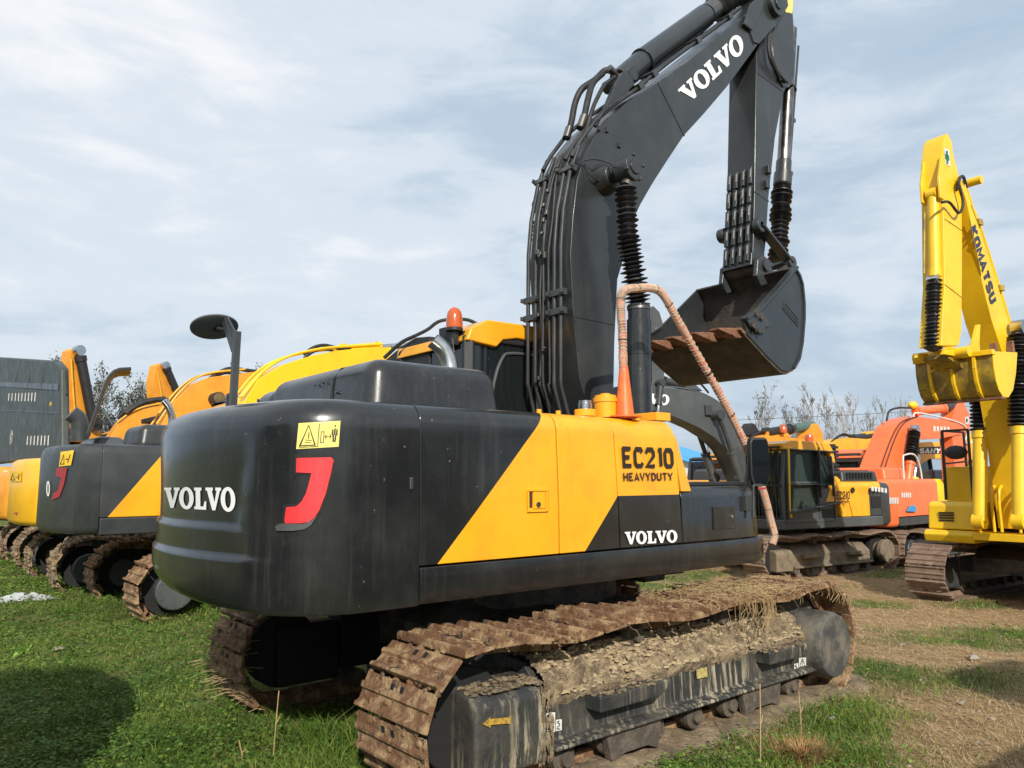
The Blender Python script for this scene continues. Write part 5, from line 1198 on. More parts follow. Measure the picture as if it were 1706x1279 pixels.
poly3(D, 'skirt', 'grey_paint', [(-2.0, 1.03), (1.45, 1.03), (1.45, 1.262), (-2.0, 1.262)], -1.32, 1.33, bevel=.03)
rbox(-2.1, -.75, .25, 1.2, 2.05, 2.33, .06, 'engine_hood', 'dark_grey', D, .04)
m = MB()
for i in range(9): x = -1.85+i*.11; m.box(x, x+.05, 1.19, 1.215, 2.13, 2.29)
for i in range(9): x = -1.85+i*.11; m.box(x, x+.05, .4, 1.1, 2.325, 2.345)
m.build('hood_louvres', 'underside', D)
m = MB(); m.box(-1.5, -.9, -.1, .5, 2.3, 3.0); 
for i in range(6): m.box(-1.54, -.86, -.14, .54, 2.34+i*.11, 2.40+i*.11)
m.build('louvred_stack', 'plastic', D)
cD = cab_box(D, 'grey_paint', None, 'green_glass', z1=2.86, front_slope=.1, x0=-.28)
m = MB()
for a_, b_, w_ in (((.24, 1.72), (.24, 2.86), .13), ((1.34, 1.25), (1.30, 2.8), .13), ((-.22, 1.75), (-.17, 2.66), .13), ((-.3, 2.76), (1.25, 2.80), .16), ((.1, 2.02), (1.36, 2.02), .13), ((-.3, 1.60), (1.38, 1.42), .34)): m.bar(V((a_[0], 1.335, a_[1])), V((b_[0], 1.335, b_[1])), .03, w_, up=V((0, 1, 0)))
m.build('door_frame', 'dark_grey', cD, bevel=.012)
poly3(D, 'cab_roof', 'yellow_paint', [(-.34, 2.50), (-.29, 2.78), (-.18, 2.93), (0, 2.98), (1.1, 3.0), (1.36, 2.93), (1.36, 2.80), (1.1, 2.79), (-.05, 2.78), (-.17, 2.72), (-.26, 2.52)], .30, 1.36, cD, .02)
m = MB(); m.tube([V((1.16, 1.37, 2.84)), V((1.24, 1.38, 2.80)), V((1.30, 1.38, 1.38)), V((1.24, 1.37, 1.32))], .028, 8); m.build('cab_rail', 'bright_yellow', cD)
m = MB()
for i in range(9): z = 1.3+0*i; m.box(1.405, 1.43, .42+i*.1, .45+i*.1, 1.28, 2.85 if i % 2 == 0 else 2.0)
for z in (1.3, 2.0, 2.85): m.box(1.40, 1.44, .38, 1.30, z-.02, z+.02)
m.build('front_guard', 'plastic', cD)
m = MB(); m.tube([(-.05, .9, 2.99), (-.05, .9, 3.10), (-.05, .9, 3.17), (-.05, .9, 3.2)], [.1, .1, .08, .03], 14); m.build('beacon', 'amber_lens', D)
m = MB(); m.disc((-.93, 1.335, 1.88), (0, 1, 0), .065, .012, 18); m.build('round_vent', 'decal_black', D)
pD = lplane(D, 1.362)
decal('model_lettering', wp2, w2, ((1394, 818), (1416, 818), (1416, 832), (1394, 832)), pD, 'decal_black', D)
decal('model_lettering', wp3, w3, ((1395, 834), (1415, 834), (1415, 838), (1395, 838)), pD, 'decal_brown', D)
m = MB(); m.box(-1.98, -1.62, 1.30, 1.315, 1.45, 1.72); m.build('cw_vent', 'underside', D)
# its grey boom over to the left, arm hanging
g4 = lambda x, y: (1060+x/5.8125, 610+y/5.8125)
up_ = [g4(*p) for p in ((-330, 230), (-150, 190), (0, 182), (180, 195), (400, 215), (600, 250), (740, 300), (840, 380), (930, 480), (1000, 600), (1060, 720), (1120, 860), (1160, 1010), (1180, 1180))]
dn_ = [g4(*p) for p in ((1050, 1200), (1010, 1080), (950, 940), (870, 800), (760, 690), (600, 590), (400, 500), (240, 445), (100, 415), (-100, 400), (-320, 380))]
bD = LXZ(D, up_+dn_, .24)
boomD = poly3(D, 'boom', 'grey_paint', bD, -.24, .24)
decal('lettering', wp, ww, ((1034, 651), (1116, 658), (1114, 675), (1034, 668)), lplane(D, .247), 'white_paint', boomD)
tD = LXZ(D, [g4(800, 470), g4(945, 870), g4(1010, 1080)], .42)
m = MB(); m.cyl((tD[0][0], .22, tD[0][1]), (tD[0][0], .5, tD[0][1]), .11, n=18); m.build('trunnion', 'grey_paint', boomD)
ram(D, (tD[2][0], tD[2][1]), tD[0], .42, .1, 'grey_paint', frac=.42, rodm='dark_grey'); ram(D, tD[2], tD[0], -.42, .1, 'grey_paint', frac=.42, rodm='dark_grey')
k = LXZ(D, [g4(690, 415), g4(700, 330)], .26); m = MB(); m.box(k[0][0]-.12, k[0][0]+.08, .23, .3, k[0][1]-.15, k[0][1]+.1); m.build('valve_block', 'dark_grey', boomD, bevel=.02)
k = LXZ(D, [g4(500, 195), g4(350, 175), g4(230, 140), g4(100, 110)]); ram(D, k[0], k[3], 0, .1, 'dark_grey', frac=.6)
poly3(D, 'cylinder_bracket', 'grey_paint', LXZ(D, [g4(440, 215), g4(470, 160), g4(520, 165), g4(610, 245)]), -.12, .12, boomD)
loose(D, LXZ(D, [g4(430, 140), g4(520, 130), g4(600, 180), g4(670, 260)]), .025, y=.1); loose(D, LXZ(D, [g4(300, 115), g4(330, 150), g4(420, 180)]), .02, y=-.1)
loose(D, LXZ(D, [g4(250, 190), g4(500, 222), g4(700, 290), g4(850, 400), g4(1010, 640), g4(1110, 900)], .2), .02, 'grey_paint', 'hydraulic_pipe', y=.2)
# arm that crosses its boom end
ad_ = LXZ(D, [(1068, 690), (1069, 600), (1066, 540), (1072, 520), (1080, 512), (1090, 522), (1097, 545), (1098, 640), (1096, 690)], .0)
arD = poly3(D, 'arm', 'grey_paint', ad_, -.45, .18)
k = LXZ(D, [(1086, 640), (1080, 700)]); ram(D, (k[0][0], k[0][1]), k[1], .3, .07, 'dark_grey', frac=.6)
# ---------- machines behind D
def simple(px, py_g, d, label, rz=0, body='sand_yellow', z=-.45, cabf='dark_grey', roof='sand_yellow', hood='dark_grey'):
    dv = ray(px, 800); dv = V((dv.x, dv.y)).normalized(); sc = d/(V((cF.x, cF.y)).normalized().dot(dv)); c = V((CP.x, CP.y))+dv*sc
    rt = root('tracked_excavator', label, 'excavator', (c.x, c.y, z), R(rz), GRP)
    undercarriage(rt, guard=False, nshoe=40); plan_cw(rt, body); sides(rt, [body], s=-1, x1=.4); sides(rt, [body], s=1); cab_box(rt, cabf, roof)
    rbox(-1.9, -.6, -1.0, .9, 2.15, 2.5, .08, 'engine_hood', hood, rt, .05)
    poly3(rt, 'skirt', 'dark_grey', [(-1.99, 1.05), (1.5, 1.05), (1.5, 1.25), (-1.99, 1.25)], -1.31, 1.31)
    return rt
h3 = lambda x, y: (1220+x/3.996, 660+y/3.996)
H = simple(1262, 0, 22.5, 'amber excavator behind the glazed cab, low boom with a green sleeved arm cylinder', roof='amber_paint', body='amber_paint')
poly3(H, 'boom', 'amber_paint', LXZ(H, [h3(40, 420), h3(90, 320), h3(130, 275), h3(200, 258), h3(320, 268), h3(500, 290), h3(610, 300), h3(600, 350), h3(300, 330), h3(200, 350), h3(150, 430)], -.25), -.25, .25)
poly3(H, 'arm', 'amber_paint', LXZ(H, [h3(500, 350), h3(500, 260), h3(535, 190), h3(550, 180), h3(575, 190), h3(605, 250), h3(608, 350)], -.2), -.2, .2)
poly3(H, 'cylinder_bracket', 'amber_paint', LXZ(H, [h3(200, 262), h3(195, 235), h3(340, 225), h3(370, 275)]), -.1, .1)
k = LXZ(H, [h3(225, 245), h3(405, 215), h3(535, 192)]); ram(H, k[0], k[1], 0, .14, 'plastic', frac=.9); m = MB(); m.tube([(k[1][0], 0, k[1][1]), (k[2][0], 0, k[2][1])], [.16, .13], 14); m.build('rod_sleeve', 'green_sleeve', H)
poly3(H, 'boom_lug', 'plastic', LXZ(H, [h3(80, 260), h3(90, 200), h3(105, 180), h3(125, 190), h3(150, 235), h3(200, 240), h3(150, 265)]), -.15, .15)
m = MB(); k = LXZ(H, [h3(297, 212)])[0]; m.tube([(k[0], -.2, k[1]-.15), (k[0], -.2, k[1]), (k[0], -.2, k[1]+.1)], [.12, .12, .06], 12); m.build('beacon', 'amber_lens', H)
loose(H, LXZ(H, [h3(90, 300), h3(140, 262), h3(190, 235), h3(240, 228)], -.2), .03, y=-.2)
J = simple(1392, 0, 26, 'sand yellow excavator left of the orange one, two small printed marks on its boom', roof='sand_yellow')
poly3(J, 'boom', 'sand_yellow', LXZ(J, [h3(600, 420), h3(640, 320), h3(690, 290), h3(770, 275), h3(900, 285), h3(1040, 310), h3(1100, 330), h3(1100, 410), h3(950, 410), h3(800, 405), h3(740, 430)], -.25), -.25, .25)
poly3(J, 'cylinder_bracket', 'sand_yellow', LXZ(J, [h3(860, 290), h3(880, 235), h3(950, 232), h3(980, 290)]), -.1, .1)
k = LXZ(J, [h3(800, 282), h3(1000, 250)]); ram(J, k[0], k[1], 0, .13, 'plastic', frac=.7)
for q in range(3): loose(J, LXZ(J, [h3(640+q*12, 330), h3(680+q*10, 285-q*6), h3(740+q*8, 250+q*5), h3(800, 270+q*5)], -.2+q*.15), .03, y=-.2+q*.15)
decal('printed_mark', [[(0, 0), (.4, 0), (.4, 1), (0, 1)], [(.55, 0), (1, 0), (1, 1), (.55, 1)]], 1, (h3(895, 342), h3(945, 342), h3(945, 382), h3(895, 382)), lplane(J, -.256), 'sticker_white', J)
exh(J, [h3(815, 520), h3(815, 490), h3(795, 465)], -.7, .09, 'chrome')
poly3(J, 'hood_block', 'plastic', LXZ(J, [h3(765, 500), h3(765, 420), h3(905, 415), h3(915, 440), h3(880, 540), h3(770, 545)], -1.0), -1.0, .2)
Gm = simple(1180, 0, 30, 'far dark cabbed excavator seen under the grey boom', body='dark_grey', roof='plastic', rz=170)
# ---------- O: orange machine
O = simple(1468, 0, 21.5, 'orange excavator with its boom bent to the right and a black cylinder sleeve', body='orange_paint', roof='orange_paint', z=-.45, hood='orange_paint')
k2 = lambda x, y: (1380+x/3.552, 640+y/3.552)
ob = [k2(*p) for p in ((268, 560), (312, 430), (358, 320), (385, 255), (415, 225), (455, 203), (510, 188), (640, 205), (760, 228), (800, 250), (790, 295), (660, 322), (545, 325), (500, 350), (440, 470), (395, 590))]
boomO = poly3(O, 'boom', 'orange_paint', LXZ(O, ob, -.25), -.25, .25)
ao = [k2(*p) for p in ((730, 215), (760, 130), (785, 105), (800, 100), (835, 180), (838, 320), (820, 560), (755, 560), (735, 300))]
armO = poly3(O, 'arm', 'orange_paint', LXZ(O, ao, -.2), -.2, .2)
k = LXZ(O, [k2(520, 160), k2(690, 142), k2(775, 122)]); ram(O, k[0], k[1], 0, .13, 'orange_paint', frac=.95); m = MB(); m.tube([(k[1][0], 0, k[1][1]), (k[2][0], 0, k[2][1])], [.15, .15], 14); m.build('rod_sleeve', 'boot_rubber', O)
k = LXZ(O, [k2(450, 580), k2(470, 440), k2(512, 265)], -.45); ram(O, (k[0][0], k[0][1]-.4), k[2], -.45, .11, 'orange_paint', frac=.5, boot=True)
decal('printed_mark', [[(a, .1), (a+.12, .0), (a+.14, .9), (a, 1)] for a in (0, .2, .42, .62, .84)], 1, (k2(622, 245), k2(720, 252), k2(720, 280), k2(622, 280)), lplane(O, -.257), 'sticker_white', boomO)
decal('warning_sticker', RECT, 1, (k2(808, 195), k2(832, 190), k2(830, 235), k2(810, 235)), lplane(O, -.207), 'sticker_white', armO)
decal('sticker_marks', strokes([[(.5, .15), (.5, .85)], [(.2, .5), (.8, .5)]], .25), 1, (k2(808, 195), k2(832, 190), k2(830, 235), k2(810, 235)), lplane(O, -.212), 'green_mark', armO)
for q, dy in ((0, 0), (1, .12), (2, .3)): loose(O, [(a, b+.06) for a, b in LXZ(O, [k2(290+q*25, 540), k2(350+q*22, 370), k2(395+q*20, 275), k2(440+q*20, 228), k2(520, 203)], -.22)], .018, 'decal_brown', 'hydraulic_pipe', y=-.262 if q < 2 else -.1)
loose(O, LXZ(O, [k2(345, 215), k2(360, 160), k2(410, 140), k2(490, 140)], 0), .03, y=0)
loose(O, LXZ(O, [k2(470, 180), k2(500, 200), k2(540, 170), k2(800, 240), k2(812, 340), k2(835, 350), k2(850, 340)], -.24), .025, 'sticker_white', 'hose', y=-.24)
m = MB(); kk = LXZ(O, [k2(500, 125)])[0]; m.sphere((kk[0], 0, kk[1]), .16, n=12, sc=(1.3, .8, .8)); m.build('work_lamp', 'bright_yellow', O)
for nmz, qd in (('printed_mark', (k2(255, 600), k2(348, 615), k2(348, 645), k2(255, 632))), ('printed_mark', (k2(362, 668), k2(415, 668), k2(415, 710), k2(362, 710))), ('printed_mark', (k2(433, 640), k2(490, 640), k2(490, 672), k2(433, 672)))):
    decal(nmz, [[(a, .1), (a+.14, .0), (a+.16, .9), (a, 1)] for a in (0, .21, .42, .62, .84)], 1, qd, lplane(O, -1.31), 'sticker_white', O)
k = LXZ(O, [k2(448, 575), k2(442, 440), k2(455, 418), k2(510, 418), k2(545, 500), k2(565, 680)], -1.1); loose(O, k, .022, 'sticker_white', 'hand_rail', y=-1.1)
k = LXZ(O, [k2(462, 752), k2(480, 720), k2(505, 715), k2(516, 735), k2(512, 756)], -1.33); poly3(O, 'blue_cloth', 'blue_tarp', k, -1.36, -1.32)
# ---------- S: yellow machine with the white word on a black band
S = simple(1545, 0, 27, 'yellow excavator behind the orange boom, white word on a black boom band', body='bright_yellow', roof='bright_yellow')
poly3(S, 'boom', 'sand_yellow', LXZ(S, [k2(440, 560), k2(480, 400), k2(530, 350), k2(600, 340), k2(860, 350), k2(930, 360), k2(930, 450), k2(700, 440), k2(600, 440), k2(540, 480), k2(500, 580)], -.25), -.25, .25)
decal('name_band', [[(0, 0), (.85, 0), (1, 1), (.13, 1)]], 1, (k2(500, 375), k2(712, 365), k2(690, 412), k2(500, 412)), lplane(S, -.256), 'decal_black', S)
ws, wsw = word('SANY', .24, .86); decal('lettering', ws, wsw, (k2(542, 380), k2(672, 378), k2(664, 408), k2(540, 408)), lplane(S, -.262), 'white_paint', S)
poly3(S, 'arm', 'bright_yellow', LXZ(S, [k2(860, 360), k2(880, 290), k2(900, 290), k2(940, 360), k2(940, 560), k2(880, 560)], -.2), -.2, .2)
k = LXZ(S, [k2(490, 560), k2(520, 440)], -.4); ram(S, (k[0][0], k[0][1]-.6), k[1], -.4, .12, 'bright_yellow')

# ---------- K: the tall yellow one at the right edge
K = root('tracked_excavator', 'bright yellow excavator at the right edge, arm pointing high and bucket tucked in', 'excavator', (11.86, -.68, -.33), R(175), GRP)
undercarriage(K, 'shoe_clean', 'dark_grey', w=.68, detail=True, guard=True)
kk = lambda x, y: (1480+x/2.557, 200+y/2.557)
kw = lambda x, y: (1380+x/3.552, 640+y/3.552)
# boom, arm: outlines taken on the machine's own left faces
poly3(K, 'deck', 'bright_yellow', [(-2.0, 1.05), (1.95, 1.05), (1.95, 1.17), (-2.0, 1.17)], -1.32, 1.32)
plan_cw(K, 'bright_yellow', 1.05, 2.1); sides(K, ['bright_yellow'], s=-1, x1=-.5); sides(K, ['bright_yellow'], s=1, x1=-.5)
ul = [kk(*p) for p in ((300, 250), (330, 330), (345, 395), (400, 690), (440, 850), (485, 985), (500, 1080), (505, 1300))]
ur = [kk(*p) for p in ((600, 1300), (590, 1120), (560, 1020), (530, 920), (470, 715), (420, 560), (378, 430), (350, 345), (325, 260))]
lo_ = LXZ(K, ul[:-1]+ur[1:], .27)
boomK = poly3(K, 'boom', 'bright_yellow', lo_, -.14, .27)
low = [LXZ(K, [q], .27)[0] for q in (ul[-2], ur[1])]
poly3(K, 'boom_foot', 'bright_yellow', [low[0], low[1], (1.25, 2.6), (1.15, 1.3), (1.72, 1.25), (1.88, 2.6)], -.20, .32, boomK)
wk, wkw = word('KOMATSU', .30, .84)
decal('lettering', [[(x, y) for x, y in P] for P in wk], wkw, (kk(372, 445), kk(462, 768), kk(438, 790), kk(350, 462)), lplane(K, .276), 'navy_text', boomK)
# arm
ak = [kk(*p) for p in ((225, 960), (240, 700), (232, 300), (228, 180), (238, 80), (252, 55), (270, 90), (280, 160), (298, 225), (310, 300), (315, 500), (312, 900), (300, 960))]
armK = poly3(K, 'arm', 'bright_yellow', LXZ(K, ak, .2), -.14, .2)
decal('warning_sticker', RECT, 1, (kk(238, 118), kk(262, 128), kk(265, 198), kk(240, 185)), lplane(K, .207), 'sticker_white', armK)
decal('sticker_marks', strokes([[(.5, .1), (.5, .9)], [(.15, .5), (.85, .5)]], .3), 1, (kk(238, 118), kk(262, 128), kk(265, 198), kk(240, 185)), lplane(K, .214), 'green_mark', armK)
k = LXZ(K, [kk(208, 330), kk(215, 690), kk(225, 990)], 0)
k = [(a+.26+(.12 if i == 2 else 0), b) for i, (a, b) in enumerate(LXZ(K, [kk(226, 330), kk(233, 690), kk(243, 990)], .05))]
ram(K, k[0], k[1], .05, .09, 'bright_yellow', frac=.97); m = MB(); m.bellows(V((k[1][0], .05, k[1][1])), V((k[2][0], .05, k[2][1])), .08, .12, 18); m.build('rod_boot', 'boot_rubber', K)
for s in (-1, 1):
    e = [(k[0][0]-.30, k[0][1]+.62), (k[0][0]-.20, k[0][1]+.60), (k[0][0]-.06, k[0][1]+.2), (k[0][0]-.06, k[0][1]-.12), (k[0][0]-.24, k[0][1]-.16), (k[0][0]-.34, k[0][1]+.2)]; poly3(K, 'cylinder_ear', 'bright_yellow', [(a+.16, b) for a, b in e], .05+s*.14-.02, .05+s*.14+.02, armK)
loose(K, LXZ(K, [kk(228, 350), kk(260, 350), kk(300, 395), kk(318, 350), kk(300, 270), kk(315, 240), kk(330, 270)], .3), .022, y=.3)
loose(K, LXZ(K, [kk(290, 300), kk(300, 250), kk(320, 240), kk(335, 290)], .24), .02, y=.24)
loose(K, [(k[0][0]+.1, k[0][1]-.3), (k[1][0]+.1, k[1][1]+.1)], .018, 'worn_shaded_yellow', 'grease_pipe', y=-.06)
pk = LXZ(K, [kk(320, 275)])[0]; m = MB(); m.cyl((pk[0], .0, pk[1]), (pk[0], .29, pk[1]), .07, n=22); m.build('arm_pin', 'bright_yellow', boomK)
k = LXZ(K, [kk(340, 350), kk(378, 430), kk(470, 715), kk(525, 900)], .2); loose(K, [(a-.05, b) for a, b in k], .02, 'bright_yellow', 'hydraulic_pipe', y=.2)
# bucket, curled so its back faces us
b0 = LXZ(K, [kk(300, 960)], 0)[0]
bk_ = [kk(*p) for p in ((330, 985), (325, 1010), (330, 1070), (345, 1130), (372, 1172), (420, 1188), (470, 1185), (505, 1160), (522, 1100), (530, 1000))]
kb = LXZ(K, [kk(p[0]+16, p[1]) for p in ((425, 985), (430, 1050), (440, 1110), (452, 1150), (470, 1180), (492, 1182), (512, 1150), (524, 1080), (530, 990))], .62)
mb2 = MB(); curve(kb, -.54, .62, -.025, mb2); bK = mb2.build('bucket', 'worn_shaded_yellow', K, smooth=30)  # bucket colour is darkened for shade as well as worn
for y in (-.54, .62): poly3(K, 'side_plate', 'worn_shaded_yellow' if y < 0 else 'bright_yellow', kb, y-.015, y+.015, bK)
for i in range(5): y = -.46+i*.25; a = kb[-1]; poly3(K, 'tooth', 'rust', [(a[0]-.05, a[1]-.02), (a[0]+.05, a[1]-.02), (a[0]+.03, a[1]+.2), (a[0]-.03, a[1]+.2)], y-.045, y+.045, bK, .003)
for y in (-.2, .2):
    e = LXZ(K, [kk(170, 1005), kk(180, 985), kk(260, 990), kk(300, 960), kk(320, 880), kk(330, 880), kk(325, 960), kk(340, 1080), kk(350, 1120), kk(330, 1120), kk(310, 1060), kk(290, 1010), kk(230, 1015)], 0)
    poly3(K, 'bucket_link', 'bright_yellow', e, y-.03, y+.03)
e0 = LXZ(K, [kk(225, 1000)])[0]; m = MB(); m.cyl((e0[0], -.42, e0[1]), (e0[0], .42, e0[1]), .08, n=16); m.build('link_pin', 'bright_yellow', K)
e0 = LXZ(K, [kk(200, 1010), kk(340, 1110)]); m = MB(); m.bar(V((e0[0][0], 0, e0[0][1])), V((e0[1][0], 0, e0[1][1])), .38, .06); m.build('bucket_rib', 'worn_shaded_yellow', K)
# boom cylinders with boots
for yk, pk_ in ((-.30, ((1632, 868), (1631, 728), (1634, 560))), (.42, ((1699, 868), (1697, 728), (1697, 545)))):
    k = LXZ(K, pk_, yk); ra = ram(K, k[0], k[2], yk, .11, 'bright_yellow', frac=.47, boot=True)
# tank boxes and steps at the front right corner
tb2 = poly3(K, 'step_box', 'bright_yellow', [(.55, 1.2), (1.86, 1.2), (1.82, 1.62), (1.74, 1.68), (.55, 1.68)], -1.3, -.50, bevel=.03)
poly3(K, 'side_tank', 'bright_yellow', [(-.3, 1.2), (1.15, 1.2), (1.15, 2.3), (-.3, 2.3)], -1.28, -.40, bevel=.02)
poly3(K, 'bumper', 'bright_yellow', [(.5, .98), (1.92, .98), (1.98, 1.12), (1.92, 1.19), (.5, 1.19)], -1.34, -.50, bevel=.03)
m = MB()
for i in range(4): m.box(1.80, 1.86, -1.1+i*.0, -.85, 1.34+i*.045, 1.365+i*.045)
m.build('grille', 'decal_black', tb2)
m = MB()
for s in (-1, 1):
    for dy in (.2, .36): m.tube(catmull([(1.9, .07+s*dy*.7, 1.2), (1.92, .07+s*dy*.7, 1.75), (1.8, .07+s*dy*.7, 1.95), (1.5, .07+s*dy*.7, 1.95)], 5), .025, 8)
m.build('hydraulic_pipe', 'bright_yellow', K, smooth=60)
poly3(K, 'boom_base', 'underside', [(.2, 1.2), (1.3, 1.2), (1.25, 1.6), (.2, 1.7)], -.45, .45)
cK = cab_box(K, 'dark_grey', 'bright_yellow', 'green_glass', y0=.45, y1=1.35, x1=1.5)
m = MB(); m.bar(V((1.45, -1.15, 1.7)), V((1.42, -1.15, 2.95)), .04, .04); m.bar(V((.6, -1.15, 2.3)), V((.62, -1.15, 2.95)), .035, .035); m.bar(V((1.42, -1.15, 2.95)), V((.62, -1.15, 2.95)), .035, .035); m.bar(V((1.43, -1.15, 2.35)), V((.6, -1.15, 2.4)), .03, .03); m.bar(V((1.43, -.7, 1.7)), V((1.42, -.7, 2.95)), .035, .035); m.bar(V((1.42, -1.15, 2.95)), V((1.42, -.7, 2.95)), .035, .035)
gr = m.build('guard_rail', 'plastic', K)
m = MB(); m.sphere((1.45, -.92, 2.55), .16, n=12, sc=(.4, 1.3, .8)); m.build('side_mirror', 'plastic', K)

# ---------- two machines parked beside and behind the camera (their shadows reach into the picture)
N1 = simple(1300, 0, 5, 'grey excavator outside the frame, right of the camera, shading the straw', body='grey_paint', roof='grey_paint', z=-.06)
N1.location = (.9, -7.75, -.06); N1.rotation_euler = (0, 0, R(-7)); N1.matrix_basis = Matrix.Translation(V((.9, -7.75, -.06))) @ Matrix.Rotation(R(-7), 4, 'Z')
beam(N1, 'boom', 'grey_paint', [(.3, 1.5), (1.6, 2.9), (4.0, 3.3), (5.6, 2.6)], [.5, .75, .6, .4], .5); beam(N1, 'arm', 'grey_paint', [(5.4, 2.9), (4.6, .9)], [.55, .3], .35); gbucket(N1, (4.6, .9), R(150), 'dark_grey', sc=.7)
N2 = simple(300, 0, 5, 'grey excavator outside the frame, left of the camera, shading the clover', body='grey_paint', roof='grey_paint', z=0)
N2.matrix_basis = Matrix.Translation(V((-7.1, -.6, -.03))) @ Matrix.Rotation(R(172), 4, 'Z')
beam(N2, 'boom', 'grey_paint', [(.3, 1.5), (1.6, 2.9), (4.0, 3.3), (5.6, 2.6)], [.5, .75, .6, .4], .5)

for a, b in (((345, 420), (395, 660)), ((352, 360), (385, 450))):
    q = [(x, z) for x, z in LXZ(K, [kk(*a), kk(*b)], .272)]; m = MB(); m.bar(V((q[0][0], .272, q[0][1])), V((q[1][0], .272, q[1][1])), .012, .012); m.build('weld_seam', 'worn_shaded_yellow', boomK)
q = LXZ(K, [kk(238, 420), kk(312, 470), kk(240, 700), kk(318, 760)], .2); m = MB(); m.bar(V((q[0][0], .203, q[0][1])), V((q[1][0], .203, q[1][1])), .01, .01); m.bar(V((q[2][0], .203, q[2][1])), V((q[3][0], .203, q[3][1])), .01, .01); m.build('weld_seam', 'worn_shaded_yellow', armK)
for yy in (.30, -.17): loose(K, [(a-.12, b) for a, b in LXZ(K, [kk(330, 270), kk(378, 430), kk(470, 715), kk(530, 920)], .27)], .022, 'bright_yellow', 'hydraulic_pipe', y=yy-.08 if yy > 0 else yy+.1)
m = MB()
for px_, py_ in ((378, 430), (470, 712)): q = LXZ(K, [kk(px_, py_)], .27)[0]; m.box(q[0]-.16, q[0]-.02, .14, .30, q[1]-.05, q[1]+.05)
m.build('pipe_clamp', 'worn_shaded_yellow', boomK, bevel=.01)

# ribs, lip and wear on the tucked bucket
qb_ = kb[3:7]
for yy in (-.32, .02, .36):
    for a, b in zip(kb[:5], kb[1:6]): pass
    m = MB()
    for a, b in zip(kb, kb[1:6]): m.bar(V((a[0]+.012, yy, a[1])), V((b[0]+.012, yy, b[1])), .05, .05, up=V((0, 1, 0)))
    m.build('bucket_rib', 'bright_yellow', bK, bevel=.006)
m = MB(); a = kb[0]; m.box(a[0]-.05, a[0]+.05, -.57, .65, a[1]-.05, a[1]+.03); m.build('bucket_top_edge', 'bright_yellow', bK, bevel=.01)
m = MB(); a, b = kb[4], kb[5]; m.bar(V((a[0], -.56, a[1]-.01)), V((a[0], .64, a[1]-.01)), .12, .04); m.build('wear_strip', 'rust', bK, bevel=.008)
# ================================================================== FAR BACKGROUND
bd = root('yard_shed', 'white walled shed with a bright blue roof, seen under the grey boom', 'shed', (38.0, 27.0, -.5), R(20))
sh = LXZ(bd, [(1125, 690), (1235, 690)])
m = MB(); m.box(-5, 7, -2, 8, 0, 3.1); m.prism([(-2, 3.1), (8, 3.1), (3, 4.6)], -5, 7, ax=0); m.build('wall', 'white_wall', bd)
m = MB()
for s in (-1, 1): m.add([(-5.4, 3-s*5.5, 2.98), (7.4, 3-s*5.5, 2.98), (7.4, 3, 4.72), (-5.4, 3, 4.72), (-5.4, 3-s*5.5, 3.06), (7.4, 3-s*5.5, 3.06), (7.4, 3, 4.80), (-5.4, 3, 4.80)], [(0, 1, 2, 3), (4, 5, 6, 7), (0, 1, 5, 4), (1, 2, 6, 5), (2, 3, 7, 6), (3, 0, 4, 7)])
m.build('roof', 'blue_roof', bd, smooth=0)
for x in (-4, -1, 2, 5): m = MB(); m.box(x-.5, x+.5, -2.03, -1.98, 1.2, 2.3); m.build('window', 'window_dark', bd)

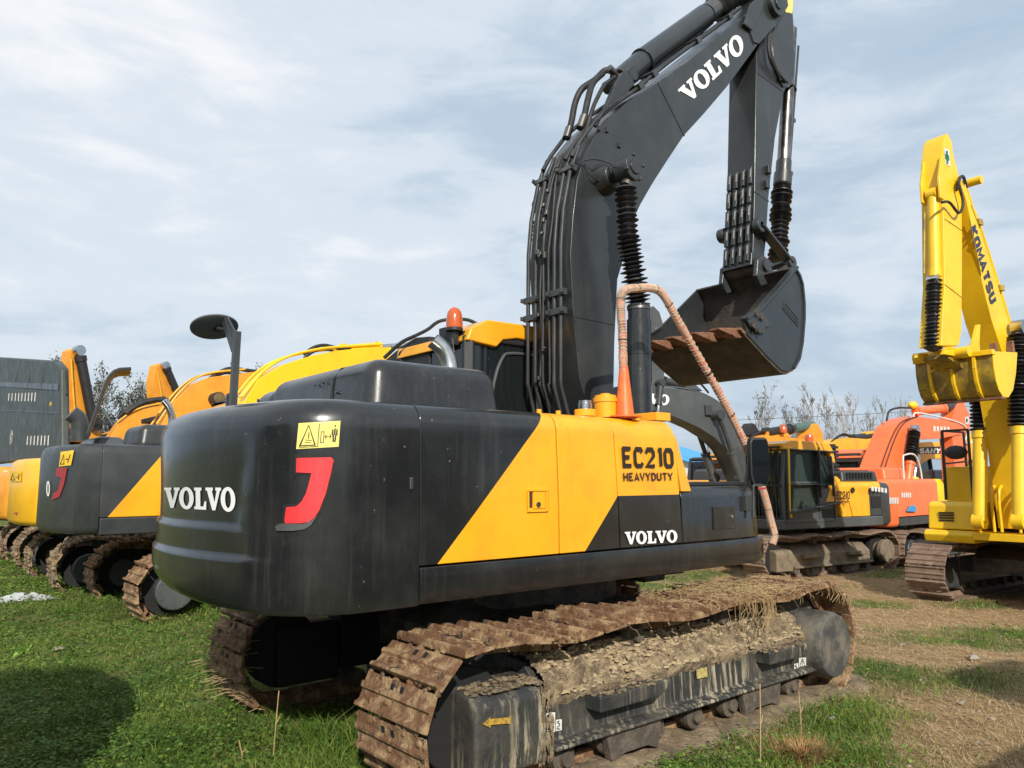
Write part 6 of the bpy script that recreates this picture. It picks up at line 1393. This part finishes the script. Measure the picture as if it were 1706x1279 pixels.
def bare_tree(px, top, d, seed, label, leaf=0.15, name='bare_tree', spread=.32, mt='twig', lmt='leaf_dry', grp='thin trees on the skyline', lsz=.09):
    rnd = random.Random(seed); dv = ray(px, 800); fw = V((cF.x, cF.y)).normalized(); u = V((dv.x, dv.y)).normalized(); sc = d/fw.dot(u); c = V((CP.x, CP.y))+u*sc
    Hh = 1.75+.5+(799-top)/FPX*d; rt = root(name, label, 'tree', (c.x, c.y, -.5), rnd.uniform(0, 6), grp); leafy = leaf >= .5
    tr = MB(); br = MB(); tips = []
    nst = rnd.choice((1, 2, 2, 3))
    def grow(b, p, dr, L_, r, lev):
        n = 4; P = [p]; q = p; dd = dr.copy()
        for i in range(n): dd = (dd+V((rnd.uniform(-1, 1), rnd.uniform(-1, 1), rnd.uniform(0, .5)))*.10).normalized(); q = q+dd*L_/n; P.append(q)
        b.tube(P, [max(r*(1-.7*i/n), .011) for i in range(n+1)], 4 if lev else 6)
        if lev < 3:
            k = ((15, 8, 4) if leafy else (13, 6, 3))[lev]
            for j in range(k):
                t = rnd.uniform(.28 if lev == 0 else .2, 1); i = min(n-1, int(t*n)); s = P[i].lerp(P[i+1], t*n-i); a = rnd.uniform(0, 2*pi)
                nd = (dd*1.0+V((cos(a), sin(a), .5))*spread*(1.1 if lev else 1.2)).normalized(); grow(br, s, nd, L_*rnd.uniform(.25, .42)*(1.2-.6*t if lev == 0 else 1), r*.4, lev+1)
        if lev >= 2 and (leaf >= .5 or q.z > Hh*.72): tips.append(P[-1])
    for s in range(nst):
        a = rnd.uniform(0, 6.3); grow(tr, V((.15*s, 0, 0)), V((cos(a)*.10, sin(a)*.10, 1)).normalized(), Hh*(1-.14*s)*.93, .055*Hh/8, 0)
    tr.build('trunk', 'bark', rt, smooth=60); br.build('branches', mt, rt, smooth=0)
    lf = MB()
    for t in tips:
        if rnd.random() > (leaf*.75 if leafy else leaf*1.3): continue
        for q in range(rnd.randint(1, 3) if leaf < .5 else 5):
            c_ = t+V((rnd.gauss(0, .12), rnd.gauss(0, .12), rnd.gauss(0, .1)))*(.7 if leaf < .5 else 1.1); a = V((rnd.gauss(0, 1), rnd.gauss(0, 1), rnd.gauss(0, 1))).normalized(); b = a.cross(V((0, 0, 1))).normalized()*lsz*.6; a = a*lsz
            lf.add([c_-a, c_+b, c_+a, c_-b], [(0, 1, 2, 3)])
    if lf.f: lf.build('leaves', lmt, rt, smooth=0)
    return rt
TR = ((1266, 658, 52, .16, 'leafless tree with dark tufts at its top, first one right of the orange hose'), (1300, 700, 58, .06, 'pale bare sapling between the first tufted tree and the second'), (1322, 676, 55, .05, 'bare slender tree behind the black sleeved arm cylinder'), (1356, 652, 54, .14, 'tallest bare tree on the skyline, with tufts on top'),
      (1384, 690, 60, .08, 'low bare tree with a few dark leaves, right of the tallest one'), (1402, 676, 58, .08, 'bare twiggy tree above the louvred dark stack'), (1420, 664, 57, .03, 'straight bare tree with one long leading shoot'), (1440, 674, 59, .05, 'bare tree just left of the orange boom'), (1462, 682, 62, .04, 'faint bare tree behind the bend of the orange boom'), (1340, 705, 64, .05, 'small bare tree low behind the amber arm head'), (1515, 668, 66, .03, 'bare tree partly hidden by the orange arm cylinder'))
for i, (px, tp_y, d, lf_, lb) in enumerate(TR): bare_tree(px, tp_y, d, 20+i, lb, lf_)
for i, (px, tp_y, d, lb) in enumerate(((152, 632, 34, 'leafy dark tree right of the upright amber arm'), (166, 640, 36, 'leafy tree seen through the bent hatch'), (184, 668, 38, 'low leafy tree beside the gas strut'), (222, 644, 40, 'airy tree with scattered leaves between the hatch and the second arm'), (252, 652, 36, 'dark bush just left of the second upright arm'), (372, 628, 42, 'sparse tree top behind the round mirror post'), (205, 672, 42, 'low airy tree under the bent hatch'))):
    bare_tree(px, tp_y, d, 60+i, lb, 1.0 if i in (0, 1, 2, 4) else .5, 'leafy_tree', .45, 'twig', 'leaf_dark', 'bushy trees behind the left machines', .07)
# overhead line
pA_, pB_ = sz(1225, 0, 1), None
def far(px, py, d):
    r = ray(px, py); return CP+r*(d/FPX)
m = MB(); P = [far(x, y, 46) for x, y in ((1180, 701), (1240, 699), (1330, 695), (1420, 691), (1500, 686), (1560, 681), (1720, 668))]; m.tube(P, .014, 5)
tag(m.build('overhead_wire', 'dark_grey', None, smooth=0), 'thin overhead wire crossing in front of the bare trees', 'wire')
for i, d in enumerate((-1, 1)):
    q = P[0] if d < 0 else P[-1]; m = MB(); m.tube([(q.x, q.y, -.6), (q.x, q.y, q.z+.3)], [.16, .1], 10); o = m.build('utility_pole', 'bark', None); tag(o, ('utility pole carrying the left end of the wire, hidden by the big boom' if d < 0 else 'utility pole carrying the right end of the wire outside the frame'), 'pole')

# ================================================================== GROUND
def grid(x0, x1, y0, y1, n, hf):
    xs = np.linspace(x0, x1, n); ys = np.linspace(y0, y1, n); return xs, ys
def gpos(u):  # denser near the camera
    return u
ax = [-400, -150, -60, -30, -20, -14]+list(np.arange(-10, 20.01, .16))+[22, 26, 32, 45, 70, 150, 400]
vs = [(x, y, height(x, y)) for y in ax for x in ax]; n = len(ax)
m = MB(); m.add(vs, [(j*n+i, j*n+i+1, (j+1)*n+i+1, (j+1)*n+i) for j in range(n-1) for i in range(n-1)])
gm = bpy.data.materials.new('ground'); gm.use_nodes = True; t = gm.node_tree; b = t.nodes['Principled BSDF']; L = t.links.new
g = N(t, 'ShaderNodeNewGeometry').outputs['Position']
def nz(sc, det=8, ro=.6, st=(1, 1, 1), off=(0, 0, 0)):
    mp_n = N(t, 'ShaderNodeMapping'); mp_n.inputs['Scale'].default_value = st; mp_n.inputs['Location'].default_value = off; L(g, mp_n.inputs[0])
    q = N(t, 'ShaderNodeTexNoise', i_Scale=sc, i_Detail=det, i_Roughness=ro); L(mp_n.outputs[0], q.inputs[0]); return q.outputs[0]
def mixc(a, c, f):
    q = N(t, 'ShaderNodeMix', data_type='RGBA'); L(f, q.inputs[0]); L(a, q.inputs['A']) if not isinstance(a, tuple) else setattr(q.inputs['A'], 'default_value', (*a, 1)); q.inputs['B'].default_value = (*c, 1); return q.outputs['Result']
def rmp(x, a, b_): q = ramp(t, [(a, 0.), (b_, 1.)]); L(x, q.inputs[0]); return q.outputs[0]
c0 = mixc((.32, .20, .095), (.46, .31, .155), rmp(nz(6, 10, .7), .4, .6)); c0 = mixc(c0, (.13, .082, .045), rmp(nz(14, 10, .75, off=(3, 3, 0)), .52, .68)); c0 = mixc(c0, (.42, .31, .17), rmp(nz(30, 6, .7, (3, .8, 1)), .58, .70))
ga = N(t, 'ShaderNodeAttribute', attribute_name='green'); gmu = N(t, 'ShaderNodeMath', operation='MULTIPLY'); L(ga.outputs['Fac'], gmu.inputs[0]); L(rmp(nz(9, 8, .7, off=(5, 1, 0)), .30, .55), gmu.inputs[1])
c0 = mixc(c0, (.055, .105, .022), gmu.outputs[0])
L(c0, b.inputs['Base Color']); b.inputs['Roughness'].default_value = .95; b.inputs['Specular IOR Level'].default_value = .15
bp = N(t, 'ShaderNodeBump'); bp.inputs['Strength'].default_value = 1; bp.inputs['Distance'].default_value = .05; L(nz(12, 12, .75), bp.inputs['Height']); L(bp.outputs[0], b.inputs['Normal']); MT['ground'] = gm
gnd = m.build('ground', 'ground', None, smooth=80); tag(gnd, kind='structure')

# --- grass, clover and straw, laid by the thousand
rs = np.random.RandomState(5)
def inview(P, mx=60):
    d = P-np.array(CP)[None]; z = d@np.array(cF); ok = (z > 3.5) & (z < mx); x = d@np.array(cR)/np.maximum(z, .1); y = d@np.array(cU)/np.maximum(z, .1)
    return ok & (abs(x) < .72) & (y > -.56) & (y < .2), z
_nc = {}
def nfield(x, y, s, o):   # cheap value noise on a grid
    key = o; rr = _nc.setdefault(key, np.random.RandomState(int(o*10)+1).rand(256, 256))
    fx, fy = x*s+100, y*s+100; ix = np.floor(fx).astype(int); iy = np.floor(fy).astype(int); tx = fx-ix; ty = fy-iy; tx = tx*tx*(3-2*tx); ty = ty*ty*(3-2*ty)
    g_ = lambda a, b_: rr[a % 256, b_ % 256]
    return (g_(ix, iy)*(1-tx)+g_(ix+1, iy)*tx)*(1-ty)+(g_(ix, iy+1)*(1-tx)+g_(ix+1, iy+1)*tx)*ty
def fbm(x, y, s, o): return .55*nfield(x, y, s, o)+.3*nfield(x, y, s*2.3, o+1)+.15*nfield(x, y, s*5.1, o+2)
def blob(x, y, cx, cy, rx, ry, a=0):
    dx, dy = x-cx, y-cy; c, s = cos(a), sin(a); u = (dx*c+dy*s)/rx; v = (-dx*s+dy*c)/ry; return np.clip(1.25-np.sqrt(u*u+v*v), 0, 1)
GP = [tuple(sz(*p, -.1)[:2]) for p in ((1400, 1215), (1300, 1250), (1480, 1205), (1600, 1055), (1680, 1040), (1520, 1075), (1180, 1262), (1640, 1140))]
def green(x, y):
    left = 1/(1+np.exp((x-.9-.35*(y))/.35))      # left of the machine's own line everything is green
    left = np.clip(1/(1+np.exp((x-(.2+np.clip(y-2, 0, 9)*.35))/.3)), 0, 1)
    f = fbm(x, y, 1.1, 3)
    L_ = np.clip(left*(1.2)-(f < .30)*.5, 0, 1)
    r = np.clip((fbm(x, y, .7, 11)-.55)*7, 0, .8)
    r = np.maximum(r, blob(x, y, GP[0][0], GP[0][1], .75, .38, R(10))*1.5*(.35+f)); r = np.maximum(r, blob(x, y, GP[1][0], GP[1][1], .5, .22, R(10))*(.4+f)); r = np.maximum(r, blob(x, y, GP[6][0], GP[6][1], .4, .2, 0)*(.4+f))
    r = np.maximum(r, blob(x, y, GP[3][0], GP[3][1], 1.5, .42, R(-25))*1.3*(.3+f)); r = np.maximum(r, blob(x, y, GP[4][0], GP[4][1], 1.2, .7, R(-25))*1.3*(.3+f)); r = np.maximum(r, blob(x, y, GP[7][0], GP[7][1], 1.2, .5, R(-25))*.9*(.3+f))
    # the ridge of grass along the rear of the tracks
    r = np.maximum(r, blob(x, y, -1.6, -.3, .8, 1.6, 0)*1.2)
    return np.clip(np.maximum(L_, r), 0, 1)
def under_track(x, y):   # keep plants off the ground the tracks press down
    return ((abs(x-.067) < 2.05) & ((abs(abs(y+.12)-1.25) < .42) | (abs(y+.12) < 1.0) & (x > -1.3)))
def hgt(x, y): return np.array([height(a, b_) for a, b_ in zip(x, y)])
def scatter(n, near, farr, dens_fn):
    # uniform in image-ish: distance drawn so that density falls with distance
    zz = near*(farr/near)**rs.rand(n); a = (rs.rand(n)-.5)*2*.70
    F2 = np.array([cF.x, cF.y])/hypot(cF.x, cF.y); R2 = np.array([F2[1], -F2[0]])
    xy = np.array([CP.x, CP.y])+zz[:, None]*(F2+a[:, None]*R2); x, y = xy[:, 0], xy[:, 1]
    k = (rs.rand(n) < dens_fn(x, y)) & ~under_track(x, y); x, y, zz = x[k], y[k], zz[k]
    P = np.stack([x, y, np.full(len(x), -.1)], 1); ok, _ = inview(P, 80); x, y, zz = x[ok], y[ok], zz[ok]
    return x, y, hgt(x, y), zz
def mesh_np(name, V_, F_, mt, attr=None):
    me = bpy.data.meshes.new(name); nv, nf = len(V_), len(F_); k = F_.shape[1]
    me.vertices.add(nv); me.vertices.foreach_set('co', V_.astype(np.float32).ravel()); me.loops.add(nf*k); me.loops.foreach_set('vertex_index', F_.astype(np.int32).ravel())
    me.polygons.add(nf); me.polygons.foreach_set('loop_start', np.arange(0, nf*k, k, dtype=np.int32)); me.update(calc_edges=True); me.validate()
    if attr is not None:
        a = me.attributes.new('tint', 'FLOAT', 'POINT'); a.data.foreach_set('value', attr.astype(np.float32))
    me.materials.append(MT[mt]); o = bpy.data.objects.new(name, me); COL.objects.link(o); return o
def grass_mat(name, stops, rough=.6, trans=.25):
    m_ = bpy.data.materials.new(name); m_.use_nodes = True; t = m_.node_tree; b = t.nodes['Principled BSDF']
    a = N(t, 'ShaderNodeAttribute', attribute_name='tint'); r = ramp(t, stops); t.links.new(a.outputs['Fac'], r.inputs[0]); t.links.new(r.outputs[0], b.inputs['Base Color'])
    b.inputs['Roughness'].default_value = rough; b.inputs['Specular IOR Level'].default_value = .25
    tl = N(t, 'ShaderNodeBsdfTranslucent'); t.links.new(r.outputs[0], tl.inputs[0]); mx_ = N(t, 'ShaderNodeMixShader'); mx_.inputs[0].default_value = trans
    t.links.new(b.outputs[0], mx_.inputs[1]); t.links.new(tl.outputs[0], mx_.inputs[2]); t.links.new(mx_.outputs[0], t.nodes['Material Output'].inputs[0]); MT[name] = m_
grass_mat('grass', [(0, (.042, .092, .014)), (.40, (.125, .205, .028)), (.75, (.25, .31, .06)), (1, (.30, .26, .09))])
grass_mat('clover', [(0, (.038, .092, .016)), (.5, (.10, .185, .028)), (1, (.24, .33, .06))])
grass_mat('straw_litter', [(0, (.17, .11, .055)), (.5, (.42, .29, .15)), (1, (.64, .49, .29))], .8, .1)
def paint_ground():
    me = gnd.data; co_ = np.zeros(len(me.vertices)*3); me.vertices.foreach_get('co', co_); co_ = co_.reshape(-1, 3); a = me.attributes.new('green', 'FLOAT', 'POINT'); a.data.foreach_set('value', np.clip(green(co_[:, 0], co_[:, 1])*1.1, 0, 1).astype(np.float32))
paint_ground()
def blades(n, near, farr, dens, hmin, hmax, wd, name, mt, label, cat, tall=None):
    x, y, z, zz = scatter(n, near, farr, dens); n = len(x)
    sc = np.clip(zz/9, 1, 3.2); patch = fbm(x, y, 1.6, 30)
    h = (hmin+(hmax-hmin)*rs.rand(n)**1.6)*(.25+1.7*np.clip(fbm(x, y, 3.1, 30)*1.5-.25, 0, 1))*np.where(zz > 12, .8, 1)
    if tall is not None: h *= tall(x, y)
    w = wd*sc*(.7+.6*rs.rand(n)); a = rs.rand(n)*2*pi; ln = (.3+.9*rs.rand(n))*h; b_ = rs.rand(n)*2*pi
    base = np.stack([x, y, z-.01], 1); dx = np.stack([np.cos(a)*w/2, np.sin(a)*w/2, np.zeros(n)], 1)
    mid = base+np.stack([np.cos(b_)*ln*.35, np.sin(b_)*ln*.35, h*.6], 1); top = base+np.stack([np.cos(b_)*ln, np.sin(b_)*ln, h*(.85+.15*rs.rand(n))], 1)
    V_ = np.stack([base-dx, base+dx, mid+dx*.8, mid-dx*.8, top], 1).reshape(-1, 3); i = np.arange(n)[:, None]*5
    F_ = np.concatenate([i+[0, 1, 2, 2], i+[0, 2, 3, 3], i+[3, 2, 4, 4]], 0)
    F_ = np.concatenate([i+[0, 1, 2], i+[0, 2, 3], i+[3, 2, 4]], 0)
    tint = np.clip(patch*.8+.25*rs.randn(n)*.6+.05+.35*(fbm(x, y, .8, 41)-.5), 0, 1); tint = np.where(rs.rand(n) < .05, 1, tint*.93)
    o = mesh_np(name, V_, F_, mt, np.repeat(tint, 5)); tag(o, label, cat, kind='stuff'); return o
ridge = lambda x, y: 1+.9*blob(x, y, -2.0, -.2, .7, 1.0, 0)
blades(330000, 4.2, 34, lambda x, y: green(x, y)*.95, .03, .095, .0048, 'grass', 'grass', 'short green grass and weeds over the yard, thickest at the left', 'grass', ridge)
# clover: little tilted leaves
x, y, z, zz = scatter(260000, 4.2, 26, lambda x, y: np.clip(green(x, y)*1.1-.12, 0, 1)*np.clip(.15+1/(1+np.exp((x+.2-.2*y)/.5)), 0, 1)*np.clip(fbm(x, y, .9, 51)*2.2-.35, .1, 1)); n_ = len(x)
s_ = .0125*np.clip(zz/8, 1, 2.4)*(.6+.9*rs.rand(n_)); hh_ = (.01+.075*rs.rand(n_))*(.35+1.3*fbm(x, y, 3.1, 30)); a = rs.rand(n_)*2*pi; tl = rs.rand(n_)*.9
u_ = np.stack([np.cos(a), np.sin(a), np.zeros(n_)], 1); v_ = np.stack([-np.sin(a)*np.cos(tl), np.cos(a)*np.cos(tl), np.sin(tl)], 1); c_ = np.stack([x, y, z+hh_], 1)
V_ = np.stack([c_-u_*s_[:, None], c_-v_*s_[:, None]*.7, c_+u_*s_[:, None], c_+v_*s_[:, None]*.9], 1).reshape(-1, 3); i = np.arange(n_)[:, None]*4
o = mesh_np('clover', V_, np.concatenate([i+[0, 1, 2], i+[0, 2, 3]], 0), 'clover', np.repeat(np.clip(.45+.22*rs.randn(n_)+.5*(fbm(x, y, .8, 41)-.5), 0, 1), 4)); tag(o, 'dense small leaved ground cover in front of the left machines', 'ground cover', kind='stuff')
# straw and dry stalks
def dry(x, y): return np.clip(1.15-green(x, y)*1.15, .03, 1)*np.where(x < -.3, .25, 1)*(.35+fbm(x, y, 2.2, 61))
x, y, z, zz = scatter(200000, 4.2, 30, dry); n_ = len(x)
a = rs.rand(n_)*pi; l_ = (.012+.05*rs.rand(n_)**2.2)*np.clip(zz/9, 1, 1.7); w = .0015*np.clip(zz/6.5, 1, 3); u_ = np.stack([np.cos(a)*l_, np.sin(a)*l_, (rs.rand(n_)-.3)*l_*.5], 1); v_ = np.stack([-np.sin(a)*w, np.cos(a)*w, np.zeros(n_)], 1)
c_ = np.stack([x, y, z+.006+.02*rs.rand(n_)], 1); V_ = np.stack([c_-u_-v_, c_-u_+v_, c_+u_+v_, c_+u_-v_], 1).reshape(-1, 3); i = np.arange(n_)[:, None]*4
o = mesh_np('straw', V_, np.concatenate([i+[0, 1, 2], i+[0, 2, 3]], 0), 'straw_litter', np.repeat(rs.rand(n_), 4)); tag(o, 'loose dry straw littering the bare soil on the right', 'straw', kind='stuff')
# clods
m = MB(); rnd = random.Random(9)
for i in range(900):
    f = rnd.random(); d = 5*(5**f); a = R(50.3)-math.atan(rnd.uniform(-.1, .66)); x, y = CP.x+cos(a)*d, CP.y+sin(a)*d
    if under_track(np.array([x]), np.array([y]))[0]: continue
    r = rnd.uniform(.005, .018); m.sphere((x, y, height(x, y)+r*.1), r, n=6, sc=(1.3, 1.1, .7), jit=.35)
tag(m.build('soil_clods', 'stone', None, smooth=60), 'crumbs of pale dry soil scattered over the bare ground', 'soil', kind='stuff')
# beaten earth strip beside the track
m = MB(); vs = []; nx_, ny_ = 120, 14
for i in range(nx_+1):
    for j in range(ny_+1):
        x = -1.9+4.4*i/nx_; t_ = j/ny_; y = -1.25-.72*t_-.05*noise.noise(V((x*2, 0, 4))); h = .055*sin(pi*min(1, t_*1.15))*(1+.8*noise.noise(V((x*5, y*5, 0))))+.02*noise.noise(V((x*17, y*17, 0)))
        vs.append((x, y, height(x, y)-.012+h))
m.add(vs, [(i*(ny_+1)+j, i*(ny_+1)+j+1, (i+1)*(ny_+1)+j+1, (i+1)*(ny_+1)+j) for i in range(nx_) for j in range(ny_)])
tag(m.build('earth_bank', 'mud_bank', None, smooth=80), kind='structure')
# single stones, a white sack, weeds
def item(nm, px, py, fn, label, cat, grp=None):
    p = sz(px, py, -.05)
    for _ in range(3): p = sz(px, py, height(p.x, p.y))
    m = MB(); mt = fn(m, p); tag(m.build(nm, mt, None, smooth=50), label, cat, grp)
def stone(r): return lambda m, p: (m.sphere((p.x, p.y, p.z+r*.4), r, n=8, sc=(1.5, 1, .6), jit=.25), 'stone')[1]
for px, py, r, lb in ((1622, 1099, .05, 'pale flat stone near the tip of the shadow at the right'), (1602, 1173, .028, 'small pale stone on the straw below the shadow tip'), (1654, 1200, .022, 'smallest pale stone inside the front shadow edge'), (97, 1084, .045, 'buff clod on the clover at the left'), (1503, 1076, .03, 'pale stone right of the track end'), (1384, 1198, .03, 'white chip in the grass tuft beside the track'), (282, 1145, .018, 'pale twig end on the grass left of the dark track')):
    item('stone', px, py, stone(r), lb, 'stone')
def sack(m, p):
    vs = []; n1, n2 = 26, 10
    for i in range(n1+1):
        for j in range(n2+1): u = i/n1-.5; v = j/n2-.5; x = p.x+u*.85; y = p.y+v*.32-u*.15; vs.append((x, y, height(x, y)+.01+.07*(1-4*v*v)*(1-4*u*u)*(1+1.6*noise.noise(V((u*9, v*8, 2))))))
    m.add(vs, [(i*(n2+1)+j, i*(n2+1)+j+1, (i+1)*(n2+1)+j+1, (i+1)*(n2+1)+j) for i in range(n1) for j in range(n2)]); return 'cloth'
item('plastic_sack', 38, 1000, sack, 'crumpled white plastic sack lying on the grass at the left edge', 'sack')
def stalk(h, lean): return lambda m, p: (m.tube([p, p+V((lean*.4, 0, h*.5)), p+V((lean, .01, h))], .004, 5), m.tube([p+V((lean*.4, 0, h*.5)), p+V((lean*.4+.03, 0, h*.62))], .003, 4), 'straw')[2]
for px, py, h, ln, lb in ((455, 1262, .42, .03, 'thin dry stalk standing in the grass below the dark track'), (405, 1275, .16, -.03, 'short dry stalk at the bottom edge, left of the thin one'), (1335, 1225, .30, .01, 'dry stalk standing in the grass beside the track'), (1267, 1279, .5, .05, 'tall dry stalk leaning before the track frame')): item('dry_stalk', px, py, stalk(h, ln), lb, 'plant')
def weed(k, s): 
    def f(m, p):
        rnd = random.Random(k)
        for i in range(5):
            a = rnd.uniform(0, 6.3); d = V((cos(a), sin(a), 1.1)).normalized(); q = p+d*s*.7; w = d.cross(V((0, 0, 1))).normalized()*s*.24; m.add([p, q-w, p+d*s*1.5, q+w], [(0, 1, 2, 3)])
        return 'weed_leaf'
    return f
for px, py, s, lb in ((38, 1092, .10, 'broad leaved light green weed at the left'), (522, 1215, .07, 'single light green leaf standing in the ridge of grass'), (258, 1165, .04, 'small round leaved weed on the clover'), (215, 1058, .05, 'small weed in the lit grass between the shadows'), (22, 1100, .07, 'low broad leaved weed beside the larger one at the left')): item('weed', px, py, weed(int(px), s), lb, 'weed')
# dead tuft of grass at the lower right
p = sz(1340, 1268, -.06); m = MB(); rnd = random.Random(2)
for i in range(900):
    a = rnd.uniform(0, 6.3); r = abs(rnd.gauss(0, .16)); q = V((p.x+r*cos(a), p.y+r*sin(a)*.8, -.07)); h = rnd.uniform(.04, .16)*(1-r); b_ = a+rnd.uniform(-1, 1); e = q+V((cos(b_)*h*.9, sin(b_)*h*.9, h)); w = V((-sin(b_), cos(b_), 0))*.0022
    m.add([q-w, q+w, (q+e)/2+w+V((0, 0, h*.15)), (q+e)/2-w+V((0, 0, h*.15)), e], [(0, 1, 2, 3), (3, 2, 4)])
tag(m.build('dead_tuft', 'rusty_grass', None, smooth=0), 'reddish dead tuft of grass at the bottom, right of the track', 'plant')
